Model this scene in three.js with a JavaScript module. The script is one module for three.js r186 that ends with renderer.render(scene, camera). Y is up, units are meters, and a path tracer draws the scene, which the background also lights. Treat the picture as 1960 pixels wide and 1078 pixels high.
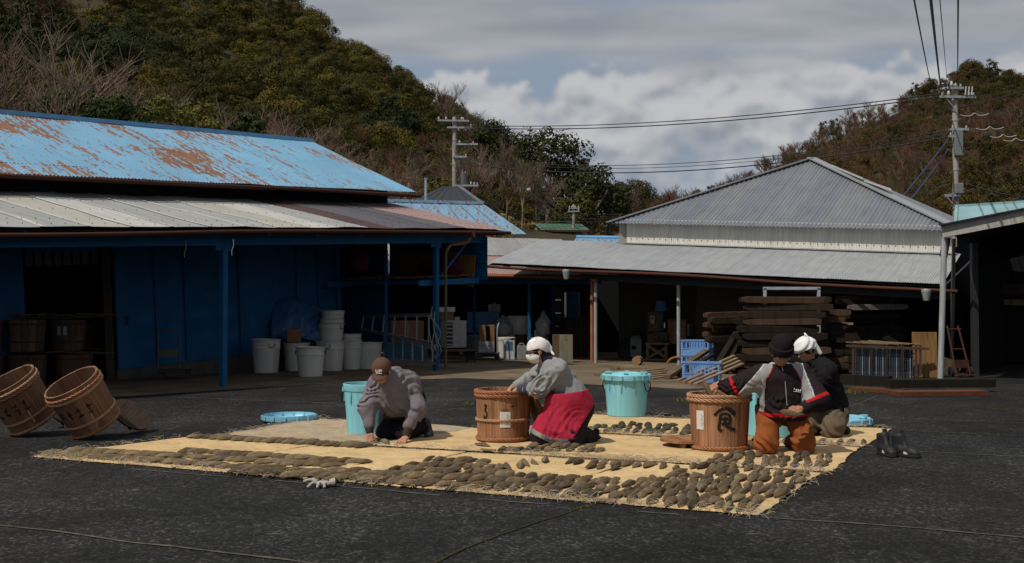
import * as THREE from 'three';
import { mergeGeometries, mergeVertices } from 'three/addons/utils/BufferGeometryUtils.js';
import { RoundedBoxGeometry } from 'three/addons/geometries/RoundedBoxGeometry.js';
import { ImprovedNoise } from 'three/addons/math/ImprovedNoise.js';

// ---------------------------------------------------------------- camera
const scene = new THREE.Scene();
const FPX = 2100, CAM_H = 1.43, PITCH = Math.atan(46 / FPX);
const camera = new THREE.PerspectiveCamera(2 * Math.atan(539 / FPX) * 180 / Math.PI, 1960 / 1078, 0.1, 3000);
camera.position.set(0, CAM_H, 0);
camera.rotation.set(PITCH, 0, 0);
const renderer = new THREE.WebGLRenderer({ antialias: true });
renderer.toneMapping = THREE.LinearToneMapping;
renderer.toneMappingExposure = 0.76;
renderer.shadowMap.enabled = true;

// ---------------------------------------------------------------- noise helpers
const V = (x, y, z) => new THREE.Vector3(x, y, z);
const lerp = (a, b, t) => a + (b - a) * t;
const clamp = (x, a = 0, b = 1) => Math.min(b, Math.max(a, x));
const sstep = (a, b, x) => { const t = clamp((x - a) / (b - a)); return t * t * (3 - 2 * t); };
function rng(seed) { let s = seed >>> 0; return () => { s = (s + 0x6D2B79F5) >>> 0; let t = s; t = Math.imul(t ^ (t >>> 15), t | 1); t ^= t + Math.imul(t ^ (t >>> 7), t | 61); return ((t ^ (t >>> 14)) >>> 0) / 4294967296; }; }
const IN = new ImprovedNoise();
const n3 = (x, y, z = 0.5) => IN.noise(x, y, z);
function fbm(x, y, z = 0.5, o = 4) { let a = 0.5, s = 0; for (let i = 0; i < o; i++) { s += a * IN.noise(x, y, z); x *= 2.03; y *= 2.03; z *= 2.03; a *= 0.5; } return s; }
function billow(x, y, z, o = 5) { let a = 0.5, s = 0; for (let i = 0; i < o; i++) { s += a * (1 - 2.2 * Math.abs(IN.noise(x, y, z))); x = x * 2.07 + 1.7; y *= 2.07; z = z * 2.07 + 3.1; a *= 0.52; } return s; }
function hash(x, y, s = 0) { let h = (Math.imul(x | 0, 374761393) + Math.imul(y | 0, 668265263) + Math.imul(s | 0, 974634777)) | 0; h = Math.imul(h ^ (h >>> 13), 1274126177); return ((h ^ (h >>> 16)) >>> 0) / 4294967296; }
function pnoise(x, y, px, py, s = 0) {          // value noise that repeats after px, py cells
  const xi = Math.floor(x), yi = Math.floor(y), fx = x - xi, fy = y - yi;
  const w = (a, p) => ((a % p) + p) % p, u = fx * fx * (3 - 2 * fx), v = fy * fy * (3 - 2 * fy);
  const a = hash(w(xi, px), w(yi, py), s), b = hash(w(xi + 1, px), w(yi, py), s), c = hash(w(xi, px), w(yi + 1, py), s), d = hash(w(xi + 1, px), w(yi + 1, py), s);
  return lerp(lerp(a, b, u), lerp(c, d, u), v);
}
function pfbm(x, y, px, py, o = 4, s = 0) { let a = 0.5, t = 0; for (let i = 0; i < o; i++) { t += a * pnoise(x * px, y * py, px, py, s + i); px *= 2; py *= 2; a *= 0.5; } return t; }

// ---------------------------------------------------------------- sky: broken cloud over pale blue
{
  const w = 2048, h = 1024, data = new Float32Array(w * h * 4), D = 180 / Math.PI;
  for (let j = 0; j < h; j++) {
    const el = ((j + 0.5) / h - 0.5) * Math.PI, eld = el * D, ce = Math.cos(el), y = Math.sin(el);
    for (let i = 0; i < w; i++) {
      const phi = ((i + 0.5) / w - 0.5) * 2 * Math.PI;          // u = 0.5 is +x
      const x = Math.cos(phi) * ce, z = Math.sin(phi) * ce, k = (j * w + i) * 4;
      let r, g, b;
      if (eld < -1) { r = 0.10; g = 0.10; b = 0.095; } else {
        const t = clamp(eld / 60);
        r = lerp(0.37, 0.17, t); g = lerp(0.45, 0.27, t); b = lerp(0.55, 0.45, t);
        // low cumulus bank
        const P = 16, q = 15, wv = fbm(x * 5, y * 9, z * 5, 3);
        const puff = eld > 1 && eld < 17 ? billow(x * 11, y * 17, z * 11, 6) - 0.45 : 0, puff2 = eld > 1 && eld < 17 ? billow(x * 11 - 0.05, y * 17 + 0.16, z * 11, 5) - 0.45 : 0, top = 11.6 + 2.2 * fbm(x * 7 + 3, 2.2, z * 7, 3);
        const dens = sstep(top, top - 0.35, eld - puff * 2.6) * sstep(4.6, 9.6, eld + puff * 3);
        const lit = clamp(0.34 + 1.3 * (puff - puff2) + 0.5 * puff + 0.40 * sstep(6.5, 11.5, eld) + 0.4 * wv);
        const cr = lerp(0.34, 0.70, lit), cg = lerp(0.375, 0.705, lit), cb = lerp(0.435, 0.72, lit);
        r = lerp(r, cr, dens * 0.95); g = lerp(g, cg, dens * 0.95); b = lerp(b, cb, dens * 0.95);
        // higher grey sheet, laid out on a plane overhead so that it stretches towards the horizon
        const s = 1 / Math.max(0.09, y), px = x * s * 0.9, pz = z * s * 0.9;
        const sh = fbm(px * 1.1, pz * 1.9, 3.3, 6), sh2 = fbm(px * 0.5 + 7, pz * 0.8, 1.1, 4);
        const cov = sstep(-0.24, 0.10, sh * 0.8 + sh2 * 0.6 + 0.10) * sstep(11.6, 13.0, eld + sh * 2.2 + wv * 1.6);
        const l2 = clamp(0.40 + 0.9 * fbm(px * 2.2 + 5, pz * 3.8, 8.1, 5) + 0.5 * sh2);
        r = lerp(r, lerp(0.345, 0.58, l2), cov); g = lerp(g, lerp(0.375, 0.59, l2), cov); b = lerp(b, lerp(0.435, 0.615, l2), cov);
        const low = sstep(-1, 0.5, eld); r = lerp(0.10, r, low); g = lerp(0.10, g, low); b = lerp(0.095, b, low);
      }
      data[k] = r; data[k + 1] = g; data[k + 2] = b; data[k + 3] = 1;
    }
  }
  const sky = new THREE.DataTexture(data, w, h, THREE.RGBAFormat, THREE.FloatType);
  sky.mapping = THREE.EquirectangularReflectionMapping; sky.magFilter = THREE.LinearFilter; sky.minFilter = THREE.LinearFilter; sky.wrapS = THREE.RepeatWrapping; sky.needsUpdate = true;
  scene.background = sky; scene.environment = sky;
}
// ---------------------------------------------------------------- sun: behind the photographer's left shoulder
const sun = new THREE.DirectionalLight(new THREE.Color().setRGB(1, 0.93, 0.82), 4.8);
{
  const e = 55 * Math.PI / 180, a = 50 * Math.PI / 180, d = V(-Math.sin(a) * Math.cos(e), Math.sin(e), Math.cos(a) * Math.cos(e));
  sun.position.copy(d.multiplyScalar(120)).add(V(0, 0, -40)); sun.target.position.set(0, 0, -40);
  sun.castShadow = true; sun.shadow.mapSize.set(4096, 4096);
  Object.assign(sun.shadow.camera, { left: -90, right: 90, top: 90, bottom: -90, near: 1, far: 400 });
  scene.add(sun, sun.target);
}

// ---------------------------------------------------------------- pixel of the photograph -> point in the yard
function ray(u, v) { const yc = -(v - 539) / FPX, c = Math.cos(PITCH), s = Math.sin(PITCH); return V((u - 980) / FPX, yc * c + s, yc * s - c); }
function at(u, v, d) { const r = ray(u, v); return r.multiplyScalar(d / -r.z).add(V(0, CAM_H, 0)); }
function gp(u, v, y = 0) { const r = ray(u, v); return r.multiplyScalar((y - CAM_H) / r.y).add(V(0, CAM_H, 0)); }
// frames of the two sheds (the yard falls away from the camera, the sheds are level: the slope is the y term)
const S = (s, n, y) => V(-5.1 + 0.599 * s + 0.801 * n, y + 0.0524 * s, -(19.4 + 0.801 * s - 0.599 * n));
const R = (t, m, y) => V(2.08 + 0.84 * t + 0.54 * m, y - 0.06 * t, -(27.3 - 0.54 * t + 0.84 * m));
const YAW_S = Math.atan2(0.801, 0.599), YAW_R = Math.atan2(-0.54, 0.84);   // turn that lays local +x along the shed front

// ---------------------------------------------------------------- scene helpers
const taken = new Map();
function numbered(n) { const k = taken.get(n) || 0; taken.set(n, k + 1); return k ? n + '_' + String(k).padStart(3, '0') : n; }
function tag(o, label, category, group) { o.userData.label = label; o.userData.category = category; if (group) o.userData.group = group; return o; }
function shadows(o) { o.traverse(m => { if (m.isMesh) { m.castShadow = true; m.receiveShadow = true; } }); return o; }
function mesh(name, geo, mat, parent, pos, rot) {
  const m = new THREE.Mesh(geo, mat); m.name = parent === scene ? numbered(name) : name; m.castShadow = m.receiveShadow = true;
  if (pos) pos.isVector3 ? m.position.copy(pos) : m.position.set(...pos);
  if (rot) m.rotation.set(...rot);
  (parent || scene).add(m); return m;
}
function thing(name, label, category, pos, turn = 0, group) {
  const g = new THREE.Group(); g.name = numbered(name); scene.add(g);
  if (pos) pos.isVector3 ? g.position.copy(pos) : g.position.set(...pos);
  g.rotation.y = turn; return tag(g, label, category, group);
}
function copyOf(src, pos, turn, label) {
  const c = src.clone(); c.name = numbered(src.name.replace(/_\d{3}$/, '')); c.userData = { ...src.userData }; scene.add(c);
  if (pos) pos.isVector3 ? c.position.copy(pos) : c.position.set(...pos);
  if (turn !== undefined) c.rotation.set(0, turn, 0);
  if (label) c.userData.label = label; return c;
}
function struct(name, geo, mat) { const m = mesh(name, geo, mat, scene); m.userData.kind = 'structure'; return m; }
function stuff(o, label, category) { o.userData.kind = 'stuff'; if (label) { o.userData.label = label; o.userData.category = category; } return o; }
function boxUV(g, k = 1) {
  const p = g.attributes.position, n = g.attributes.normal, uv = new Float32Array(p.count * 2);
  for (let i = 0; i < p.count; i++) {
    const ax = Math.abs(n.getX(i)), ay = Math.abs(n.getY(i)), az = Math.abs(n.getZ(i)), x = p.getX(i), y = p.getY(i), z = p.getZ(i);
    const [a, b] = ax > ay && ax > az ? [z, y] : ay > az ? [x, z] : [x, y];
    uv[2 * i] = a * k; uv[2 * i + 1] = b * k;
  }
  g.setAttribute('uv', new THREE.BufferAttribute(uv, 2)); return g;
}
const place = (g, x = 0, y = 0, z = 0, rx = 0, ry = 0, rz = 0) => g.applyMatrix4(new THREE.Matrix4().compose(V(x, y, z), new THREE.Quaternion().setFromEuler(new THREE.Euler(rx, ry, rz)), V(1, 1, 1)));
const box = (w, h, d, x = 0, y = 0, z = 0, rx = 0, ry = 0, rz = 0) => place(boxUV(new THREE.BoxGeometry(w, h, d)), x, y, z, rx, ry, rz);
const rbox = (w, h, d, r = 0.01, x = 0, y = 0, z = 0, rx = 0, ry = 0, rz = 0) => place(boxUV(new RoundedBoxGeometry(w, h, d, 1, Math.min(r, w / 2.1, h / 2.1, d / 2.1))), x, y, z, rx, ry, rz);
function cyl(a, b, r0, r1 = r0, seg = 10, caps = true) {      // rod from a to b
  const d = b.clone().sub(a), L = d.length(), g = new THREE.CylinderGeometry(r1, r0, L, seg, 1, !caps);
  g.applyQuaternion(new THREE.Quaternion().setFromUnitVectors(V(0, 1, 0), d.normalize())); g.translate((a.x + b.x) / 2, (a.y + b.y) / 2, (a.z + b.z) / 2); return g;
}
function beam(a, b, w, h, up = V(0, 1, 0)) {                   // square bar from a to b
  const d = b.clone().sub(a), L = d.length(), z = d.normalize(), x = up.clone().cross(z).normalize(), y = z.clone().cross(x);
  const g = boxUV(new THREE.BoxGeometry(w, h, L)); g.applyMatrix4(new THREE.Matrix4().makeBasis(x, y, z).setPosition(a.clone().add(b).multiplyScalar(0.5))); return g;
}
const tube = (pts, r, seg = 24, rad = 6, closed = false) => new THREE.TubeGeometry(new THREE.CatmullRomCurve3(pts, closed), seg, r, rad, closed);
const lathe = (pts, seg = 32) => new THREE.LatheGeometry(pts.map(p => new THREE.Vector2(p[0], p[1])), seg);
const strip = g => { const o = g.index ? g.toNonIndexed() : g; for (const k of Object.keys(o.attributes)) if (!['position', 'normal', 'uv'].includes(k)) o.deleteAttribute(k); if (!o.attributes.uv) o.setAttribute('uv', new THREE.BufferAttribute(new Float32Array(o.attributes.position.count * 2), 2)); return o; };
const merge = list => mergeGeometries(list.map(strip));
function quadGeo(pts, uvs) {                                   // flat polygon fan
  const p = [], t = []; for (let i = 1; i + 1 < pts.length; i++) for (const k of [0, i, i + 1]) { p.push(pts[k].x, pts[k].y, pts[k].z); const q = uvs ? uvs[k] : [pts[k].x, pts[k].z]; t.push(q[0], q[1]); }
  const g = new THREE.BufferGeometry(); g.setAttribute('position', new THREE.Float32BufferAttribute(p, 3)); g.setAttribute('uv', new THREE.Float32BufferAttribute(t, 2)); g.computeVertexNormals(); return g;
}

// ---------------------------------------------------------------- textures and materials
const enc = x => 255 * (x <= 0.0031308 ? 12.92 * x : 1.055 * Math.pow(x, 1 / 2.4) - 0.055);
function tex(w, h, fn, colour = true) {
  const d = new Uint8Array(w * h * 4);
  for (let j = 0; j < h; j++) for (let i = 0; i < w; i++) {
    const c = fn((i + 0.5) / w, (j + 0.5) / h, i, j), k = (j * w + i) * 4;
    if (typeof c === 'number') { const e = clamp(colour ? enc(clamp(c)) : c * 255, 0, 255); d[k] = d[k + 1] = d[k + 2] = e; } else for (let q = 0; q < 3; q++) d[k + q] = clamp(enc(clamp(c[q])), 0, 255);
    d[k + 3] = 255;
  }
  const t = new THREE.DataTexture(d, w, h, THREE.RGBAFormat); t.magFilter = THREE.LinearFilter; t.minFilter = THREE.LinearMipmapLinearFilter; t.generateMipmaps = true;
  t.wrapS = t.wrapT = THREE.RepeatWrapping; if (colour) t.colorSpace = THREE.SRGBColorSpace; t.needsUpdate = true; return t;
}
function rep(t, x, y = x) { const c = t.clone(); c.repeat.set(x, y); c.needsUpdate = true; return c; }
const RGB = (r, g, b) => new THREE.Color().setRGB(r, g, b);
function mat(r, g, b, rough = 0.8, opt = {}) { return new THREE.MeshPhysicalMaterial({ color: RGB(r, g, b), roughness: rough, specularIntensity: rough >= 0.7 ? 0.22 : rough >= 0.55 ? 0.6 : 1, side: THREE.DoubleSide, ...opt }); }

const tAsphalt = tex(1024, 1024, (x, y, i, j) => {
  const q = pfbm(x, y, 5, 5, 4, 3), dust = sstep(0.40, 0.60, q);
  const a = pnoise(x * 190, y * 190, 190, 190, 5), b = hash(i, j, 8), c = pnoise(x * 96, y * 70, 96, 70, 15), e = pnoise(x * 44, y * 34, 44, 34, 16);
  let v = 0.44 + 0.35 * (q - 0.48) + 0.12 * (e - 0.5);
  v += (0.4 + 0.5 * dust) * (sstep(0.66, 0.95, a) * 1.5 + sstep(0.74, 0.95, c) * 0.8); v *= 0.6 + 0.45 * sstep(0.1, 0.5, a * 0.5 + c * 0.5); v += (b - 0.5) * 0.2;
  const w = clamp(v, 0.05, 1.9) * 0.5; return [w, w * 0.985, w * 0.96];
});
const tAsphaltB = tex(512, 512, (x, y, i, j) => clamp(0.5 + 0.5 * (hash(i >> 1, j >> 1, 5) - 0.5) + (hash(i, j, 6) - 0.5) * 0.4), false);
const tConcrete = tex(512, 512, (x, y, i, j) => { const v = 0.62 + 0.7 * (pfbm(x, y, 4, 4, 6, 21) - 0.48) + 0.12 * (hash(i, j, 2) - 0.5); return [v, v * 0.96, v * 0.9]; });
const tStraw = tex(1024, 1024, (x, y, i, j) => {
  const f = pnoise(x * 230, y * 26, 230, 26, 4), g = pnoise(x * 90, y * 14, 90, 14, 7), c = pfbm(x, y, 5, 5, 4, 31), h = pnoise(x * 512, y * 60, 512, 60, 3);
  const v = 0.66 + 0.24 * (f - 0.5) + 0.18 * (g - 0.5) + 0.25 * (h - 0.5) + 0.30 * (c - 0.47);
  return [v, v * (0.97 + 0.05 * (g - 0.5)), v * (0.90 + 0.16 * (f - 0.5))];
});
const tStrawB = tex(512, 512, (x, y) => 0.25 + 0.5 * pnoise(x * 150, y * 20, 150, 20, 4) + 0.25 * pnoise(x * 12, y * 12, 12, 12, 8), false);
const tWood = tex(512, 512, (x, y) => {
  const w = pnoise(x * 5, y * 3, 5, 3, 2), gr = pnoise(x * 70 + w * 6, y * 3, 70, 3, 11), f = pnoise(x * 190, y * 8, 190, 8, 17), st = pfbm(x, y, 4, 2, 4, 5);
  const v = 0.62 + 0.34 * (gr - 0.5) + 0.22 * (f - 0.5) + 0.5 * (st - 0.47); return [v, v * 0.98, v * 0.95];
});
const tDirt = tex(512, 512, (x, y, i, j) => { const v = 0.78 + 0.45 * (pfbm(x, y, 5, 5, 6, 41) - 0.48) + 0.06 * (hash(i, j, 9) - 0.5); return [v, v * 0.99, v * 0.97]; });
const tStreak = tex(512, 512, (x, y, i, j) => { const v = 0.80 + 0.34 * (pfbm(x, y, 40, 2, 4, 51) - 0.48) + 0.20 * (pfbm(x, y, 4, 4, 4, 53) - 0.48); return [v, v * 0.99, v * 0.975]; });
const tCloth = tex(256, 256, (x, y, i, j) => 0.8 + 0.25 * (hash(i, j, 3) - 0.5) + 0.2 * (pfbm(x, y, 6, 6, 4, 61) - 0.48));
const tSkin = tex(512, 512, (x, y, i, j) => { const c = pfbm(x, y, 6, 6, 4, 71), f = pnoise(x * 14, y * 90, 14, 90, 72), v = 0.62 + 0.55 * (c - 0.47) + 0.22 * (f - 0.5) + 0.12 * (hash(i, j, 5) - 0.5); return [v, v * (0.98 + 0.06 * (c - 0.47)), v * 0.96]; });

const tScuff = tex(512, 512, (x, y, i, j) => { const st = pfbm(x, y, 14, 3, 4, 81), sc = sstep(0.70, 0.82, pnoise(x * 60, y * 14, 60, 14, 82)) * sstep(0.5, 0.62, pfbm(x, y, 4, 4, 3, 83)), gr = sstep(0.5, 0.68, pfbm(x, y, 5, 5, 5, 84)); const v = 0.84 + 0.22 * (st - 0.47) + 0.14 * sc - 0.20 * gr; return [v, v * (1 - 0.03 * gr), v * (1 - 0.09 * gr)]; });
const wood = (r, g, b, rough = 0.85, rx = 2, ry = 1) => mat(r / 0.62, g / 0.62, b / 0.62, rough, { map: rep(tWood, rx, ry) });
const woodCache = {};
function woodM(key, r, g, b, rx = 2, ry = 1, rough = 0.85) { return woodCache[key] || (woodCache[key] = wood(r, g, b, rough, rx, ry)); }
const painted = (r, g, b, rough = 0.55, k = 0.8, metal = 0) => mat(r / 0.78, g / 0.78, b / 0.78, rough, { map: rep(tDirt, k), metalness: metal });
const clothM = (r, g, b, rough = 0.95) => mat(r / 0.8, g / 0.8, b / 0.8, rough, { map: rep(tCloth, 3) });
const M = {
  blueWall: painted(0.012, 0.090, 0.215, 0.7), bluePost: painted(0.012, 0.090, 0.215, 0.7, 2), greyPost: painted(0.30, 0.31, 0.32, 0.5, 2), galv: painted(0.36, 0.38, 0.40, 0.45, 2, 0.35),
  rustPipe: painted(0.32, 0.115, 0.055, 0.7, 2), gutter: painted(0.055, 0.024, 0.018, 0.8, 2), black: new THREE.MeshPhysicalMaterial({ color: RGB(0.010, 0.010, 0.011), roughness: 1, specularIntensity: 0.15, side: THREE.DoubleSide }), darkSteel: painted(0.035, 0.035, 0.038, 0.6, 3, 0.3),  // black also covers shed walls and undersides in place of deep shade
  concrete: mat(0.16 / 0.62, 0.15 / 0.62, 0.135 / 0.62, 0.95, { map: rep(tConcrete, 0.4) }), foot: mat(0.11, 0.105, 0.10, 0.95, { map: rep(tConcrete, 0.7) }),
  teal: mat(0.19 / 0.8, 0.49 / 0.8, 0.57 / 0.8, 0.45, { map: tScuff }), lidBlue: mat(0.19 / 0.8, 0.47 / 0.8, 0.62 / 0.8, 0.42, { map: rep(tDirt, 0.9) }),
  whiteBin: mat(0.46 / 0.8, 0.44 / 0.8, 0.40 / 0.8, 0.5, { map: tScuff }), white: mat(0.72, 0.72, 0.70, 0.6), paper: mat(0.66, 0.63, 0.58, 0.9, { map: rep(tCloth, 8) }), ink: mat(0.016, 0.014, 0.013, 0.85),
  cable: mat(0.02, 0.022, 0.024, 0.6), cableBlue: mat(0.03, 0.06, 0.15, 0.6), porcelain: mat(0.42, 0.42, 0.41, 0.35), poleConc: mat(0.30 / 0.62, 0.28 / 0.62, 0.25 / 0.62, 0.9, { map: rep(tConcrete, 1) }),
  crate: painted(0.13, 0.28, 0.58, 0.5, 2), tarp: mat(0.035 / 0.8, 0.11 / 0.8, 0.26 / 0.8, 0.5, { map: rep(tCloth, 1.5) }), card: mat(0.26, 0.14, 0.07, 0.9, { map: rep(tDirt, 1) }),
  plywood: woodM('ply', 0.20, 0.112, 0.047, 0.8, 0.6), timber: woodM('tim', 0.015, 0.012, 0.0095, 2, 0.7), timber2: woodM('tim2', 0.028, 0.019, 0.013, 2, 0.7), timber3: woodM('tim3', 0.055, 0.034, 0.022, 2, 0.7),
  lumber: woodM('lum', 0.24, 0.165, 0.10, 2, 1), shelf: woodM('shelf', 0.10, 0.07, 0.045, 2, 1), net: mat(0.06, 0.012, 0.022, 0.95, { map: rep(tCloth, 2) }), glass: mat(0.05, 0.08, 0.10, 0.15),
  soil: mat(0.045, 0.036, 0.022, 1), tealRoof: painted(0.20, 0.335, 0.37, 0.6, 0.4), skin: mat(0.40, 0.20, 0.125, 0.6), skin2: mat(0.33, 0.155, 0.09, 0.6), rubber: mat(0.018, 0.018, 0.019, 0.55),
};
// ================================================================ ground
{
  const nx = 150, nz = 150, g = new THREE.PlaneGeometry(150, 90, nx, nz); g.rotateX(-Math.PI / 2); g.translate(0, 0, -28);
  const p = g.attributes.position, uv = g.attributes.uv, c = [];
  for (let i = 0; i < p.count; i++) {
    const x = p.getX(i), z = p.getZ(i); uv.setXY(i, x / 3, z / 3);
    const k = 1 + 0.9 * fbm(x * 0.35, z * 0.35, 2.2, 4) + 0.5 * fbm(x * 1.6, z * 1.6, 5.2, 2), w = fbm(x * 0.22 + 9, z * 0.22, 7.1, 3);
    c.push(k * (1 + 0.25 * w), k * (1 + 0.08 * w), k * (1 - 0.1 * w));
  }
  g.setAttribute('color', new THREE.Float32BufferAttribute(c, 3));
  struct('yard_asphalt', g, mat(0.070, 0.070, 0.070, 0.93, { map: tAsphalt, bumpMap: rep(tAsphaltB, 1), bumpScale: 0.003, vertexColors: true }));
}
{ // brownish concrete apron in front of and under the sheds
  const f = [[-260, 800], [210, 760], [428, 747], [700, 729], [870, 724], [1000, 728], [1130, 736], [1300, 744], [1400, 742], [1600, 716], [1690, 700]].map(a => gp(a[0], a[1], 0.004));
  const p = [], t = [], idx = [], c = [], N = 12, sub = [];
  for (let i = 0; i + 1 < f.length; i++) for (let k = 0; k < 4; k++) sub.push(f[i].clone().lerp(f[i + 1], k / 4));
  sub.forEach((a, i) => { for (let j = 0; j < N; j++) { const q = a.clone(); const far = V(lerp(-26, 12, i / sub.length), 0.004, -44); q.lerp(far, j / (N - 1)); if (!j) { q.x += 0.12 * n3(i * 1.7, 3); q.z += 0.25 * n3(i * 1.3, 8); } p.push(q.x, q.y, q.z); t.push(q.x, q.z); const k = 1 + 0.8 * fbm(q.x * 0.5, q.z * 0.5, 3.1, 3); c.push(k, k * 0.97, k * 0.92); } });
  for (let i = 0; i + 1 < sub.length; i++) for (let j = 0; j + 1 < N; j++) { const a = i * N + j; idx.push(a, a + N, a + 1, a + 1, a + N, a + N + 1); }
  const g = new THREE.BufferGeometry(); g.setAttribute('position', new THREE.Float32BufferAttribute(p, 3)); g.setAttribute('uv', new THREE.Float32BufferAttribute(t, 2)); g.setAttribute('color', new THREE.Float32BufferAttribute(c, 3)); g.setIndex(idx); g.computeVertexNormals();
  struct('concrete_apron', g, mat(0.20, 0.165, 0.125, 0.95, { map: rep(tConcrete, 0.45), vertexColors: true, bumpMap: tAsphaltB, bumpScale: 0.002 }));
}
// joints between the paving bays: pale dust and moss packed into the seams
const jointMat = mat(0.15, 0.14, 0.125, 1, { map: rep(tConcrete, 3) }), mossMat = mat(0.05, 0.045, 0.022, 1, { map: rep(tConcrete, 5) });
const mossLines = [];
function joint(px, wid, mossy, seed) {
  const pts = px.map(a => gp(a[0], a[1], 0.006)), cv = new THREE.CatmullRomCurve3(pts, false, 'centripetal'), L = cv.getLength(), n = Math.ceil(L / 0.05), p = [], t = [], idx = [];
  let k = 0, on = false;
  for (let i = 0; i <= n; i++) {
    const a = cv.getPointAt(i / n), d = cv.getTangentAt(i / n), nx = -d.z, nz = d.x;
    const keep = fbm(i * 0.05 + seed * 13, 2.2, seed, 2) > (mossy ? -0.26 : -0.16);
    const w = wid * (0.35 + 0.9 * Math.abs(n3(i * 0.31, seed * 3.3, 1.5)) + 0.5 * Math.abs(n3(i * 0.9, seed, 4))), off = 0.02 * n3(i * 0.13, seed, 9);
    p.push(a.x + nx * (w + off), 0.006, a.z + nz * (w + off), a.x - nx * (w - off), 0.006, a.z - nz * (w - off)); t.push(a.x, a.z + w, a.x, a.z - w);
    if (i && keep && on) idx.push(k - 2, k - 1, k, k - 1, k + 1, k); on = keep; k += 2;
    if (mossy && keep) mossLines.push([a, mossy]);
  }
  const g = new THREE.BufferGeometry(); g.setAttribute('position', new THREE.Float32BufferAttribute(p, 3)); g.setAttribute('uv', new THREE.Float32BufferAttribute(t, 2)); g.setIndex(idx); g.computeVertexNormals();
  struct('paving_joint', g, mossy > 0.5 ? mossMat : jointMat);
}
[[[[-60, 1000], [120, 1018], [240, 1036], [420, 1056], [700, 1090]], 0.018, 0.4], [[[800, 1092], [900, 1045], [1010, 1005], [1130, 967]], 0.016, 1], [[[1460, 990], [1700, 1006], [1990, 1031]], 0.016, 0],
  [[[190, 893], [600, 926], [900, 953], [1300, 985]], 0.016, 0], [[[1650, 859], [1800, 866], [1990, 876]], 0.015, 0], [[[1707, 823], [1800, 828], [1990, 836]], 0.022, 0.8], [[[1610, 796], [1990, 811]], 0.012, 0], [[[1660, 769], [1800, 777], [1990, 788]], 0.02, 0.7],
  [[[1616, 783], [1650, 770], [1680, 757]], 0.012, 0], [[[250, 787], [520, 801], [640, 806]], 0.014, 0], [[[330, 760], [480, 766], [640, 772]], 0.02, 0.3], [[[800, 786], [910, 774]], 0.02, 0.8], [[[860, 782], [1000, 790]], 0.02, 0.5], [[[1120, 772], [1330, 781]], 0.014, 0], [[[280, 836], [370, 841]], 0.02, 0.8]]
  .forEach((j, i) => joint(j[0], j[1], j[2], i + 1));

// ================================================================ straw mats
const strawM = mat(0.77, 0.565, 0.31, 0.9, { map: tStraw, bumpMap: tStrawB, bumpScale: 0.006 });
const strawM2 = mat(0.79, 0.585, 0.325, 0.9, { map: rep(tStraw, 0.93, 1.07), bumpMap: tStrawB, bumpScale: 0.006 });
const burlapM = mat(0.54, 0.44, 0.32, 0.95, { map: rep(tStraw, 1.3, 2.1), bumpMap: tStrawB, bumpScale: 0.006 });
const edges = [];                                                // where loose straw sticks out
function straw_mat(A, B, C, D, m, label, seed, wave = 0.012, ragged = 0.02, y0 = 0) {
  const eu = B.clone().sub(A).length(), ev = D.clone().sub(A).length(), nx = Math.ceil(eu / 0.045), ny = Math.ceil(ev / 0.045), p = [], t = [], idx = [];
  const id = (i, j) => j * (nx + 1) + i;
  for (let j = 0; j <= ny; j++) for (let i = 0; i <= nx; i++) {
    const a = i / nx, b = j / ny, q = A.clone().lerp(B, a).lerp(D.clone().lerp(C, a), b), e = Math.min(a * eu, (1 - a) * eu, b * ev, (1 - b) * ev);
    const k = sstep(0.12, 0, e);
    q.x += k * ragged * n3(q.x * 9, q.z * 9, seed) + k * ragged * 1.6 * n3(q.x * 2.2, q.z * 2.2, seed + 4); q.z += k * ragged * 1.5 * n3(q.x * 8 + 5, q.z * 8, seed + 1) + k * ragged * 2 * n3(q.x * 2 + 5, q.z * 2, seed + 6);
    q.y = y0 + 0.011 + wave * (0.5 + fbm(q.x * 1.7, q.z * 1.7, seed * 2.1, 3)) + (e < 0.001 ? 0 : 0.003);
    p.push(q.x, q.y, q.z); t.push(b * ev + seed * 0.37, a * eu + seed * 0.61);
  }
  for (let j = 0; j < ny; j++) for (let i = 0; i < nx; i++) idx.push(id(i, j), id(i + 1, j), id(i, j + 1), id(i + 1, j), id(i + 1, j + 1), id(i, j + 1));
  // turned-down edge, so that the mat has a thickness
  const ring = []; for (let i = 0; i < nx; i++) ring.push(id(i, 0)); for (let j = 0; j < ny; j++) ring.push(id(nx, j)); for (let i = nx; i > 0; i--) ring.push(id(i, ny)); for (let j = ny; j > 0; j--) ring.push(id(0, j));
  const base = p.length / 3; ring.forEach(r => { p.push(p[r * 3], y0 + 0.008, p[r * 3 + 2]); t.push(t[r * 2], t[r * 2 + 1] + 0.012); });
  ring.forEach((r, k) => { const k2 = (k + 1) % ring.length; idx.push(r, base + k, ring[k2], ring[k2], base + k, base + k2); });
  const g = new THREE.BufferGeometry(); g.setAttribute('position', new THREE.Float32BufferAttribute(p, 3)); g.setAttribute('uv', new THREE.Float32BufferAttribute(t, 2)); g.setIndex(idx); g.computeVertexNormals();
  return tag(mesh('straw_mat', g, m, scene), label, 'mat', 'straw drying mats on the asphalt');
}
function matRow(A, B, C, D, n, mats, labels, seed, y0 = 0) {
  for (let k = 0; k < n; k++) {
    const a = k / n + (k ? 0.0022 : 0), b = (k + 1) / n - (k < n - 1 ? 0.0022 : 0);
    straw_mat(A.clone().lerp(B, a), A.clone().lerp(B, b), D.clone().lerp(C, b), D.clone().lerp(C, a), mats[k % mats.length], labels[k], seed + k * 1.7, 0.01, 0.016, y0);
  }
  edges.push([A, B, 1], [D, C, 0.5]);
}
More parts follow.
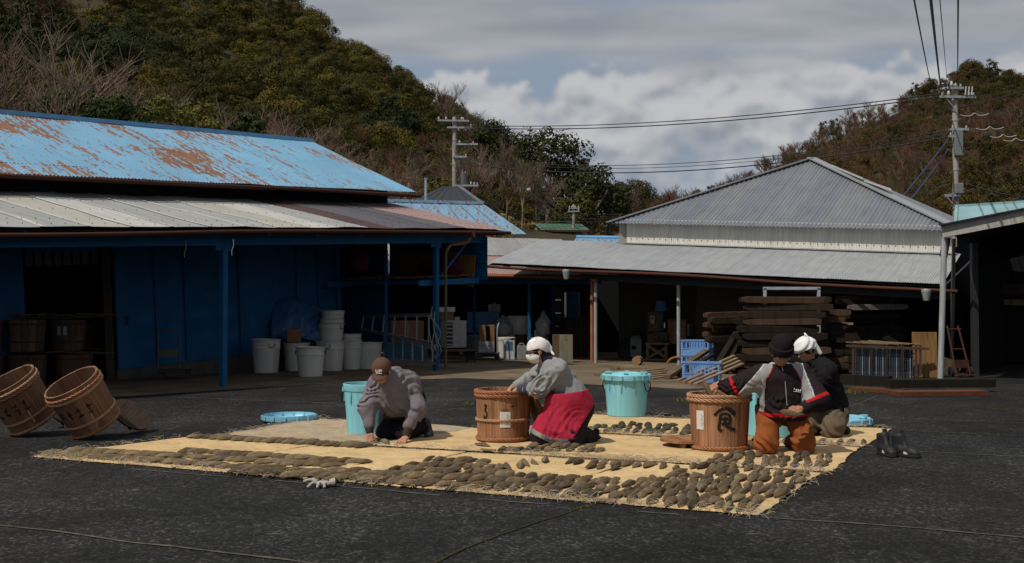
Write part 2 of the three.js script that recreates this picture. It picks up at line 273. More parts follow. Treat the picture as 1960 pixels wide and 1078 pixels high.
matRow(gp(63, 876), gp(1453, 989), gp(1569, 908), gp(365, 838), 4, [strawM, strawM2],
  ['yellow straw mat with a pointed corner near the tipped wooden tubs', 'yellow straw mat with the white work glove at its edge', 'yellow straw mat between the glove and the densest block of fillets', 'yellow straw mat carrying the densest block of fish fillets'], 1);
matRow(gp(722, 854), gp(1592, 905), gp(1645, 858), gp(905, 822), 3, [strawM2, strawM],
  ['yellow straw mat under the tub marked with a 3', 'bare yellow straw mat between the two upright wooden tubs', 'yellow straw mat under the knees of the man in orange trousers'], 11);
matRow(gp(1000, 822), gp(1655, 856), gp(1706, 823), gp(1108, 794), 2, [strawM, strawM2],
  ['yellow straw mat beside the lidded turquoise bin', 'yellow straw mat under the man with the white head towel'], 21);
straw_mat(gp(425, 839), gp(700, 855), gp(808, 812), gp(600, 806), burlapM, 'frayed beige mat with curled edge beside the flat blue lid', 31, 0.035, 0.07);
straw_mat(gp(706, 854), gp(792, 845, 0), gp(906, 821), gp(812, 813), mat(0.50, 0.42, 0.325, 0.95, { map: rep(tStraw, 1.6, 2.3), bumpMap: tStrawB, bumpScale: 0.004 }), 'grey beige mat under the man in the brown cap', 33, 0.008, 0.012);
edges.push([gp(425, 839), gp(600, 806), 0.7], [gp(600, 806), gp(700, 808), 0.5], [gp(1453, 989), gp(1569, 908), 0.25], [gp(63, 876), gp(365, 838), 0.3]);
{ // loose straw and lint along the edges of the mats
  const r = rng(77), strand = tube([V(0, 0, 0), V(0.03, 0.012, 0.004), V(0.06, 0.014, -0.006), V(0.085, 0.004, 0.004)], 0.0013, 5, 3), list = [];
  for (const [a, b, k] of edges) { const L = a.distanceTo(b); for (let i = 0; i < L * 330 * k; i++) { const t = r(), clump = sstep(-0.15, 0.3, fbm(t * L * 1.9, a.x, a.z, 3)); if (r() > 0.2 + clump) continue; const q = a.clone().lerp(b, t); q.x += (r() - 0.5) * 0.12; q.z += (r() - 0.5) * 0.14; q.y = 0.012 + r() * 0.012; list.push([q, r() * 6.28, (r() - 0.3) * 0.7, 0.5 + r() * 0.9, r()]); } }
  const im = new THREE.InstancedMesh(strand, mat(1, 1, 1, 0.9), list.length), o = new THREE.Object3D();
  list.forEach(([q, y, z, s, c], i) => { o.position.copy(q); o.rotation.set(0, y, z); o.scale.set(s, s, s); o.updateMatrix(); im.setMatrixAt(i, o.matrix); im.setColorAt(i, c < 0.5 ? RGB(0.48, 0.40, 0.32) : c < 0.8 ? RGB(0.56, 0.42, 0.19) : RGB(0.36, 0.32, 0.31)); });
  im.name = 'loose_straw'; im.castShadow = im.receiveShadow = true; scene.add(im); stuff(im, 'loose straw and lint along the mat edges', 'straw');
}
{ // weeds and moss in the seams
  const r = rng(5), blade = new THREE.BufferGeometry(); blade.setAttribute('position', new THREE.Float32BufferAttribute([-0.003, 0, 0, 0.003, 0, 0, 0.001, 0.03, 0.008], 3)); blade.setIndex([0, 1, 2]); blade.computeVertexNormals();
  const list = []; for (const [a, k] of mossLines) { const c = sstep(-0.1, 0.35, fbm(a.x * 1.3, a.z * 1.3, 4.4, 2)); for (let i = 0; i < 18 * k * c; i++) list.push([a.x + (r() - 0.5) * 0.07, a.z + (r() - 0.5) * 0.07, r() * 6.28, 0.2 + r() * 0.5, r()]); }
  for (const [u, v, n, h] of [[1330, 694, 60, 2.2], [1180, 708, 90, 2], [1150, 720, 50, 1.6], [1395, 752, 320, 4.5], [1410, 744, 200, 4.5], [1640, 752, 70, 2], [1310, 768, 90, 1.6], [1325, 697, 80, 2], [905, 776, 50, 1.8], [985, 752, 40, 1.8], [1620, 755, 80, 2]]) { const q = gp(u, v); for (let i = 0; i < n; i++) list.push([q.x + (r() - 0.5) * 0.3, q.z + (r() - 0.5) * 0.3, r() * 6.28, h * (0.4 + r()), r()]); }
  const im = new THREE.InstancedMesh(blade, mat(1, 1, 1, 0.9), list.length), o = new THREE.Object3D();
  list.forEach(([x, z, y, s, c], i) => { o.position.set(x, 0.004, z); o.rotation.set((c - 0.5) * 1.2, y, 0); o.scale.set(s * 1.3, s, s); o.updateMatrix(); im.setMatrixAt(i, o.matrix); im.setColorAt(i, c < 0.6 ? RGB(0.085, 0.10, 0.02) : RGB(0.14, 0.11, 0.045)); });
  im.name = 'weeds_in_the_joints'; im.castShadow = im.receiveShadow = true; scene.add(im); stuff(im, 'low weeds and moss growing in the paving joints', 'weeds');
}

// ================================================================ fish fillets drying on the mats
function filletGeo(seed) {
  const r = rng(seed), L = 0.116 + 0.028 * r(), W = 0.025 + 0.006 * r(), Hh = 0.029 + 0.010 * r(), bend = (r() - 0.5) * 0.05, twist = (r() - 0.5) * 0.7, blunt = 0.75 + 0.3 * r(), peak = -0.25 + 0.2 * r(), p = [], t = [], idx = [], n = 9, flip = r() < 0.7 ? 1 : -1, SEC = [[1, 0.12], [0.72, 0.72], [0.28, 1.05], [-0.25, 0.82], [-0.82, 0.34], [-1, 0.05], [-0.3, -0.14], [0.5, -0.14]], m = SEC.length;
  for (let i = 0; i <= n; i++) {
    const s = -1 + 2 * i / n, a = s < peak ? (peak - s) / (1 + peak) : (s - peak) / (1 - peak), k = Math.pow(Math.max(0.0, 1 - Math.pow(a, s < peak ? 2.2 : 1.45)), s < peak ? blunt : 0.9) + 0.05;
    SEC.forEach(([cx, cy], j) => {
      const w = cx * flip * W * k, y = (cy > 0 ? cy * (1 + 0.22 * n3(s * 2.6, j * 1.3, seed)) * (0.3 + 0.7 * k) : cy * k) * Hh, tw = twist * s;
      p.push(w * Math.cos(tw) - y * Math.sin(tw) * 0.5 + bend * (1 - s * s) + 0.003 * n3(s * 4, j, seed + 3), y + Math.abs(w * Math.sin(tw) * 0.3) + Hh * 0.16, s * L); t.push(j / m * 0.4 + seed * 0.13, s * L * 1.6 + seed * 0.29);
    });
  }
  for (let i = 0; i < n; i++) for (let j = 0; j < m; j++) { const a = i * m + j, b = i * m + (j + 1) % m; idx.push(a, b, a + m, b, b + m, a + m); }
  for (const e of [0, n]) { const c = p.length / 3; p.push(0, Hh * 0.5, (e ? 1.02 : -1.02) * L); t.push(0.2, 0); for (let j = 0; j < m; j++) idx.push(e * m + (e ? j : (j + 1) % m), e * m + (e ? (j + 1) % m : j), c); }
  const g = new THREE.BufferGeometry(); g.setAttribute('position', new THREE.Float32BufferAttribute(p, 3)); g.setAttribute('uv', new THREE.Float32BufferAttribute(t, 2)); g.setIndex(idx); g.computeVertexNormals(); const sm = g.attributes.normal.clone(), f = g.toNonIndexed(); f.computeVertexNormals(); const fn = f.attributes.normal; for (let i = 0; i < fn.count; i++) { const k = idx[i], v = V(fn.getX(i), fn.getY(i), fn.getZ(i)).multiplyScalar(0.75).add(V(sm.getX(k), sm.getY(k), sm.getZ(k)).multiplyScalar(0.25)).normalize(); fn.setXYZ(i, v.x, v.y, v.z); } return f;
}
const filletGeos = []; for (let i = 0; i < 7; i++) filletGeos.push(filletGeo(101 + i * 7));
const filletMats = [[0.158, 0.119, 0.075], [0.115, 0.087, 0.056], [0.195, 0.148, 0.092], [0.094, 0.074, 0.050], [0.142, 0.101, 0.058], [0.170, 0.133, 0.087]].map(c => mat(c[0] / 0.62, c[1] / 0.62, c[2] / 0.62, 0.75, { map: rep(tSkin, 2.5), bumpMap: tStrawB, bumpScale: 0.003 }));
const filletDark = [[0.085, 0.080, 0.056], [0.100, 0.092, 0.062], [0.072, 0.066, 0.046]].map(c => mat(c[0] / 0.62, c[1] / 0.62, c[2] / 0.62, 0.7, { map: rep(tSkin, 2.5), bumpMap: tStrawB, bumpScale: 0.003 }));
let filletCount = 0; const spare = [];
const EDGE_TURN = Math.atan2(0.45, -0.89);                       // fillets point across the mat
function fillet(q, turn, k, dark, label, group, scale) {
  const gi = Math.floor(k * 6.999), ms = dark ? filletDark : filletMats, mi = Math.floor(k * 37.7) % ms.length;
  if (filletCount >= 300) { spare.push([q, turn, gi, scale, ms[mi].color]); return; } filletCount++;
  const m = mesh('fish_fillet', filletGeos[gi], ms[mi], scene, q, [(k * 13.1 % 1 - 0.5) * 0.16, turn, (k * 7.3 % 1 - 0.5) * 0.5]); m.scale.setScalar(scale); tag(m, label, 'fish fillet', group);
}
const rowNo = {}, ORD = ['in the outermost row', 'in the second row', 'in the third row', 'in the fourth row', 'in the fifth row', 'in the sixth row', 'in the seventh row', 'in an extra row', 'in a filling row'];
function filletRow(u0, v0, u1, v1, step, label, group, opt = {}) {
  rowNo[group] = (rowNo[group] || 0) + 1; label = label.replace('in the', ORD[rowNo[group] - 1] + ' of the'); group += ', row ' + rowNo[group];
  const a = gp(u0, v0), b = gp(u1, v1), L = a.distanceTo(b), n = Math.max(1, Math.round(L / step)), r = rng(Math.round(u0 * 7 + v0 * 13 + u1));
  for (let i = 0; i <= n; i++) {
    if (opt.drop && r() < opt.drop) continue;
    const q = a.clone().lerp(b, (i + (r() - 0.5) * 0.5) / n); q.x += (r() - 0.5) * 0.03; q.z += (r() - 0.5) * 0.07; q.y = 0.020 + (opt.lift || 0);
    fillet(q, EDGE_TURN + (opt.turn || 0) + (r() - 0.5) * 0.28 + (r() < 0.06 ? Math.PI : 0), r(), opt.dark, label, group, (opt.size || 1) * (0.88 + r() * 0.24));
  }
}
{
  const g1 = 'fillets on the mat near the tipped tubs', l1 = 'brown fish fillet in the strip at the pointed mat corner';
  filletRow(104, 874, 590, 910, 0.098, l1, g1, { size: 1.0, turn: -0.52 }); filletRow(150, 868, 640, 898, 0.1, l1, g1, { size: 1.0, turn: -0.52 }); filletRow(360, 870, 700, 892, 0.105, l1, g1, { lift: 0.004, turn: -0.52, size: 1.0 });
  const g2 = 'fillets beside the glove', l2 = 'brown fish fillet in the heap beside the white work glove';
  filletRow(470, 907, 875, 938, 0.105, l2, g2, { size: 1.16, turn: -0.36 }); filletRow(640, 911, 945, 926, 0.1, l2, g2, { size: 1.16, turn: -0.36 }); filletRow(760, 906, 962, 914, 0.1, l2, g2, { size: 1.12 }); filletRow(790, 895, 960, 903, 0.1, l2, g2, { size: 1.1 }); filletRow(820, 886, 925, 890, 0.1, l2, g2); filletRow(978, 900, 1040, 888, 0.12, l2, g2, { turn: 0.6, size: 1.1 });
  const g4 = 'fillets at the right hand mat corner', l4 = 'brown fish fillet in the dense block at the bound mat corner';
  filletRow(1186, 960, 1440, 981, 0.083, l4, g4, { size: 1.14, drop: 0.08 }); filletRow(1204, 947, 1460, 967, 0.083, l4, g4, { size: 1.14 }); filletRow(1222, 937, 1490, 953, 0.083, l4, g4, { size: 1.14 }); filletRow(1250, 927, 1520, 940, 0.083, l4, g4, { size: 1.14 }); filletRow(1272, 918, 1535, 927, 0.09, l4, g4, { size: 1.14, drop: 0.1 }); filletRow(1300, 910, 1552, 914, 0.09, l4, g4, { size: 1.14, drop: 0.15 }); filletRow(1324, 900, 1450, 904, 0.09, l4, g4, { size: 1.14 }); filletRow(1212, 953, 1448, 973, 0.09, l4, g4, { size: 1.1, drop: 0.1 }); filletRow(1238, 932, 1505, 947, 0.09, l4, g4, { size: 1.1, drop: 0.1 });
  const g3 = 'fillets in the middle block', l3 = 'brown fish fillet in the block between glove and corner';
  filletRow(918, 937, 1140, 955, 0.083, l3, g3, { size: 1.14 }); filletRow(945, 926, 1168, 944, 0.083, l3, g3, { size: 1.14 }); filletRow(978, 917, 1202, 934, 0.09, l3, g3, { size: 1.14 });
  const g5 = 'fillets on the mat seam', l5 = 'brown fish fillet in the sparse pair at the mat seam';
  filletRow(1090, 890, 1292, 901, 0.108, l5, g5); filletRow(1130, 900, 1180, 903, 0.11, l5, g5);
  const g6 = 'fillets at the beige mat', l6 = 'brown fish fillet in the line along the beige mat';
  filletRow(378, 841, 700, 860, 0.093, l6, g6, { turn: -0.38, size: 1.1 });
  const g7 = 'fillets in front of the kneeling woman', l7 = 'brown fish fillet in the patch before the pink apron';
  filletRow(960, 866, 1150, 868, 0.1, l7, g7); filletRow(1020, 859, 1125, 861, 0.11, l7, g7);
  const g8 = 'fillets before the orange trousers', l8 = 'brown fish fillet in the patch before the orange trousers';
  filletRow(1366, 890, 1585, 897, 0.093, l8, g8, { size: 1.14 }); filletRow(1380, 882, 1590, 888, 0.093, l8, g8, { size: 1.14 }); filletRow(1400, 875, 1610, 880, 0.093, l8, g8, { size: 1.14, drop: 0.1 });
  const g9 = 'dark fillets on the back mat', l9 = 'dark greenish fish fillet in the patch beside the lidded bin';
  filletRow(1128, 827, 1320, 834, 0.1, l9, g9, { dark: 1 }); filletRow(1142, 821, 1328, 828, 0.105, l9, g9, { dark: 1 }); filletRow(1190, 816, 1330, 822, 0.11, l9, g9, { dark: 1 });
  const g10 = 'dark fillets beside the towel man', l10 = 'dark fish fillet in the sparse line behind the orange trousers';
  filletRow(1500, 848, 1655, 852, 0.13, l10, g10, { dark: 1 });
  const a = gp(735, 852); a.y = 0.02; fillet(a, EDGE_TURN + 0.9, 0.3, 0, 'single fish fillet beside the fingers of the man in the cap', undefined, 1.05);
  const b = gp(923, 858); b.y = 0.02; fillet(b, EDGE_TURN + 1.2, 0.6, 0, 'single fish fillet lying below the tub marked with a 3', undefined, 1);
  if (spare.length) {
    const col = [], gs = spare.map(([q, t, gi, s, c]) => { const g = strip(filletGeos[gi].clone()); g.scale(s, s, s); g.rotateY(t); g.translate(q.x, q.y, q.z); for (let i = 0; i < g.attributes.position.count; i++) col.push(c.r, c.g, c.b); return g; });
    const all = mergeGeometries(gs); all.setAttribute('color', new THREE.Float32BufferAttribute(col, 3));
    stuff(mesh('fish_fillets', all, mat(1, 1, 1, 0.75, { map: rep(tSkin, 2.5), vertexColors: true, bumpMap: tStrawB, bumpScale: 0.003 }), scene), 'further brown fish fillets lying among the rows on the mats', 'fish fillets');
  }
  console.log('fillets', filletCount, spare.length);
  for (const [u0, v0, u1, v1, l] of [[921, 860, 948, 862, 'thin wooden stick beside the single fillet below the marked tub'], [1135, 955, 1180, 958, 'thin wooden stick at the mat edge beside the dense fillet block']]) { const p = gp(u0, v0, 0.03), q = gp(u1, v1, 0.03); tag(mesh('wooden_stick', beam(p, q, 0.03, 0.016), M.lumber, scene), l, 'stick'); }
}
// ================================================================ hills and woods
function table(T, u) { if (u <= T[0][0]) return T[0][1]; for (let i = 1; i < T.length; i++) if (u <= T[i][0]) return lerp(T[i - 1][1], T[i][1], (u - T[i - 1][0]) / (T[i][0] - T[i - 1][0])); return T[T.length - 1][1]; }
const CREST_L = [[-900, -380], [-300, -170], [0, -110], [300, -95], [580, 28], [660, 86], [760, 150], [870, 214], [930, 264], [1000, 325], [1060, 372], [1130, 392], [1190, 402], [1260, 425], [1500, 440]];
const CREST_R = [[1050, 455], [1180, 425], [1250, 418], [1350, 385], [1470, 325], [1600, 244], [1700, 212], [1800, 166], [1860, 134], [1960, 152], [2150, 225], [2600, 330]];
const tanE = v => (585 - v) / FPX;
function hillY(x, d) {
  const u = 980 + x / d * FPX, base = 0.066;
  const lc = Math.max(base, tanE(table(CREST_L, u))), rc = Math.max(base, tanE(table(CREST_R, u)));
  const near = d < 44 ? 0 : d < 74 ? (d - 44) / 30 * 74 * base : d * base;
  let yl = d < 74 ? near : d < 205 ? d * lerp(base, lc, sstep(60, 205, d) * 0.55 + clamp((d - 74) / 131) * 0.45) : 205 * lc - (d - 205) * 0.35;
  let yr = d < 120 ? near : d < 345 ? d * lerp(base, rc, clamp((d - 120) / 225)) : 345 * rc - (d - 345) * 0.3;
  const y = Math.max(yl, yr, d < 345 ? Math.min(near, 210 * base) : 4);
  return y + (d > 60 ? sstep(60, 110, d) * 2.2 * fbm(x * 0.035, d * 0.035, 3.3, 4) : 0) - 0.02;
}
{
  const p = [], idx = [], na = 150, nr = 80, A = 0.95;
  for (let j = 0; j <= nr; j++) { const d = 42 * Math.pow(12, j / nr); for (let i = 0; i <= na; i++) { const x = lerp(-A, A, i / na) * d; p.push(x, hillY(x, d) - (j === 0 ? 0.05 : 0), -d); } }
  for (let j = 0; j < nr; j++) for (let i = 0; i < na; i++) { const a = j * (na + 1) + i; idx.push(a, a + 1, a + na + 1, a + 1, a + na + 2, a + na + 1); }
  const g = new THREE.BufferGeometry(); g.setAttribute('position', new THREE.Float32BufferAttribute(p, 3)); g.setIndex(idx); g.computeVertexNormals();
  struct('hills', g, M.soil);
}
function crownGeo(seed, rad, ht, lobes, per, leaf, flat = 0.55) {     // a crown of leaf faces gathered in rounded clumps
  const r = rng(seed), p = [], idx = [];
  for (let k = 0; k < lobes; k++) {
    const th = r() * 6.283, ph = Math.acos(1 - r() * 1.35), q = 0.62 + 0.3 * r(), cx = Math.sin(ph) * Math.cos(th) * rad * q, cz = Math.sin(ph) * Math.sin(th) * rad * q, cy = Math.cos(ph) * ht * q, R0 = rad * (0.24 + 0.18 * r());
    for (let i = 0; i < per; i++) {
      const a = r() * 6.283, b = Math.acos(1 - r() * 1.7), sx = Math.sin(b) * Math.cos(a), sz = Math.sin(b) * Math.sin(a), sy = Math.cos(b), rr = R0 * (0.72 + 0.38 * r());
      const c = V(cx + sx * rr, cy + sy * rr * 0.8, cz + sz * rr), n = V(sx + (r() - 0.5) * 0.7, sy + (r() - 0.45) * 0.7, sz + (r() - 0.5) * 0.7).normalize(), t = V(r() - 0.5, r() - 0.5, r() - 0.5).cross(n).normalize(), w = t.clone().cross(n), s = leaf * (0.6 + 0.8 * r());
      const o = p.length / 3; for (const [e, f] of [[-0.5, -0.12], [0.05, -flat * 0.5], [0.6, 0.05], [0, flat * 0.5]]) { const q2 = c.clone().addScaledVector(t, e * s).addScaledVector(w, f * s); p.push(q2.x, q2.y, q2.z); }
      idx.push(o, o + 1, o + 2, o, o + 2, o + 3);
    }
  }
  const g = new THREE.BufferGeometry(); g.setAttribute('position', new THREE.Float32BufferAttribute(p, 3)); g.setIndex(idx); g.computeVertexNormals(); return g;
}
function branchGeo(seed, H0, levels, kids, spread, rad0, up = 0.35) {   // bare tree: [limbs, twigs]
  const r = rng(seed), limbs = [], twigs = [];
  (function grow(a, dir, len, rad, lv) {
    const mid = a.clone().addScaledVector(dir, len * 0.5).add(V((r() - 0.5) * len * 0.12, 0, (r() - 0.5) * len * 0.12)), b = a.clone().addScaledVector(dir, len).add(V((r() - 0.5) * len * 0.15, (r() - 0.3) * len * 0.1, (r() - 0.5) * len * 0.15));
    const list = lv >= levels - 1 ? twigs : limbs, sg = lv > 1 ? 3 : 6; list.push(cyl(a, mid, rad, rad * 0.8, sg, false), cyl(mid, b, rad * 0.8, rad * 0.55, sg, false));
    if (lv >= levels) return;
    for (let k = 0; k < kids; k++) { const t = lv === 0 ? 0.45 + 0.55 * (k + r()) / kids : 0.25 + 0.75 * (k + 0.6 * r()) / kids, o = (t < 0.5 ? a.clone().lerp(mid, t * 2) : mid.clone().lerp(b, t * 2 - 1)); const d = dir.clone().add(V((r() - 0.5) * 2 * spread, up * r(), (r() - 0.5) * 2 * spread)).normalize(); grow(o, d, len * (0.5 + 0.25 * r()) * (lv ? 1 : 0.85), rad * (0.47 + 0.1 * r()), lv + 1); }
  })(V(0, 0, 0), V((r() - 0.5) * 0.2, 1, (r() - 0.5) * 0.2).normalize(), H0, rad0, 0);
  return [merge(limbs), merge(twigs)];
}
const leafM = mat(1, 1, 1, 0.75), barkM = mat(0.13, 0.10, 0.075, 0.95), twigM = mat(0.15, 0.102, 0.076, 0.95), twigPale = mat(0.21, 0.158, 0.12, 0.95);
const crowns = [crownGeo(1, 3.3, 2.9, 20, 230, 0.21), crownGeo(2, 2.9, 3.2, 17, 230, 0.20), crownGeo(3, 3.7, 2.7, 23, 230, 0.22), crownGeo(4, 3.0, 3.8, 19, 230, 0.21)];
const spire = crownGeo(9, 1.9, 5.0, 44, 30, 0.36);
const bareWood = [0, 1, 2].map(i => { const [a, b] = branchGeo(40 + i, 2.6, 4, 5, 0.95, 0.11); return merge([a, b]); });
{
  const r = rng(2024), ev = [[], [], [], []], sp = [], br = [[], [], []], bush = [];
  const put = (x, d, far) => {
    const y = hillY(x, d), u = 980 + x / d * FPX, v = 585 - (y - CAM_H) / d * FPX;
    if (u < -760 || u > 2450 || v > 470 || v < -330) return;
    const patch = fbm(x * 0.03, d * 0.03, far ? 7.7 : 1.1, 3), s = 0.75 + r() * 0.55, k = r();
    let bare;
    if (far) bare = sstep(0.30, -0.05, patch + (v < 215 && u > 1640 ? 0.42 : 0) + (u > 1780 && v > 300 ? 0.30 : 0) + (u < 1330 ? -0.1 : 0) - 0.06) * 0.94;
    else bare = v > 310 ? 0.6 : (v < 75 && u > 500 ? 0.3 : (u < 230 ? 0.3 : (u > 870 ? 0.3 : 0.02)));
    if (!far && (u > 1010 || (u > 945 && d < 112))) return;
    const dark = !far && fbm(x * 0.022 + 4.1, d * 0.022, 2.2, 2) > 0.16;
    if (k < bare) { br[Math.floor(r() * 3)].push([x, y - 0.3, d, r() * 6.28, s * (far ? 1.25 : 1.05), RGB(0.85 + 0.5 * r(), 0.8 + 0.35 * r(), 0.75 + 0.3 * r())]); if (r() < 0.75) bush.push([x + r(), y, d, r() * 6.28, 0.35 + 0.3 * r(), RGB(0.060 + 0.035 * r(), 0.045 + 0.02 * r(), 0.020)]); }
    else {
      const w = r(), c = dark ? RGB(0.024 + 0.010 * w, 0.033 + 0.008 * w, 0.012) : far ? RGB(0.034 + 0.038 * w, 0.033 + 0.014 * w, 0.011) : RGB(0.036 + 0.068 * w * w, 0.036 + 0.045 * w * w, 0.008 + 0.004 * w);
      if ((dark || far) && r() < 0.25) sp.push([x, y + 2.4, d, r() * 6.28, s * 0.9, c]); else ev[Math.floor(r() * 4)].push([x, y + 1.0 * s, d, r() * 6.28, s * (far ? 1.05 : 0.92), c]);
    }
  };
  for (let d = 78; d < 214; d += 4.0) for (let x = -0.84 * d; x < 0.06 * d; x += 4.3) put(x + (r() - 0.5) * 4, d + (r() - 0.5) * 3.6, false);
  for (let d = 128; d < 352; d += 5.2) for (let x = 0.10 * d; x < 0.70 * d; x += 5.4) put(x + (r() - 0.5) * 5, d + (r() - 0.5) * 5, true);
  const inst = (name, geo, m, list, label) => {
    const im = new THREE.InstancedMesh(geo, m, list.length), o = new THREE.Object3D();
    list.forEach(([x, y, d, t, s, c], i) => { o.position.set(x, y, -d); o.rotation.set(0, t, 0); o.scale.set(s, s * (0.85 + 0.3 * ((i * 0.618) % 1)), s); o.updateMatrix(); im.setMatrixAt(i, o.matrix); im.setColorAt(i, c); });
    im.name = name; im.castShadow = im.receiveShadow = true; scene.add(im); stuff(im, label, 'forest');
  };
  ['rounded', 'tall', 'broad', 'domed'].forEach((w, i) => inst('evergreen_forest' + (i ? '_00' + i : ''), crowns[i], leafM, ev[i], `olive green ${w} evergreen crowns covering the wooded hills`));
  inst('conifer_forest', spire, leafM, sp, 'dark pointed conifers scattered through the hillside woods');
  bareWood.forEach((g, i) => inst('bare_forest' + (i ? '_00' + i : ''), g, mat(0.108, 0.076, 0.052, 0.95), br[i], ['leafless brown winter trees on the hills', 'leafless brown trees with spreading twigs on the hills', 'leafless upright brown trees on the hills'][i]));
  inst('undergrowth', crowns[1], leafM, bush, 'brown undergrowth below the leafless trees');
  console.log('forest', ev.map(e => e.length), sp.length, br.map(e => e.length), bush.length);
}
// ---- single trees that stand apart from the woods
function leafyTree(u, vTop, d, rad, ht, seed, c, label, group, leaf = 0.3, lobes = 34, per = 60) {
  const top = at(u, vTop, d), y0 = hillY(top.x, d), t = thing('evergreen_tree', label, 'tree', V(top.x, y0, -d), 0, group), cy = top.y - y0 - ht * 0.95;
  mesh('trunk', merge([cyl(V(0, -0.3, 0), V(0.1, cy, 0.05), rad * 0.10, rad * 0.05, 7), cyl(V(0.05, cy * 0.55, 0), V(rad * 0.5, cy + ht * 0.3, 0.3), rad * 0.05, rad * 0.02, 5), cyl(V(0.05, cy * 0.6, 0), V(-rad * 0.5, cy + ht * 0.2, -0.2), rad * 0.05, rad * 0.02, 5)]), barkM, t);
  mesh('crown', crownGeo(seed, rad, ht, lobes, per, leaf), mat(...c, 0.75), t, [0, cy, 0]);
}
const GE = 'evergreens at the foot of the hill', GS = 'shrubby trees behind the rusty blue roof';
leafyTree(1128, 318, 118, 4.0, 4.0, 61, [0.030, 0.036, 0.012], 'dark rounded evergreen at the end of the hill, beside pale sky', GE, 0.4, 46, 60);
leafyTree(1165, 345, 122, 2.6, 2.8, 62, [0.026, 0.032, 0.012], 'small dark evergreen leaning out past the end of the hill', GE, 0.36);
leafyTree(1098, 372, 112, 2.4, 2.4, 63, [0.055, 0.052, 0.014], 'low olive evergreen at the foot of the dark rounded evergreen', GE, 0.34);
leafyTree(1050, 245, 128, 4.6, 4.2, 64, [0.038, 0.037, 0.013], 'tall umbrella shaped evergreen above the distant power pole', GE, 0.42, 46, 60);
leafyTree(1000, 262, 132, 3.4, 4.2, 65, [0.030, 0.034, 0.012], 'dark evergreen between the umbrella shaped evergreen and the concrete pole', GE, 0.4, 40, 60);
leafyTree(945, 232, 150, 3.8, 4.0, 66, [0.026, 0.032, 0.012], 'dark evergreen on the skyline beside the head of the concrete pole', GE, 0.42, 40, 60);
leafyTree(1085, 300, 126, 3.0, 3.6, 67, [0.034, 0.034, 0.012], 'evergreen filling the gap between the umbrella crown and the rounded crown', GE, 0.4);
leafyTree(150, 172, 46, 1.75, 1.5, 71, [0.040, 0.060, 0.014], 'glossy dark green shrub tree peeking over the blue roof ridge', GS, 0.16, 40, 90);
leafyTree(225, 190, 44, 1.4, 1.1, 72, [0.034, 0.052, 0.014], 'small glossy green tree next to the larger shrub tree over the ridge', GS, 0.15, 36, 80);
leafyTree(315, 182, 47, 1.5, 1.7, 73, [0.085, 0.088, 0.016], 'yellowish green tree with a pointed top over the blue ridge', GS, 0.16, 34, 70);
leafyTree(385, 205, 50, 1.5, 1.3, 74, [0.095, 0.085, 0.018], 'pale yellowish green bush just over the blue ridge', GS, 0.16, 30, 60);
leafyTree(470, 220, 46, 0.9, 0.8, 75, [0.030, 0.042, 0.013], 'round dark green bush near the end of the rusty roof ridge', GS, 0.14, 26, 80);
leafyTree(60, 190, 47, 1.4, 1.2, 76, [0.034, 0.05, 0.013], 'dark green bush under the big leafless tree', GS, 0.15, 26, 70);
leafyTree(855, 345, 72, 1.6, 1.4, 77, [0.09, 0.075, 0.016], 'olive bush behind the dark hipped roof', GS, 0.2, 26, 60);
function bareTree(u, vTop, d, ht, seed, m, label, group, spread = 0.9, kids = 5, lv = 4) {
  const top = at(u, vTop, d), y0 = Math.min(hillY(top.x, d), top.y - 3), H0 = top.y - y0, t = thing('bare_tree', label, 'tree', V(top.x, y0, -d), seed, group), [a, b] = branchGeo(seed, H0 * 0.5, lv, kids, spread, H0 * 0.016, 0.5);
  a.computeBoundingBox(); b.computeBoundingBox(); const k = H0 / Math.max(a.boundingBox.max.y, b.boundingBox.max.y);
  for (const g of [a, b]) g.scale(k, k, k); mesh('trunk', a, m, t); mesh('crown', b, m, t);
}
const GB = 'leafless trees behind the blue shed', GC = 'leafless trees at the foot of the hill';
bareTree(20, 0, 47, 4, 81, twigM, 'big leafless tree with reddish twigs beyond the far end of the rusty roof', GB, 1.0, 6);
bareTree(110, 55, 45, 4, 82, twigPale, 'leafless tree with a forked pale trunk beside the glossy shrub tree', GB, 1.0, 6);
bareTree(190, 110, 52, 4, 83, twigM, 'smaller leafless tree with fine reddish twigs behind the glossy shrub tree', GB, 1.0, 6);
bareTree(262, 150, 52, 3, 84, twigM, 'thin leafless sapling between the green shrub trees', GB, 0.7, 4);
[[400, 170, 56, 85], [450, 178, 60, 86], [520, 188, 58, 87], [560, 215, 54, 88], [610, 235, 60, 89], [660, 262, 62, 90], [720, 282, 64, 91], [775, 285, 70, 92]].forEach(([u, v, d, s], i) => bareTree(u, v, d, 3, s, i % 2 ? twigPale : twigM, ['spreading leafless tree above the blue ridge beside the round bush', 'leafless tree with grey twigs above the round bush', 'leafless brushy tree above the end of the blue ridge', 'low leafless tree over the upper end of the blue hip', 'leafless brown tree over the middle of the sloping roof edge', 'leafless twiggy tree over the lower half of the sloping roof edge', 'pale leafless tree near the tip of the sloping roof edge', 'pale brown leafless tree next to the concrete pole'][i], GB, 1.1, 5));
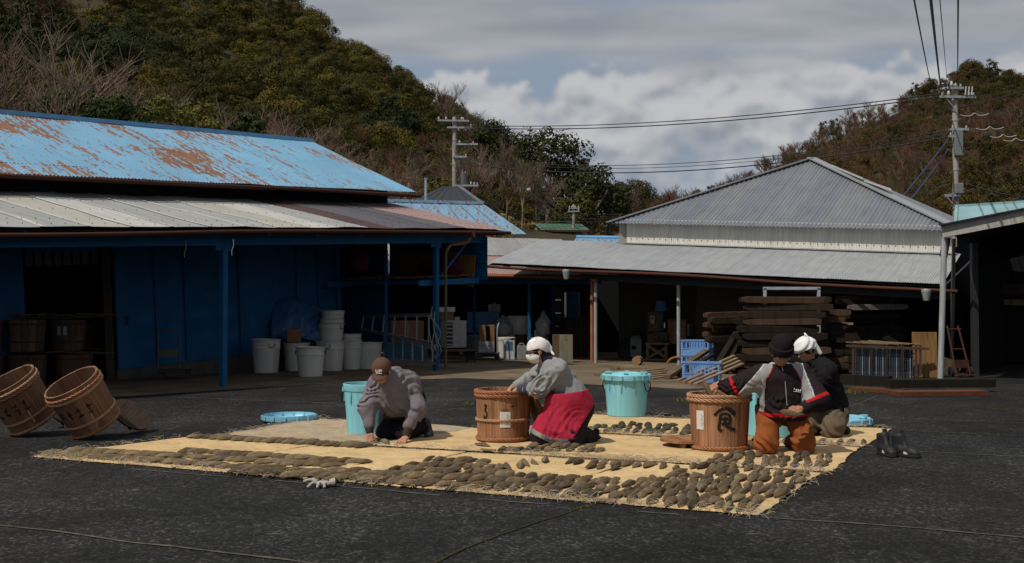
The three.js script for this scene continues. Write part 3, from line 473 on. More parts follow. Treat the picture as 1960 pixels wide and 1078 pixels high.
[[905, 262, 92, 93], [935, 275, 96, 94], [968, 262, 100, 95], [1000, 290, 112, 96], [1030, 300, 114, 97], [880, 290, 88, 98], [1060, 330, 116, 99], [925, 205, 150, 100], [900, 180, 155, 101], [965, 240, 150, 102], [1120, 330, 128, 103], [860, 150, 170, 104]].forEach(([u, v, d, s], i) => bareTree(u, v, d, 3, s, i % 3 ? twigM : twigPale, ['leafless reddish tree just behind the concrete pole', 'leafless tree with several pale trunks on the bank', 'leafless tree with straight trunks above the dry grass', 'leafless tree leaning over the dry grass bank', 'slender leafless tree below the umbrella shaped evergreen', 'leafless reddish tree on the bank over the dark hipped roof', 'leafless tree beside the low olive evergreen', 'leafless skyline tree above the head of the concrete pole', 'leafless skyline tree between dark evergreens on the ridge', 'leafless tree on the skyline beside the umbrella shaped evergreen', 'leafless twigs at the outer side of the dark rounded evergreen', 'leafless tree high on the wooded skyline'][i], GC, 0.75, 5));
{ // dry grass bank and brush below the trees
  const r = rng(311), tuft = crownGeo(19, 0.7, 0.55, 14, 40, 0.22, 0.22), list = [];
  for (let i = 0; i < 900; i++) { const d = 80 + 60 * r(), u = 880 + 420 * r(), x = (u - 980) / FPX * d, y = hillY(x, d), v = 585 - (y - CAM_H) / d * FPX; if (v < 360 || (u > 960 && u < 1180 && d < 116)) continue; const g = u < 1060 && d > 95 && d < 118; list.push([x, y, d, r() * 6.28, 0.7 + r() * 1.1, g ? RGB(0.24 + 0.1 * r(), 0.175 + 0.06 * r(), 0.075) : r() < 0.5 ? RGB(0.13, 0.085, 0.045) : r() < 0.5 ? RGB(0.10, 0.082, 0.03) : RGB(0.055, 0.06, 0.018)]); }
  const im = new THREE.InstancedMesh(tuft, leafM, list.length), o = new THREE.Object3D();
  list.forEach(([x, y, d, t, s, c], i) => { o.position.set(x, y, -d); o.rotation.set(0, t, 0); o.scale.set(s * 1.3, s, s * 1.3); o.updateMatrix(); im.setMatrixAt(i, o.matrix); im.setColorAt(i, c); });
  im.name = 'dry_grass_and_brush'; im.castShadow = im.receiveShadow = true; scene.add(im); stuff(im, 'dry grass and low brush on the bank below the hill', 'brush');
}
// ================================================================ sheds round the yard
const wp = (parent, name, geo, m) => { geo.translate(-parent.position.x, -parent.position.y, -parent.position.z); return mesh(name, geo, m, parent); };   // part given in yard coordinates
// corrugated sheet on the quad A-B (low edge) D-C (high edge), between a0 and a1 metres along A-B
function corr(A, B, C, D, a0, a1, pitch, amp, o = {}) {
  const W = A.distanceTo(B), Hh = A.distanceTo(D), nrm = B.clone().sub(A).cross(D.clone().sub(A)).normalize(); if (nrm.y < -0.01 || (Math.abs(nrm.y) < 0.01 && nrm.z < 0)) nrm.negate();
  const per = o.per || 5, n = Math.max(2, Math.round((a1 - a0) / pitch * per)), rows = o.rows || 4, p = [], t = [], idx = [], lift = o.lift || 0;
  for (let i = 0; i <= n; i++) {
    const a = lerp(a0, a1, i / n), f = a / W, lo = A.clone().lerp(B, f), hi = D.clone().lerp(C, f), top = o.top ? o.top(a) : 1, w = amp * Math.sin(a / pitch * 2 * Math.PI);
    for (let j = 0; j <= rows; j++) { const b = j / rows * top, q = lo.clone().lerp(hi, b).addScaledVector(nrm, w + lift + (o.sag ? o.sag * n3(a * 0.9, b * 3, 7.7) : 0)); p.push(q.x, q.y, q.z); t.push(a / (o.us || 1), b * Hh / (o.vs || 1)); }
  }
  for (let i = 0; i < n; i++) for (let j = 0; j < rows; j++) { const k = i * (rows + 1) + j; idx.push(k, k + rows + 1, k + 1, k + 1, k + rows + 1, k + rows + 2); }
  const g = new THREE.BufferGeometry(); g.setAttribute('position', new THREE.Float32BufferAttribute(p, 3)); g.setAttribute('uv', new THREE.Float32BufferAttribute(t, 2)); g.setIndex(idx); g.computeVertexNormals(); return g;
}
function sheets(parent, name, A, B, C, D, wid, pitch, amp, matFn, o = {}) {
  const W = A.distanceTo(B), n = Math.round(W / wid);
  for (let k = 0; k < n; k++) wp(parent, name, corr(A, B, C, D, k / n * W, (k + 1) / n * W + (k < n - 1 ? pitch * 0.6 : 0), pitch, amp, { ...o, lift: (o.lift || 0) + (k % 2) * 0.004 }), matFn(k, (k + 0.5) / n * W));
}
function screws(parent, A, B, C, D, cols, rowsAt, size, m) {                  // roof screws: too small to pick apart, one part
  const W = A.distanceTo(B), base = new THREE.OctahedronGeometry(size), l = [];
  for (const b of rowsAt) for (let k = 0; k < cols; k++) { const f = (k + 0.5) / cols, q = A.clone().lerp(B, f).lerp(D.clone().lerp(C, f), b); const g = base.clone(); g.translate(q.x, q.y + 0.022, q.z); l.push(g); }
  wp(parent, 'roof_screws', merge(l), m).userData.kind = 'stuff';
}
const quad = (parent, name, pts, m) => { const a = pts[0], e = pts[1].clone().sub(a).normalize(), nn = e.clone().cross(pts[pts.length - 1].clone().sub(a)).normalize(), f = nn.clone().cross(e); return wp(parent, name, quadGeo(pts, pts.map(q => { const d = q.clone().sub(a); return [d.dot(e), d.dot(f)]; })), m); };
const rustBlue = tex(1536, 384, (x, y, i, j) => {
  const s = x * 17 - 9, b = y * 4.19, streak = fbm(s * 11, b * 0.8, 3.1, 3), blob = fbm(s * 0.75 + b * 0.2, b * 0.6, 6.4, 3), fine = fbm(s * 30, b * 7, 1.7, 3);
  const m = sstep(6.0, 4.4, s - b * 0.25) * 0.30 - 0.14 + 0.16 * sstep(1.5, -1, s) * 0;
  const k = sstep(0.15, 0.30, blob * 1.05 + streak * 0.95 + fine * 0.8 + m - 0.05 + 0.05 * sstep(0.3, 0, b)), dk = sstep(0.42, 0.6, fbm(s * 3, b * 4, 9.3, 3) + 0.28 * streak) * 0.5;
  const w = 0.92 + 0.25 * fbm(s * 0.8, b * 0.8, 4.4, 3) + 0.05 * fine, R0 = [0.165 + 0.16 * streak + 0.10 * fine, 0.074 + 0.09 * streak, 0.036 + 0.04 * streak];
  return [lerp(0.155 * w, R0[0], k) * (1 - dk), lerp(0.335 * w, R0[1], k) * (1 - dk), lerp(0.50 * w, R0[2], k) * (1 - dk)];
});
const rustM = mat(1, 1, 1, 0.55, { map: rustBlue }), rust2 = mat(1, 1, 1, 0.55, { map: rep(rustBlue, 0.9, 0.8) });
const sheetM = (r, g, b, rough = 0.6) => mat(r / 0.8, g / 0.8, b / 0.8, rough, { map: rep(tStreak, 0.7, 0.5) });
const shGrey = [sheetM(0.265, 0.275, 0.28), sheetM(0.25, 0.26, 0.265), sheetM(0.28, 0.285, 0.285)], shCream = sheetM(0.32, 0.315, 0.285), shWhite = sheetM(0.38, 0.385, 0.38), shBrown = sheetM(0.060, 0.036, 0.034), shSlate = [sheetM(0.075, 0.073, 0.086), sheetM(0.088, 0.084, 0.096)], shPink = sheetM(0.27, 0.185, 0.18);

{ // ---------------------------------------------------------- long blue shed
  const B = thing('blue_shed', 'long dark blue shed with rusty light blue roof and grey lean-to', 'shed', V(-5.1, 0, -19.4));
  const A1 = S(-9, -2.6, 3.85), B1 = S(8, -2.6, 3.85), C1 = S(8, -6.46, 5.48), D1 = S(-9, -6.46, 5.48);
  sheets(B, 'roof_sheet', A1, B1, C1, D1, 0.74, 0.076, 0.009, () => rustM, { us: 17, vs: 4.19, rows: 6, sag: 0.02 });
  quad(B, 'back_roof', [C1, D1, S(-9, -10.4, 3.85), S(8, -10.4, 3.85)], M.tealRoof);
  wp(B, 'ridge_cap', merge([beam(D1.clone().add(V(0, 0.03, 0)), C1.clone().add(V(0, 0.03, 0)), 0.22, 0.05), beam(D1.clone().add(V(0.03, 0.0, 0.10)), C1.clone().add(V(0.03, 0.0, 0.1)), 0.1, 0.09)]), painted(0.14, 0.34, 0.56, 0.55, 2));
  wp(B, 'gutter', tube([S(-9, -2.5, 3.77), S(-3, -2.5, 3.79), S(2, -2.5, 3.78), S(5, -2.5, 3.77), S(8.05, -2.5, 3.74)], 0.042, 40, 8), M.gutter);
  // walls under the high roof
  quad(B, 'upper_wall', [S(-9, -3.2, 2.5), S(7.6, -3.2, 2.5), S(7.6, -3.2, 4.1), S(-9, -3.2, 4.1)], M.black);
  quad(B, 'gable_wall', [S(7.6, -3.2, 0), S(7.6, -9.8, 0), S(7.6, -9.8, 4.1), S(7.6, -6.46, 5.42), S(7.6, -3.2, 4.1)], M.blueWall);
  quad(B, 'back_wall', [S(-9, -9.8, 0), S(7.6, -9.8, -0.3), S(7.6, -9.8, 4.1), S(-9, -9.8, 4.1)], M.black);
  quad(B, 'side_wall', [S(-9, -3.2, 0.4), S(-9, -9.8, 0.4), S(-9, -9.8, 4.1), S(-9, -6.46, 5.42), S(-9, -3.2, 4.1)], M.blueWall);
  const wallPanel = (n, s0, s1, dn, y0, y1, m) => wp(B, n, beam(S(s0, -3.2 + dn, (y0 + y1) / 2), S(s1, -3.2 + dn, (y0 + y1) / 2), 0.06, y1 - y0), m);
  wallPanel('wall_panel', -9, -1.9, 0, 0.22, 2.62, M.blueWall); wallPanel('lintel', -1.9, -0.1, -0.02, 2.47, 2.62, M.blueWall);
  wallPanel('sliding_door', -0.1, 2.15, 0.08, 0.2, 2.62, M.blueWall); wallPanel('sliding_door', 2.15, 3.87, 0.06, 0.2, 2.62, M.blueWall); wallPanel('wall_panel', 3.87, 5.86, 0, 0.2, 2.62, M.blueWall);
  wallPanel('door_jamb', -0.34, -0.16, 0.05, 0, 2.55, woodM('jamb', 0.05, 0.038, 0.028)); wallPanel('corner_post', 5.80, 5.92, 0.06, -0.25, 2.62, M.bluePost);
  for (const s of [0.75, 1.45, 2.85, 4.55, 5.2]) wallPanel('seam_strip', s, s + 0.03, s < 3.8 ? 0.125 : 0.045, 0.22, 2.6, M.blueWall);
  wp(B, 'window', beam(S(-3.6, -3.16, 1.55), S(-2.75, -3.16, 1.55), 0.04, 0.95), M.glass);
  wp(B, 'door_handle', rbox(0.03, 0.2, 0.04, 0.01).translate(...S(0.12, -3.05, 1.15).toArray()), M.darkSteel);
  for (let k = 0; k < 9; k++) wp(B, 'transom_strip', beam(S(-1.85 + k * 0.19, -3.28, 2.36), S(-1.72 + k * 0.19, -3.28, 2.36), 0.02, 0.24), sheetM(0.10, 0.105, 0.10, 0.8));
  const ft = []; for (let i = 0; i < 12; i++) { const s0 = -0.05 + i * 0.5, s1 = s0 + 0.497, m = (s0 + s1) / 2, top = 0.2 + 0.0524 * m; ft.push(beam(S(s0, -3.2, top / 2 - 0.0524 * s0), S(s1, -3.2, top / 2 - 0.0524 * s1), 0.16, top)); } wp(B, 'footing', merge(ft), M.foot);
  wp(B, 'interior_partition', beam(S(-0.2, -3.3, 1.2), S(-0.2, -9.7, 1.2), 0.06, 3), M.black);
  // lean-to roof
  const A2 = S(-9, 0.45, 2.8), B2 = S(7.7, 0.45, 2.8), C2 = S(7.7, -3.2, 3.58), D2 = S(-9, -3.2, 3.58);
  sheets(B, 'lean_to_sheet', A2, B2, C2, D2, 0.76, 0.036, 0.0055, (k, a) => { const s = a - 9; return s < 2.96 ? (s > -2.9 && s < -2.1 ? shCream : s > -2.1 && s < -1.3 ? shWhite : s > 1.55 && s < 2.2 ? shWhite : s > 0.8 && s < 1.5 ? shCream : shGrey[k % 3]) : s < 3.75 ? shBrown : s < 6.4 ? shSlate[k % 2] : shPink; }, { per: 4, rows: 5, sag: 0.03 });
  for (let k = 1; k < 16; k++) { const a = k * 0.76; if (a - 9 > 1.6 || a - 9 < -6) continue; wp(B, 'sheet_lap', corr(A2, B2, C2, D2, a - 0.03, a + 0.05, 0.036, 0.0055, { lift: 0.011, per: 6, rows: 5, sag: 0.03 }), shWhite); }
  screws(B, A2, B2, C2, D2, 74, [0.03, 0.15, 0.44, 0.72], 0.011, M.darkSteel); screws(B, A1, B1, C1, D1, 60, [0.04, 0.28, 0.52, 0.76], 0.009, painted(0.10, 0.22, 0.33, 0.6));
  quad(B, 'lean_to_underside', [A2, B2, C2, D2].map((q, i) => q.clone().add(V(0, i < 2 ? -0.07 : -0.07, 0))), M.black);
  wp(B, 'gutter', tube([S(-9, 0.52, 2.66), S(-4, 0.52, 2.655), S(-2, 0.52, 2.68), S(0, 0.52, 2.715), S(3, 0.52, 2.72), S(6, 0.52, 2.71), S(7.75, 0.52, 2.70)], 0.038, 60, 8), M.gutter);
  wp(B, 'front_beam', beam(S(-9, 0, 2.58), S(7.45, 0, 2.58), 0.09, 0.17), M.bluePost); wp(B, 'fascia', beam(S(-9, 0.36, 2.70), S(7.7, 0.36, 2.70), 0.03, 0.10), M.gutter);
  for (let s = -8.5; s < 7.6; s += 1.15) wp(B, 'rafter', beam(S(s, 0.4, 2.69), S(s, -3.18, 3.44), 0.05, 0.09), M.bluePost);
  for (const s of [-6.2, 0, 5.74]) { const g = S(s, 0, 2.52); wp(B, 'post', box(0.1, g.y, 0.1, g.x, g.y / 2, g.z, 0, YAW_S), M.bluePost); wp(B, 'gusset', box(0.34, 0.12, 0.02, g.x, g.y - 0.06, g.z + 0.05, 0, YAW_S), M.bluePost); }
  // hanging end wall with its rails
  const E0 = S(7.4, 0.13, 1.64), E1 = S(7.4, -2.94, 1.64), E2 = S(7.4, -2.94, 2.9), E3 = S(7.4, 0.13, 2.62);
  sheets(B, 'end_wall_sheet', E0, E1, E2, E3, 0.62, 0.05, 0.006, () => M.blueWall, { rows: 2 });
  wp(B, 'end_rail', beam(S(7.36, 0.13, 2.06), S(7.36, -2.9, 2.06), 0.05, 0.06), M.bluePost); wp(B, 'end_rail', beam(S(7.36, 0.13, 2.56), S(7.36, -2.9, 2.56), 0.05, 0.06), M.bluePost); wp(B, 'end_post', beam(S(7.38, 0.15, 1.63), S(7.38, 0.15, 2.7), 0.06, 0.06), M.bluePost);
  wp(B, 'brace', cyl(S(5.85, 0.02, 1.75), S(6.75, 0.05, 2.5), 0.022), M.bluePost);
  const dp = S(5.95, 0.1, 0); wp(B, 'downpipe', merge([tube([S(6.35, 0.5, 2.66), S(6.33, 0.4, 2.5), S(6.08, 0.12, 2.44), S(5.97, 0.1, 2.3)], 0.034, 16, 8)]), M.rustPipe); wp(B, 'downpipe', cyl(V(dp.x, 0.02, dp.z), S(5.95, 0.1, 2.3), 0.032), painted(0.10, 0.09, 0.05, 0.7, 3)); wp(B, 'rain_head', box(0.14, 0.16, 0.12).translate(...S(6.35, 0.52, 2.68).toArray()), M.gutter);
  // storage bay beyond the wall
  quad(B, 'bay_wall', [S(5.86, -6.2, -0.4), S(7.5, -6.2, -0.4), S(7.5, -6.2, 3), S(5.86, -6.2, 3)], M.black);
  wp(B, 'bay_post', beam(S(5.86, -1.6, -0.3), S(5.86, -1.6, 2.4), 0.07, 0.07, V(1, 0, 0)), M.bluePost);
  // loft
  for (let k = 0; k < 6; k++) wp(B, 'loft_plank', beam(S(5.7, -2.9 + k * 0.5, 1.74 + 0.02 * (k % 2)), S(7.34, -2.9 + k * 0.5, 1.74 + 0.02 * (k % 2)), 0.42, 0.035), M.shelf);
  for (const n of [-2.95, -0.12]) wp(B, 'loft_beam', beam(S(5.3, n, 1.63), S(7.36, n, 1.63), 0.06, 0.12), M.bluePost);
}
for (const [u, v, l] of [[355, 462, 'short pale cord hanging from the beam of the blue shed'], [446, 458, 'pale cord hanging from the beam beside the blue post']]) { const p = at(u, v, 18.4); tag(mesh('hanging_cord', tube([p, p.clone().add(V(0.01, -0.1, 0)), p.clone().add(V(-0.02, -0.2, 0)), p.clone().add(V(-0.015, -0.27, 0))], 0.006, 10, 4), mat(0.3, 0.28, 0.24, 0.9), scene), l, 'cord'); }
{ // ---------------------------------------------------------- things in the loft of the blue shed
  const a = S(7.28, -0.55, 1.80), b = S(7.28, -2.6, 1.80), c = S(7.33, -2.6, 2.42), d = S(7.33, -0.55, 2.25);
  tag(mesh('plywood_sheet', beam(S(7.28, -0.62, 2.02), S(7.28, -2.6, 2.14), 0.02, 0.58), M.plywood, scene), 'orange plywood sheet leaning against the end wall in the loft', 'plywood');
  tag(mesh('plywood_sheet', beam(S(7.2, -0.1, 1.84), S(7.2, -0.6, 1.9), 0.02, 0.72), M.plywood, scene), 'orange plywood offcut behind the downpipe at the loft edge', 'plywood');
  const g = new THREE.SphereGeometry(1, 32, 20), p = g.attributes.position; for (let i = 0; i < p.count; i++) { const q = V(p.getX(i), p.getY(i), p.getZ(i)), k = 1 + 0.5 * fbm(q.x * 1.6, q.y * 1.6, q.z * 1.6, 4); p.setXYZ(i, q.x * k * 0.75, Math.max(-0.16, q.y * k * 0.26), q.z * k * 0.4); } g.computeVertexNormals();
  tag(mesh('net_heap', g, M.net, scene, S(6.75, -0.75, 1.92), [0, YAW_S + 1.2, 0]), 'heap of dark red netting piled in the loft before the plywood', 'net');
  const h = new THREE.SphereGeometry(1, 24, 24), q = h.attributes.position; for (let i = 0; i < q.count; i++) { const x = q.getX(i), y = q.getY(i), z = q.getZ(i), w = 0.10 + 0.17 * sstep(0.8, -0.6, y), k = 1 + 0.22 * Math.sin(Math.atan2(z, x) * 7 + y * 2) * (0.5 + y * 0.4); q.setXYZ(i, x * w * k, y * 0.42, z * w * k); } h.computeVertexNormals();
  const nb = at(687, 486, 24.6); tag(mesh('net_bag', h, mat(0.075, 0.012, 0.03, 0.95, { map: rep(tCloth, 2) }), scene, nb), 'dark purple net bag hanging under the lean-to roof', 'net bag');
}
{ // ---------------------------------------------------------- grey-roofed building across the yard
  const B = thing('grey_shed', 'low shed with grey corrugated hip roof and long grey lean-to', 'shed', V(2.08, 0, -27.3));
  const A = R(-2.95, -0.42, 2.366), Bq = R(8.3, -0.42, 2.366), C = R(8.0, 3.2, 3.13), D = R(-3.5, 3.2, 3.13), lg = [sheetM(0.315, 0.33, 0.35, 0.5), sheetM(0.32, 0.335, 0.352, 0.5), sheetM(0.305, 0.32, 0.34, 0.5)];
  sheets(B, 'lean_to_sheet', A, Bq, C, D, 0.8, 0.05, 0.008, k => lg[(k * 7) % 3], { per: 5, rows: 4, sag: 0.012 }); screws(B, A, Bq, C, D, 44, [0.05, 0.32, 0.6, 0.88], 0.011, M.galv);
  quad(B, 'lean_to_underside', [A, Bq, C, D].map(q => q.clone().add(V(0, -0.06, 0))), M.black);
  const gut = []; for (let k = 0; k <= 12; k++) gut.push(R(lerp(-3.0, 8.6, k / 12), -0.5, 2.27 - 0.02 * Math.sin(k * 0.9) - (k > 7 ? 0.012 * (k - 7) : 0))); wp(B, 'gutter', tube(gut, 0.036, 60, 8), painted(0.075, 0.03, 0.02, 0.8, 2));
  wp(B, 'front_beam', beam(R(-0.4, 0, 2.13), R(8.4, 0, 2.13), 0.09, 0.16), M.darkSteel); wp(B, 'rain_head', lathe([[0.06, -0.12], [0.10, 0.06], [0.10, 0.12], [0.08, 0.12]], 10).translate(...R(-0.55, -0.5, 2.17).toArray()), M.galv); wp(B, 'rain_head', lathe([[0.06, -0.12], [0.10, 0.06], [0.10, 0.12], [0.08, 0.12]], 10).translate(...R(8.0, -0.52, 2.13).toArray()), M.galv);
  for (let t = -2.5; t < 8.5; t += 1.2) wp(B, 'rafter', beam(R(t, -0.35, 2.28), R(t, 3.15, 3.02), 0.05, 0.08), M.darkSteel);
  for (const t of [0, 2.24]) { const g = R(t, 0, 2.08); wp(B, 'post', cyl(V(g.x, 0, g.z), g, 0.045, 0.045, 12), M.greyPost); wp(B, 'gusset', box(0.26, 0.09, 0.03, g.x, g.y - 0.02, g.z, 0, YAW_R), M.darkSteel); }
  { const g = R(-0.13, 0.05, 1.98); wp(B, 'downpipe', merge([cyl(V(g.x, 0.03, g.z), g, 0.042, 0.042, 12), tube([g, R(-0.12, 0.05, 2.04), R(-0.02, -0.12, 2.06), R(0.12, -0.14, 2.06)], 0.045, 12, 8)]), M.rustPipe); }
  // hip roof
  const L = R(-1.1, 2.75, 3.64), Q = R(8.1, 2.75, 3.64), P1 = R(3.2, 7.2, 5.85), P2 = R(3.2, 13, 5.85), W = L.distanceTo(Q), ax = 4.3, ht = P1.distanceTo(L.clone().lerp(Q, ax / W)), up = P1.clone().sub(L.clone().lerp(Q, ax / W));
  const hm = [sheetM(0.155, 0.172, 0.20, 0.4), sheetM(0.165, 0.18, 0.205, 0.4), sheetM(0.148, 0.165, 0.195, 0.4), sheetM(0.17, 0.18, 0.195, 0.45)];
  sheets(B, 'roof_sheet', L, Q, Q.clone().add(up), L.clone().add(up), 0.82, 0.102, 0.016, k => hm[(k * 5) % 4], { per: 8, rows: 6, top: a => Math.min(a / ax, (W - a) / (W - ax)) });
  { const l = [], base = new THREE.OctahedronGeometry(0.013); for (const b of [0.03, 0.27, 0.52, 0.76]) for (let k = 0; k < 40; k++) { const a = (k + 0.5) / 40 * W; if (Math.min(a / ax, (W - a) / (W - ax)) < b + 0.03) continue; const q = L.clone().lerp(Q, a / W).addScaledVector(up, b), g = base.clone(); g.translate(q.x, q.y + 0.02, q.z + 0.01); l.push(g); } wp(B, 'roof_screws', merge(l), M.galv).userData.kind = 'stuff'; }
  quad(B, 'side_roof', [Q, R(8.1, 15, 3.64), P2, P1], hm[0]); quad(B, 'side_roof', [L, R(-1.1, 15, 3.64), P2, P1], hm[1]);
  for (const e of [L, Q]) wp(B, 'hip_cap', beam(e.clone().add(V(0, 0.03, 0)), P1.clone().add(V(0, 0.045, 0)), 0.30, 0.03), sheetM(0.24, 0.255, 0.28, 0.4));
  { const a = at(1592, 315, 30.6), b = at(1652, 340, 29.0), c = at(1706, 361, 27.9), o = V(0.25, 0.06, -0.7); for (const [p, q] of [[a, b], [b.clone().add(V(0.03, -0.05, 0)), c]]) wp(B, 'skylight', merge([quadGeo([p, q, q.clone().add(o), p.clone().add(o)]), quadGeo([p, q, q.clone().add(V(0, -0.06, 0)), p.clone().add(V(0, -0.06, 0))])]), sheetM(0.42, 0.43, 0.42, 0.5)); }
  const w0 = R(-0.65, 3.0, 3.09), w1 = R(7.9, 3.0, 3.09), ww = sheetM(0.60, 0.585, 0.54, 0.7); sheets(B, 'upper_wall_sheet', w0, w1, w1.clone().add(V(0, 0.68, 0)), w0.clone().add(V(0, 0.68, 0)), 0.82, 0.06, 0.007, () => ww, { rows: 1 });
  wp(B, 'flashing', beam(R(-0.7, 2.93, 3.11), R(7.95, 2.93, 3.11), 0.14, 0.03), M.galv); wp(B, 'corner_board', beam(R(-0.75, 3.0, 3.1), R(-0.75, 3.0, 3.7), 0.22, 0.03, V(0, 0, 1)), sheetM(0.3, 0.3, 0.28));
  { const l = [], base = new THREE.OctahedronGeometry(0.016); for (let k = 0; k < 48; k++) { const q = R(-0.5 + k * 0.172, 2.985, 3.24 + 0.006 * (k % 3)), g = base.clone(); g.translate(q.x, q.y, q.z); l.push(g); } for (let k = 0; k < 40; k++) { const q = R(-0.5 + k * 0.21, 2.985, 3.66), g = base.clone(); g.translate(q.x, q.y, q.z); l.push(g); } wp(B, 'wall_screws', merge(l), M.darkSteel).userData.kind = 'stuff'; }
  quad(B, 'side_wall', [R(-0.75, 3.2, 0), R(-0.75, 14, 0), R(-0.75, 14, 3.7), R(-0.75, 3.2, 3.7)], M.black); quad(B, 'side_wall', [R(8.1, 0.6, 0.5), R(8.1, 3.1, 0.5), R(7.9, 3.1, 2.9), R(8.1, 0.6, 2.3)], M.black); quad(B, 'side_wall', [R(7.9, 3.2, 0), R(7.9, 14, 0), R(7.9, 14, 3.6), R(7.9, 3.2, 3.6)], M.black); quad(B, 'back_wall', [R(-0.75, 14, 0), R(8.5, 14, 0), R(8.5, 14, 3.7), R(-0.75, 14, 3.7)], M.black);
  // wall under the lean-to: ribbed sheets, then a plastered stretch, then an open bay
  { const a = R(-0.95, 3.1, 0.12), b = R(1.35, 3.1, 0.12); sheets(B, 'ribbed_wall_sheet', a, b, b.clone().add(V(0, 2.9, 0)), a.clone().add(V(0, 2.9, 0)), 0.77, 0.09, 0.012, () => sheetM(0.06, 0.058, 0.05, 0.85), { rows: 1, per: 6 }); }
  wp(B, 'plaster_wall', beam(R(1.35, 3.14, 1.4), R(4.95, 3.14, 1.4), 0.1, 3.2), mat(0.13, 0.12, 0.095, 0.9, { map: rep(tDirt, 0.6) }));
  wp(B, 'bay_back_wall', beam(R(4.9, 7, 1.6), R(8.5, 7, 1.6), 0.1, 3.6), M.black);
  wp(B, 'wall_base', merge([beam(R(-0.95, 3.1, 0.06), R(1.35, 3.1, 0.1), 0.16, 0.24)]), M.foot);
}
{ // ---------------------------------------------------------- low link roof between the two sheds
  const B = thing('link_shed', 'low open shed with faded grey and pink roof between both sheds', 'shed', V(0.3, 0, -30));
  const e0 = at(610, 520, 29.0), e1 = at(1165, 527, 30.2), m0 = at(640, 488, 31), m1 = at(1120, 492, 31.8), t0 = at(660, 449, 34), t1 = at(1075, 458, 34.4);  // left roof end drawn out unseen to keep sun off the back wall
  sheets(B, 'lower_roof_sheet', e0, e1, m1, m0, 0.8, 0.06, 0.006, () => shPink, { rows: 2 }); sheets(B, 'upper_roof_sheet', m0.clone().add(V(0, 0.02, 0)), m1.clone().add(V(0, 0.02, 0)), t1, t0, 0.8, 0.06, 0.006, k => [sheetM(0.22, 0.225, 0.23), sheetM(0.25, 0.25, 0.25)][k % 2], { rows: 2 });
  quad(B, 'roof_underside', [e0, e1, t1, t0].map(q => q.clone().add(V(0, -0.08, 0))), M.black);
  wp(B, 'gutter', cyl(e0.clone().add(V(0, -0.06, 0.06)), e1.clone().add(V(0, -0.06, 0.06)), 0.05), M.rustPipe); wp(B, 'front_beam', beam(at(700, 538, 29.6), at(1150, 539, 30.6), 0.1, 0.16), M.bluePost);
  for (const [u, d] of [[1013, 29.9], [908, 31.5], [706, 29.5], [1060, 33]]) { const q = at(u, 536, d); wp(B, 'post', box(0.08, q.y, 0.08, q.x, q.y / 2, q.z), M.bluePost); }
  wp(B, 'back_wall', beam(at(600, 585, 33.4).setY(1.45), at(1060, 585, 33.8).setY(1.45), 0.1, 3.1), M.black); wp(B, 'back_wall', beam(at(1110, 585, 33.8).setY(1.45), at(1215, 585, 33.6).setY(1.45), 0.1, 3.1), M.black);
  wp(B, 'blue_door', beam(at(1084, 585, 33.4).setY(1.2), at(1108, 585, 33.4).setY(1.2), 0.04, 1.3), painted(0.03, 0.08, 0.15, 0.7)); wp(B, 'door_post', beam(at(1074, 585, 33.2).setY(1.2), at(1080, 585, 33.2).setY(1.2), 0.1, 2.6), M.black); wp(B, 'sill', beam(at(1060, 585, 33.7).setY(1.96), at(1110, 585, 33.7).setY(1.96), 0.1, 0.25), M.black);
  for (let k = 0; k < 5; k++) wp(B, 'block', box(0.42, 0.36, 0.2).translate(...at(1066, 0, 33.2).setY(0.2 + k * 0.40).toArray()), M.foot);
}
{ // ---------------------------------------------------------- sheds and houses behind
  const B = thing('blue_roofed_shed', 'farther shed with faded blue hip roof and rusty ridge', 'shed', V(-1.5, 0, -42));
  const a = at(600, 452, 38), b = at(1008, 448, 38), c = at(926, 391, 43.4), d = at(640, 383, 43.4); quad(B, 'front_roof', [a, b, c, d], rust2); quad(B, 'hip_roof', [b, at(1000, 445, 49), c], M.tealRoof); quad(B, 'back_roof', [d, c, at(1000, 445, 49), at(600, 445, 49)], M.tealRoof);
  for (let k = 1; k < 12; k++) { const f = k / 12; wp(B, 'roof_seam', beam(a.clone().lerp(b, f).add(V(0, 0.01, 0)), d.clone().lerp(c, f).add(V(0, 0.01, 0)), 0.05, 0.02), rust2); }
  wp(B, 'ridge_cap', beam(d.clone().add(V(0, 0.03, 0)), c.clone().add(V(0, 0.03, 0)), 0.4, 0.12), rust2); quad(B, 'wall', [at(610, 585, 38.6).setY(0), at(1000, 585, 38.6).setY(0), b.clone().add(V(-0.1, -0.12, -0.4)), a.clone().add(V(0.2, -0.12, -0.4))], M.black);
  const G = thing('blue_roofed_shed', 'small strip of bright blue roof behind the grey lean-to', 'shed', V(4, 0, -44)); const p = at(1092, 470, 42), q = at(1215, 470, 42), r = at(1215, 457, 43.5), s = at(1103, 455, 43.5); quad(G, 'roof', [p, q, r, s], rust2); wp(G, 'ridge_cap', cyl(s.clone().add(V(0, 0.02, 0)), r.clone().add(V(0, 0.02, 0)), 0.08), painted(0.13, 0.34, 0.6, 0.5)); quad(G, 'wall', [at(1098, 585, 43).setY(0), at(1215, 585, 43).setY(0), at(1215, 466, 43), at(1098, 466, 43)], M.black);
}
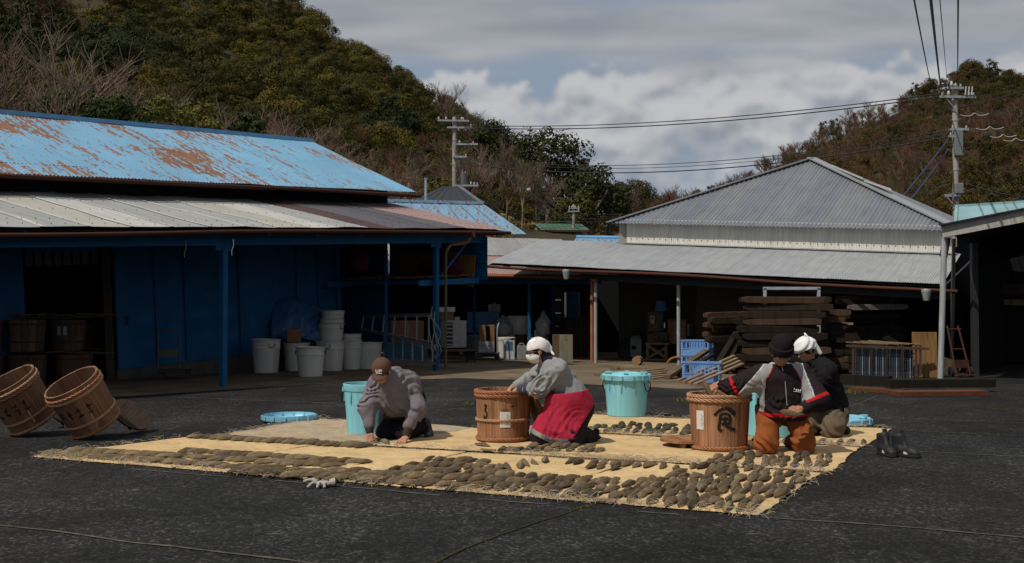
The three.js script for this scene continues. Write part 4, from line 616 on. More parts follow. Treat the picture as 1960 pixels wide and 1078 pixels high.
{
  const H = thing('house', 'house with dark slate hipped roof behind the blue roofs', 'house', V(-3, 0, -53)), dm = mat(0.030, 0.034, 0.042, 0.6, { map: rep(tStreak, 0.5) });
  const a = at(780, 388, 51), b = at(920, 388, 51), c = at(878, 357, 55), d = at(846, 357, 55), e = at(930, 388, 59), f = at(790, 388, 59); quad(H, 'front_roof', [a, b, c, d], dm); quad(H, 'hip_roof', [b, e, c], dm); quad(H, 'hip_roof', [a, f, d], dm); quad(H, 'back_roof', [f, e, c, d], dm); wp(H, 'hip_cap', beam(b.clone().add(V(0, 0.02, 0)), c.clone().add(V(0, 0.02, 0)), 0.2, 0.06), painted(0.10, 0.11, 0.125, 0.5)); wp(H, 'wall', box(3.0, 7, 7.6, (a.x + b.x) / 2, 2.55, -55), sheetM(0.3, 0.28, 0.24));
  for (let k = 1; k < 7; k++) wp(H, 'roof_seam', beam(a.clone().lerp(b, k / 7).add(V(0, 0.01, 0)), d.clone().lerp(c, k / 7).add(V(0, 0.01, 0)), 0.04, 0.02), dm);
  const D = 104, P = (u, v, dd = 0) => at(u, v, D + dd), y0 = hillY(P(1070, 440).x, D) - 0.3, N = thing('house', 'small cream house with green metal roof under the wooded bank', 'house', V(P(1070, 440).x, y0, -D)), gm = sheetM(0.055, 0.125, 0.085, 0.6), cw = sheetM(0.46, 0.36, 0.20, 0.8);
  quad(N, 'front_roof', [P(1036, 441, -1.4), P(1129, 441, -1.4), P(1114, 429, 2), P(1022, 428, 2)], gm); quad(N, 'back_roof', [P(1114, 429, 2), P(1022, 428, 2), P(1030, 440, 5), P(1122, 440, 5)], gm); for (let k = 1; k < 9; k++) wp(N, 'roof_seam', beam(P(1036, 441, -1.4).lerp(P(1129, 441, -1.4), k / 9).add(V(0, 0.02, 0)), P(1022, 428, 2).lerp(P(1114, 429, 2), k / 9).add(V(0, 0.02, 0)), 0.06, 0.03), gm);
  const l = P(1028, 440).x, r = P(1120, 440).x, yt = P(1028, 441).y; wp(N, 'wall', box(r - l, yt - y0, 4.6, (l + r) / 2, (yt + y0) / 2, -D - 2.2), cw); quad(N, 'gable', [V(l - 0.01, yt, -D), V(l - 0.01, yt, -D - 4.5), V(l + 0.01, P(1022, 430).y, -D - 2)], cw); wp(N, 'fascia', beam(P(1036, 442, -1.4), P(1129, 442, -1.4), 0.08, 0.16), woodM('fas', 0.07, 0.04, 0.03));
  for (const [u0, u1, v0, v1] of [[1046, 1059, 446, 459], [1067, 1094, 446, 460], [1099, 1116, 446, 458]]) { const a2 = P(u0, v0), b2 = P(u1, v1), w = wp(N, 'window', box(b2.x - a2.x, a2.y - b2.y, 0.1, (a2.x + b2.x) / 2, (a2.y + b2.y) / 2, -D + 0.1), M.galv), hw = (b2.x - a2.x) / 2; for (const k of [-1, 1]) mesh('pane', box(hw * 0.84, (a2.y - b2.y) * 0.86, 0.04, (a2.x + b2.x) / 2 + k * hw * 0.47 - N.position.x, (a2.y + b2.y) / 2 - y0, 0.17), M.glass, w); }
  for (const u of [1040, 1062, 1096]) { const a2 = P(u, 441); wp(N, 'wall_post', box(0.14, a2.y - y0, 0.08, a2.x, (a2.y + y0) / 2, -D + 0.1), woodM('fas', 0.07, 0.04, 0.03)); }
  wp(N, 'shutter', box(0.4, 1.1, 0.08, P(1032, 450).x, P(1032, 450).y, -D + 0.1), woodM('fas', 0.07, 0.04, 0.03)); wp(N, 'railing', merge([...Array(14)].map((_, k) => box(0.03, 0.7, 0.03, lerp(l + 1, r - 0.6, k / 13), y0 + 1.1, -D + 0.9)).concat([box(r - l - 1.5, 0.05, 0.05, (l + r) / 2 + 0.2, y0 + 1.45, -D + 0.9)])), gm);
  const w = at(1262, 387, 300), wy = hillY(w.x, 300), F2 = thing('house', 'tiny white house far off at the foot of the farther hill', 'house', V(w.x, wy, -300)); mesh('wall', box(6, 5, 6, 0, 2.5, 0), M.white, F2); mesh('roof', box(6.6, 0.6, 6.6, 0, 5.3, 0), M.greyPost, F2); for (const k of [-1.6, 1.6]) mesh('window', box(1.4, 1.2, 0.1, k, 3.4, 3.05), M.glass, F2);
}
{ // ---------------------------------------------------------- shed at the right edge
  const B = thing('open_shed', 'dark open shed with pale sloping fascia and light turquoise roof', 'shed', V(8.1, 0, -20.8));
  const f0 = at(1804, 444, 20.6), f1 = at(2050, 396, 19.2); wp(B, 'fascia', beam(f0, f1, 0.04, 0.22), sheetM(0.34, 0.33, 0.31, 0.7)); wp(B, 'fascia_cap', beam(f0.clone().add(V(-0.05, 0.125, 0.02)), f1.clone().add(V(0, 0.125, 0.02)), 0.14, 0.025), M.darkSteel);
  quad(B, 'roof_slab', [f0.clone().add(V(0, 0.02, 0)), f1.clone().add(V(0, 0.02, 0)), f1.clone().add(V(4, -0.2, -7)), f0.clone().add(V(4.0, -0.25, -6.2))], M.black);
  const g0 = at(1829, 436, 20.9), g1 = at(2080, 396, 19.8), g2 = at(2080, 380, 22.4), g3 = at(1831, 396, 23.2); sheets(B, 'roof_panel', g0, g1, g2, g3, 0.9, 0.3, 0.004, () => M.tealRoof, { rows: 1, per: 6 }); wp(B, 'roof_trim', beam(g3, g2, 0.1, 0.08), M.tealRoof); wp(B, 'roof_trim', beam(g0, g3, 0.06, 0.08), M.tealRoof);
  const k0 = gp(1800, 731), k1 = gp(1822, 712); wp(B, 'post', cyl(k0, at(1808, 455, 20.7), 0.055, 0.055, 12), M.greyPost); wp(B, 'downpipe', cyl(k1.setY(0), at(1826, 455, 21.6), 0.04, 0.04, 12), painted(0.18, 0.17, 0.165, 0.6, 2)); wp(B, 'drip_flap', beam(at(1812, 455, 20.75), at(1806, 492, 20.75), 0.05, 0.14), M.darkSteel);
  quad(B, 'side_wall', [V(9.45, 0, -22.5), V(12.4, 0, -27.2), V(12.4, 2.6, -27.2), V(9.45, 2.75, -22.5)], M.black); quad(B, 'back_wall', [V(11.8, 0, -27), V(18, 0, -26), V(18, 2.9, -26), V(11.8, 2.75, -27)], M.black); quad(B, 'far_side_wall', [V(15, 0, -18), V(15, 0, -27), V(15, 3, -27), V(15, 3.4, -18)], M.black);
  for (let k = 0; k < 12; k++) wp(B, 'shutter_slat', beam(at(1838, 0, 27).setY(0.15 + k * 0.145), at(1990, 0, 26.2).setY(0.15 + k * 0.145), 0.03, 0.135), woodM('slat', 0.020, 0.017, 0.014)); 
  wp(B, 'cross_beam', beam(at(1836, 552, 26.4), at(2000, 556, 25.4), 0.08, 0.28), woodM('slat2', 0.05, 0.042, 0.034)); wp(B, 'pale_board', beam(at(1906, 578, 26.2), at(1990, 580, 25.8), 0.03, 0.14), woodM('slat3', 0.22, 0.17, 0.10));
  wp(B, 'corner_post', beam(V(9.4, 0, -22.3), V(9.4, 2.7, -22.3), 0.12, 0.12, V(1, 0, 0)), M.darkSteel);
}
// ================================================================ people
function surfNet(f, lo, hi, c) {                                 // naive surface nets over a distance field
  const nx = Math.ceil((hi[0] - lo[0]) / c) + 1, ny = Math.ceil((hi[1] - lo[1]) / c) + 1, nz = Math.ceil((hi[2] - lo[2]) / c) + 1, v = new Float32Array(nx * ny * nz), id = new Int32Array(nx * ny * nz).fill(-1), pos = [], idx = [], ix = (i, j, k) => (k * ny + j) * nx + i;
  const Bk = 6, lim = Bk * c * 0.87 * 1.35 + 0.03;               // skip blocks that lie far from the surface
  for (let K = 0; K < nz; K += Bk) for (let J = 0; J < ny; J += Bk) for (let I = 0; I < nx; I += Bk) {
    const m = f(lo[0] + (I + 2.5) * c, lo[1] + (J + 2.5) * c, lo[2] + (K + 2.5) * c), far = Math.abs(m) > lim;
    for (let k = K; k < Math.min(nz, K + Bk); k++) for (let j = J; j < Math.min(ny, J + Bk); j++) for (let i = I; i < Math.min(nx, I + Bk); i++) v[ix(i, j, k)] = far ? m : f(lo[0] + i * c, lo[1] + j * c, lo[2] + k * c);
  }
  const E = [[0, 1], [2, 3], [4, 5], [6, 7], [0, 2], [1, 3], [4, 6], [5, 7], [0, 4], [1, 5], [2, 6], [3, 7]];
  for (let k = 0; k < nz - 1; k++) for (let j = 0; j < ny - 1; j++) for (let i = 0; i < nx - 1; i++) {
    const b = ix(i, j, k), sl = nx * ny, s = (v[b] < 0) + (v[b + 1] < 0) + (v[b + nx] < 0) + (v[b + nx + 1] < 0) + (v[b + sl] < 0) + (v[b + sl + 1] < 0) + (v[b + sl + nx] < 0) + (v[b + sl + nx + 1] < 0); if (!s || s === 8) continue; const q = []; for (let n = 0; n < 8; n++) q[n] = v[b + (n & 1) + ((n >> 1) & 1) * nx + (n >> 2) * sl];
    let x = 0, y = 0, z = 0, m = 0; for (const [a, d] of E) if ((q[a] < 0) !== (q[d] < 0)) { const t = q[a] / (q[a] - q[d]); x += lerp(a & 1, d & 1, t); y += lerp((a >> 1) & 1, (d >> 1) & 1, t); z += lerp(a >> 2, d >> 2, t); m++; }
    id[b] = pos.length / 3; pos.push(lo[0] + (i + x / m) * c, lo[1] + (j + y / m) * c, lo[2] + (k + z / m) * c);
  }
  const Q = (a, b, d, e, fl) => { if (a < 0 || b < 0 || d < 0 || e < 0) return; fl ? idx.push(a, b, d, a, d, e) : idx.push(a, d, b, a, e, d); };
  for (let k = 1; k < nz - 1; k++) for (let j = 1; j < ny - 1; j++) for (let i = 1; i < nx - 1; i++) {
    const b = ix(i, j, k), s = v[b] < 0; if (s !== (v[b + 1] < 0)) Q(id[b], id[b - nx], id[b - nx - nx * ny], id[b - nx * ny], !s); if (s !== (v[b + nx] < 0)) Q(id[b], id[b - nx * ny], id[b - 1 - nx * ny], id[b - 1], !s); if (s !== (v[b + nx * ny] < 0)) Q(id[b], id[b - 1], id[b - 1 - nx], id[b - nx], !s);
  }
  const g = new THREE.BufferGeometry(); g.setAttribute('position', new THREE.Float32BufferAttribute(pos, 3)); g.setIndex(idx); g.computeVertexNormals(); return boxUV(g);
}
const smin = (a, b, k) => { const h = Math.max(k - Math.abs(a - b), 0) / k; return Math.min(a, b) - h * h * k * 0.25; };
function cap(x, y, z, b) { const ax = b[0], ay = b[1], az = b[2], dx = b[3] - ax, dy = b[4] - ay, dz = b[5] - az, l = dx * dx + dy * dy + dz * dz, t = l ? clamp(((x - ax) * dx + (y - ay) * dy + (z - az) * dz) / l) : 0, ex = x - ax - dx * t, ey = y - ay - dy * t, ez = z - az - dz * t; return Math.sqrt(ex * ex + ey * ey + ez * ez) - lerp(b[6], b[7], t); }
const field = (bones, k) => (x, y, z) => { let d = 9; for (const b of bones) d = smin(d, cap(x, y, z, b), k); return d; };
const ell = (x, y, z, cx, cy, cz, a, b, c) => { x -= cx; y -= cy; z -= cz; const k0 = Math.hypot(x / a, y / b, z / c), k1 = Math.hypot(x / a / a, y / b / b, z / c / c); return k1 < 1e-9 ? -Math.min(a, b, c) : k0 * (k0 - 1) / k1; };
const bounds = (bones, pad) => { const lo = [9, 9, 9], hi = [-9, -9, -9]; for (const b of bones) for (const e of [0, 3]) for (let k = 0; k < 3; k++) { const r = Math.max(b[6], b[7]) + pad; lo[k] = Math.min(lo[k], b[e + k] - r); hi[k] = Math.max(hi[k], b[e + k] + r); } return [lo, hi]; };
const bone = (a, b, ra, rb) => [...a, ...b, ra, rb];
function paint(g, fn) { const p = g.attributes.position, c = []; for (let i = 0; i < p.count; i++) c.push(...fn(p.getX(i), p.getY(i), p.getZ(i))); g.setAttribute('color', new THREE.Float32BufferAttribute(c, 3)); return g; }
const folds = (x, y, z, s) => { const w = fbm(x * 3.2, y * 3.2, z * 3.2 + s, 2), q = fbm(x * 2.3 + s, y * 2.3, z * 2.3, 2); return 0.013 * fbm(x * 8 + s, y * 5, z * 8, 3) + 0.0062 * Math.sin((y * (1.0 + q) + x * (0.9 - 2 * q) + z * 0.5) * 44 + 13 * w) * sstep(0.0, 0.22, w + 0.06) + 0.004 * Math.sin((x * (1 + 2 * w) - y * 0.8 + z) * 58 + 14 * q) * sstep(0.02, 0.2, q); };
function headGeo(c = 0.0045) {
  return surfNet((x, y, z) => { let d = smin(ell(x, y, z, 0, 0.025, -0.01, 0.075, 0.092, 0.095), ell(x, y, z, 0, -0.052, 0.022, 0.056, 0.068, 0.066), 0.035); const X = Math.abs(x);
    d = smin(d, cap(x, y, z, [0, 0.012, 0.082, 0, -0.026, 0.102, 0.008, 0.013]), 0.012); d = smin(d, ell(X, y, z, 0.078, -0.004, -0.008, 0.011, 0.031, 0.02), 0.008); d = smin(d, cap(X, y, z, [0.012, 0.03, 0.083, 0.045, 0.03, 0.07, 0.010, 0.008]), 0.015); d = smin(d, cap(X, y, z, [0, -0.062, 0.082, 0.02, -0.062, 0.076, 0.009, 0.006]), 0.008);
    d = -smin(-d, ell(X, y, z, 0.032, 0.010, 0.098, 0.017, 0.011, 0.016), 0.012); d = -smin(-d, cap(X, y, z, [0, -0.062, 0.096, 0.022, -0.060, 0.088, 0.003, 0.002]), 0.004); return smin(d, cap(x, y, z, [0, -0.05, -0.02, 0, -0.16, -0.05, 0.048, 0.054]), 0.03); }, [-0.11, -0.19, -0.13], [0.11, 0.14, 0.14], c);
}
function frame(pos, dir, up) { const z = V(...dir).normalize(), x = V(...up).cross(z).normalize(), y = z.clone().cross(x); return new THREE.Matrix4().makeBasis(x, y, z).setPosition(...pos); }
function handGeo(curl, spread, mirror) {                         // wrist at the origin, fingers along +y, palm towards -z
  const B = [bone([-0.022, 0.02, 0], [-0.026, 0.088, 0], 0.017, 0.013), bone([0.0, 0.02, 0], [0, 0.092, 0], 0.018, 0.014), bone([0.022, 0.02, 0], [0.026, 0.086, 0], 0.017, 0.013), bone([0, -0.05, 0.0], [0, 0.03, 0], 0.026, 0.023)];
  const fl = [[-0.033, 0.082, 0.052], [-0.011, 0.092, 0.068], [0.012, 0.094, 0.074], [0.033, 0.088, 0.066]];
  fl.forEach(([x, y, L], i) => { let p = [x, y, 0], a = 0, s = spread * (i - 1.5); for (let k = 0; k < 3; k++) { a += curl * (k ? 1 : 0.8); const l = L * [0.45, 0.32, 0.25][k], q = [p[0] + Math.sin(s) * l, p[1] + Math.cos(a) * l, p[2] - Math.sin(a) * l]; B.push(bone(p, q, 0.0098 - k * 0.0008, 0.0092 - k * 0.0009)); p = q; } });
  B.push(bone([0.026, 0.028, -0.006], [0.052, 0.058, -0.02], 0.014, 0.0115), bone([0.052, 0.058, -0.02], [0.058, 0.088, -0.032], 0.0112, 0.009));
  const f = field(B, 0.009), [lo, hi] = bounds(B, 0.012), g = surfNet(f, lo, hi, 0.0042); if (mirror) { g.scale(-1, 1, 1); const id = g.index.array; for (let i = 0; i < id.length; i += 3) { const t = id[i]; id[i] = id[i + 1]; id[i + 1] = t; } g.computeVertexNormals(); } return g;
}
const xf = (g, m) => g.clone().applyMatrix4(m);
const HEAD = headGeo();
function person(label, pos, o) {
  const t = thing('person', label, 'person', pos, 0, 'workers kneeling on the mats'), hm = frame(o.head, o.face, o.up || [0, 1, 0]);
  const core = o.core.map(b => [...b.slice(0, 6), b[6] * 0.82, b[7] * 0.82]), [lo, hi] = bounds(core, 0.03), parts = [surfNet(field(core, 0.05), lo, hi, 0.018), xf(HEAD, hm)];
  for (const h of o.hands) { const z = V(...h.back).normalize(), y0 = V(...h.dir).normalize(), x = y0.clone().cross(z).normalize(), zz = x.clone().cross(y0); parts.push(xf(handGeo(h.curl, h.spread || 0.06, h.mirror), new THREE.Matrix4().makeBasis(x, y0, zz).setPosition(...h.at))); }
  mesh('body', merge(parts), o.skin || M.skin, t);
  for (const s of [-1, 1]) mesh('eye', new THREE.SphereGeometry(0.011, 10, 8).translate(s * 0.032, 0.010, 0.079).applyMatrix4(hm), mat(0.03, 0.02, 0.015, 0.3), t);
  if (o.hair) mesh('hair', surfNet((x, y, z) => Math.max(ell(x, y, z, 0, 0.022, -0.014, 0.083, 0.098, 0.102), z - 0.05 - y * 0.3, -0.07 - y), [-0.1, -0.1, -0.13], [0.1, 0.14, 0.13], 0.006).applyMatrix4(hm), mat(0.012, 0.010, 0.009, 0.7), t);
  t.userData.hm = undefined; delete t.userData.hm; return [t, hm];
}
function garment(t, name, bones, k, m, seed, o = {}) {
  const f = field(bones, k), [lo, hi] = bounds(bones, 0.04), am = o.fold === undefined ? 1 : o.fold, g = surfNet((x, y, z) => { let d = f(x, y, z); if (Math.abs(d) < 0.05) d += am * folds(x, y, z, seed); if (o.clip) d = Math.max(d, o.clip(x, y, z)); if (o.floor !== undefined) d = Math.max(d, o.floor - y); return d; }, lo, hi, o.cell || 0.0095);
  if (o.paint) paint(g, o.paint); return mesh(name, g, m, t);
}
const vc = (rough = 0.95) => mat(1 / 0.8, 1 / 0.8, 1 / 0.8, rough, { vertexColors: true, map: rep(tCloth, 3) });
const rel = (G, u, v, d) => { const p = at(u, v, -G.z + (d || 0)).sub(G); return [p.x, p.y, p.z]; };

// ================================================================ tubs, bins and clutter
function staveGeo(r0, r1, h, n, th, gap = 0.0016) {             // one stave of a coopered tub
  const p = [], t = [], idx = [], da = Math.PI * 2 / n, seg = 3;
  for (let i = 0; i <= seg; i++) { const a = -da / 2 + da * i / seg + (i === 0 ? gap / r0 : i === seg ? -gap / r0 : 0); for (const [r, y] of [[r0, 0], [r1, h], [r1 - th, h], [r0 - th, 0]]) { const bulge = i === 0 || i === seg ? -0.0025 : 0; p.push(Math.cos(a) * (r + bulge), y, Math.sin(a) * (r + bulge)); t.push(a * r0 + 0.5, y); } }
  for (let i = 0; i < seg; i++) for (let k = 0; k < 4; k++) { const a = i * 4 + k, b = i * 4 + (k + 1) % 4; idx.push(a, b, a + 4, b, b + 4, a + 4); }
  for (const e of [0, seg]) idx.push(e * 4, e * 4 + 1, e * 4 + 2, e * 4, e * 4 + 2, e * 4 + 3);
  const g = new THREE.BufferGeometry(); g.setAttribute('position', new THREE.Float32BufferAttribute(p, 3)); g.setAttribute('uv', new THREE.Float32BufferAttribute(t, 2)); g.setIndex(idx); const q = g.toNonIndexed(); q.computeVertexNormals(); return q;
}
function hoopGeo(r, w, turns = 26) {                             // braided bamboo hoop
  const out = []; for (let s = 0; s < 3; s++) { const pts = []; for (let i = 0; i < 110; i++) { const a = i / 110 * Math.PI * 2, f = a * turns / 2 + s * 2.094; pts.push(V(Math.cos(a) * (r + 0.006 + Math.cos(f) * w * 0.35), Math.sin(f) * w * 0.62, Math.sin(a) * (r + 0.006 + Math.cos(f) * w * 0.35))); } out.push(tube(pts, w * 0.52, 130, 5, true)); } return merge(out);
}
function buildTub(t, r0, r1, h, n, mats, hoopM, hoops, seed) {
  const r = rng(seed), sg = staveGeo(r0, r1, h, n, 0.024), gs = [sg, 0, 1].map((_, k) => { const g = sg.clone(), uv = g.attributes.uv; for (let i = 0; i < uv.count; i++) uv.setXY(i, uv.getX(i) + k * 0.31, uv.getY(i) + k * 0.43); return g; });
  for (let i = 0; i < n; i++) { const m = mesh('stave', gs[i % 3], mats[Math.floor(r() * mats.length)], t, [0, (r() - 0.5) * 0.006, 0], [0, i / n * Math.PI * 2, 0]); }
  mesh('bottom', new THREE.CylinderGeometry(r0 - 0.02, r0 - 0.02, 0.03, 28).translate(0, 0.06, 0), mats[0], t);
  for (const [f, w] of hoops) mesh('hoop', hoopGeo(lerp(r0, r1, f), w, 20 + Math.floor(r() * 12)), hoopM[Math.floor(r() * hoopM.length)], t, [0, f * h, 0], [(r() - 0.5) * 0.012, r() * 6, (r() - 0.5) * 0.012]);
}
const tubWoodLit = [woodM('tub1', 0.25, 0.125, 0.066, 2.2, 1.3), woodM('tub2', 0.22, 0.105, 0.055, 2.5, 1.2), woodM('tub3', 0.285, 0.15, 0.083, 2, 1.4)], tubOldShaded = [woodM('tubo1', 0.085, 0.055, 0.038, 2.2, 1.3), woodM('tubo2', 0.070, 0.045, 0.030, 2.5, 1.2), woodM('tubo3', 0.10, 0.068, 0.048, 2, 1.4)], tubGrey = [woodM('tubg1', 0.065, 0.050, 0.040, 2.2, 1.3), woodM('tubg2', 0.052, 0.040, 0.033, 2.5, 1.2)], hoopBambooLit = [woodM('hoop1', 0.27, 0.10, 0.038, 6, 6, 0.45), woodM('hoop2', 0.36, 0.19, 0.10, 6, 6, 0.45)], hoopOld = [woodM('hoop3', 0.15, 0.070, 0.036, 6, 6), woodM('hoop4', 0.19, 0.095, 0.050, 6, 6)];  // yard tub wood and hoops carry sunlight in their tone, doorway tubs shade
// brush strokes and paper on the side of a tub: px,py metres on the unrolled wall, a0 the bearing of the middle
function onWall(t, name, a0, r0, r1, h, poly, wids, m, lift = 0.004) {
  const p = [], idx = [], cv = new THREE.CatmullRomCurve3(poly.map(q => V(q[0], q[1], 0)), false, 'centripetal'), n = 22;
  for (let i = 0; i <= n; i++) { const c = cv.getPointAt(i / n), d = cv.getTangentAt(i / n), w = table(wids, i / n) * (1 + 0.25 * n3(i * 0.9, a0 * 5, poly[0][1] * 30)); for (const e of [-1, 1]) { const x = c.x - d.y * w * e, y = c.y + d.x * w * e, r = lerp(r0, r1, y / h) + lift, a = a0 - x / r; p.push(Math.cos(a) * r, y, Math.sin(a) * r); } }
  for (let i = 0; i < n; i++) idx.push(2 * i, 2 * i + 1, 2 * i + 2, 2 * i + 1, 2 * i + 3, 2 * i + 2);
  const g = new THREE.BufferGeometry(); g.setAttribute('position', new THREE.Float32BufferAttribute(p, 3)); g.setIndex(idx); g.computeVertexNormals(); g.setAttribute('uv', new THREE.Float32BufferAttribute(new Float32Array(p.length / 3 * 2), 2)); return name ? mesh(name, g, m, t) : g;
}
const strokes = (t, name, a0, r0, r1, h, list, m) => mesh(name, merge(list.map(s => onWall(null, null, a0, r0, r1, h, s[0], s[1] || [[0, 0.007], [0.3, 0.010], [1, 0.006]], m))), m, t);
function paperGeo(a0, r0, r1, h, x0, x1, y0, y1, lift = 0.003) { const p = [], uv = [], idx = [], n = 6; for (let i = 0; i <= n; i++) for (let j = 0; j <= n; j++) { const x = lerp(x0, x1, i / n) + ((j + i) % 2 && (i % n === 0) ? 0.003 : 0), y = lerp(y0, y1, j / n), r = lerp(r0, r1, y / h) + lift, a = a0 - x / r; p.push(Math.cos(a) * r, y, Math.sin(a) * r); uv.push(i / n, j / n); } for (let i = 0; i < n; i++) for (let j = 0; j < n; j++) { const a = i * (n + 1) + j; idx.push(a, a + 1, a + n + 1, a + 1, a + n + 2, a + n + 1); } const g = new THREE.BufferGeometry(); g.setAttribute('position', new THREE.Float32BufferAttribute(p, 3)); g.setAttribute('uv', new THREE.Float32BufferAttribute(uv, 2)); g.setIndex(idx); g.computeVertexNormals(); return g; }
const slipTex = tex(64, 128, (x, y, i, j) => { const ln = x > 0.62 && x < 0.9 && y > 0.15 && y < 0.85 && hash(i >> 1, j >> 1, 3) > 0.55 ? 0.45 : 1; const v = 0.62 * ln * (0.9 + 0.2 * pfbm(x, y, 4, 4, 3, 8)); return [v, v * 0.96, v * 0.89]; }), slipM = mat(1, 1, 1, 0.9, { map: slipTex });
const FRONT = Math.PI / 2;                                       // bearing that faces +z

const tubStand = (u, v, r) => { const p = gp(u, v); p.z -= r; p.y = 0.024; return p; };
{ // the two upright tubs on the mats
  const r0 = 0.272, r1 = 0.29, h = 0.53, p1 = tubStand(963, 852, 0.27);
  const t = thing('wooden_tub', 'upright wooden tub marked with a black 3 and a paper slip', 'wooden tub', p1, 0, 'upright wooden tubs');
  buildTub(t, r0, r1, h, 15, tubWoodLit, hoopBambooLit, [[0.965, 0.019], [0.895, 0.020], [0.42, 0.015], [0.05, 0.019]], 5);
  strokes(t, 'painted_mark', FRONT, r0, r1, h, [[[[-0.213, 0.365], [-0.198, 0.39], [-0.188, 0.37], [-0.205, 0.335], [-0.213, 0.325], [-0.190, 0.315], [-0.180, 0.275], [-0.198, 0.245], [-0.222, 0.245], [-0.217, 0.265], [-0.203, 0.262]]]], M.ink);
  mesh('paper_slip', paperGeo(FRONT, r0, r1, h, -0.035, 0.075, 0.155, 0.315), slipM, t);
  strokes(t, 'painted_mark', FRONT, r0, r1, h, [[[[0.085, 0.365], [0.10, 0.372], [0.108, 0.36]], [[0, 0.005], [1, 0.009]]], [[[-0.02, 0.335], [0.03, 0.338], [0.06, 0.333]], [[0, 0.003], [1, 0.004]]]], M.ink);
  const p2 = tubStand(1388, 869, 0.28), q0 = 0.272, q1 = 0.302, k = 0.535;
  const w = thing('wooden_tub', 'upright wooden tub with a large black brushed character', 'wooden tub', p2, 0, 'upright wooden tubs');
  buildTub(w, q0, q1, k, 16, tubWoodLit, hoopBambooLit, [[0.975, 0.019], [0.905, 0.021], [0.035, 0.020]], 9);
  const L = [[[[-0.105, 0.345], [-0.06, 0.39], [-0.012, 0.415]], [[0, 0.012], [1, 0.015]]], [[[-0.005, 0.42], [0.05, 0.40], [0.105, 0.35]], [[0, 0.014], [0.8, 0.021], [1, 0.012]]], [[[-0.045, 0.355], [0.0, 0.365], [0.045, 0.345], [0.05, 0.30], [0.035, 0.255]], [[0, 0.010], [1, 0.013]]], [[[-0.045, 0.355], [-0.052, 0.29], [-0.058, 0.21], [-0.03, 0.195]], [[0, 0.012], [1, 0.014]]], [[[-0.035, 0.31], [0.035, 0.315]], [[0, 0.012], [1, 0.011]]], [[[-0.035, 0.262], [0.03, 0.268]], [[0, 0.013], [1, 0.011]]], [[[0.0, 0.25], [0.05, 0.222], [0.105, 0.205]], [[0, 0.012], [1, 0.015]]], [[[0.0, 0.335], [0.0, 0.25]], [[0, 0.014], [1, 0.014]]]];
  strokes(w, 'painted_character', FRONT, q0, q1, k, L, M.ink); mesh('paper_slip', paperGeo(FRONT, q0, q1, k, -0.305, -0.215, 0.20, 0.385), slipM, w);
  // dried fillets filling the tub to the brim
  const r = rng(88); for (let i = 0; i < 12; i++) { const a = r() * 6.28, d = Math.sqrt(r()) * 0.2; const m = mesh('fish_fillet', filletGeos[i % 7], filletMats[i % 5], scene, V(p2.x + Math.cos(a) * d, 0.475 + r() * 0.03, p2.z + Math.sin(a) * d), [(r() - 0.5) * 0.5, r() * 6.28, (r() - 0.5) * 0.6]); m.scale.setScalar(0.8); tag(m, 'brown fish fillet inside the tub with the large brushed character', 'fish fillet', 'fillets in the tub'); }
  // wooden lids
  const lid = (pos, rot, label, ms) => { const o = thing('tub_lid', label, 'tub lid', pos, 0, 'wooden tub lids'); o.rotation.set(...rot); const n = 5, rad = 0.27; for (let i = 0; i < n; i++) { const x0 = -rad + i * 2 * rad / n, pts = []; for (let k2 = 0; k2 <= 6; k2++) { const x = x0 + k2 / 6 * (2 * rad / n - 0.003); pts.push([x, Math.sqrt(Math.max(0.0006, rad * rad - x * x))]); } const sh = new THREE.Shape(); pts.forEach((q, j) => j ? sh.lineTo(q[0], q[1]) : sh.moveTo(q[0], q[1])); pts.reverse().forEach(q => sh.lineTo(q[0], -q[1])); const g = new THREE.ExtrudeGeometry(sh, { depth: 0.026, bevelEnabled: false }); g.rotateX(-Math.PI / 2); mesh('plank', g, ms[i % ms.length], o, [0, 0.045, 0]); } for (const x of [-0.11, 0.11]) mesh('batten', box(0.045, 0.045, 0.42, x, 0.0225, 0), ms[0], o); return o; };
  const lp = gp(1315, 860, 0); lid(V(lp.x + 0.02, 0.024, lp.z - 0.12), [0, 0.2, 0], 'round wooden lid lying flat on the mat beside the character tub', tubWoodLit);
  const lq = p1.clone().add(V(0.38, 0, -0.02)); lid(V(lq.x + 0.055, 0.265, lq.z), [0.0, 0.25, Math.PI / 2 + 0.34], 'round wooden lid leaning against the tub between it and the woman', [woodM('lidl', 0.16, 0.095, 0.035), woodM('lidl2', 0.13, 0.075, 0.03)]);
  // the two tipped tubs and what props them
  for (const [u, v, roll, pitchA, label, seed] of [[170, 843, 0.36, 0.44, 'tipped wooden tub resting on its rim edge beside the round dark lid', 21], [50, 837, 0.38, 0.44, 'tipped wooden tub partly cut off beyond the other tipped tub', 23]]) {
    const g = gp(u, v), o = thing('wooden_tub', label, 'wooden tub', g, 0, 'tipped wooden tubs'); const R0 = 0.265, R1 = 0.30, Hh = 0.56;
    o.rotation.set(pitchA, 0, roll, 'YXZ');
    const q = new THREE.Quaternion().setFromEuler(o.rotation); let low = 9; for (let a = 0; a < 6.28; a += 0.1) low = Math.min(low, V(Math.cos(a) * R0, 0, Math.sin(a) * R0).applyQuaternion(q).y); o.position.y = -low + 0.004; o.position.z -= 0.22;
    buildTub(o, R0, R1, Hh, 16, [woodM('tt1', 0.18, 0.10, 0.06, 2.2, 1.3), woodM('tt2', 0.155, 0.085, 0.051, 2.4, 1.2), woodM('tt3', 0.20, 0.115, 0.07, 2, 1.3)], hoopBambooLit, [[0.90, 0.015], [0.83, 0.018], [0.26, 0.014], [0.05, 0.014]], seed);
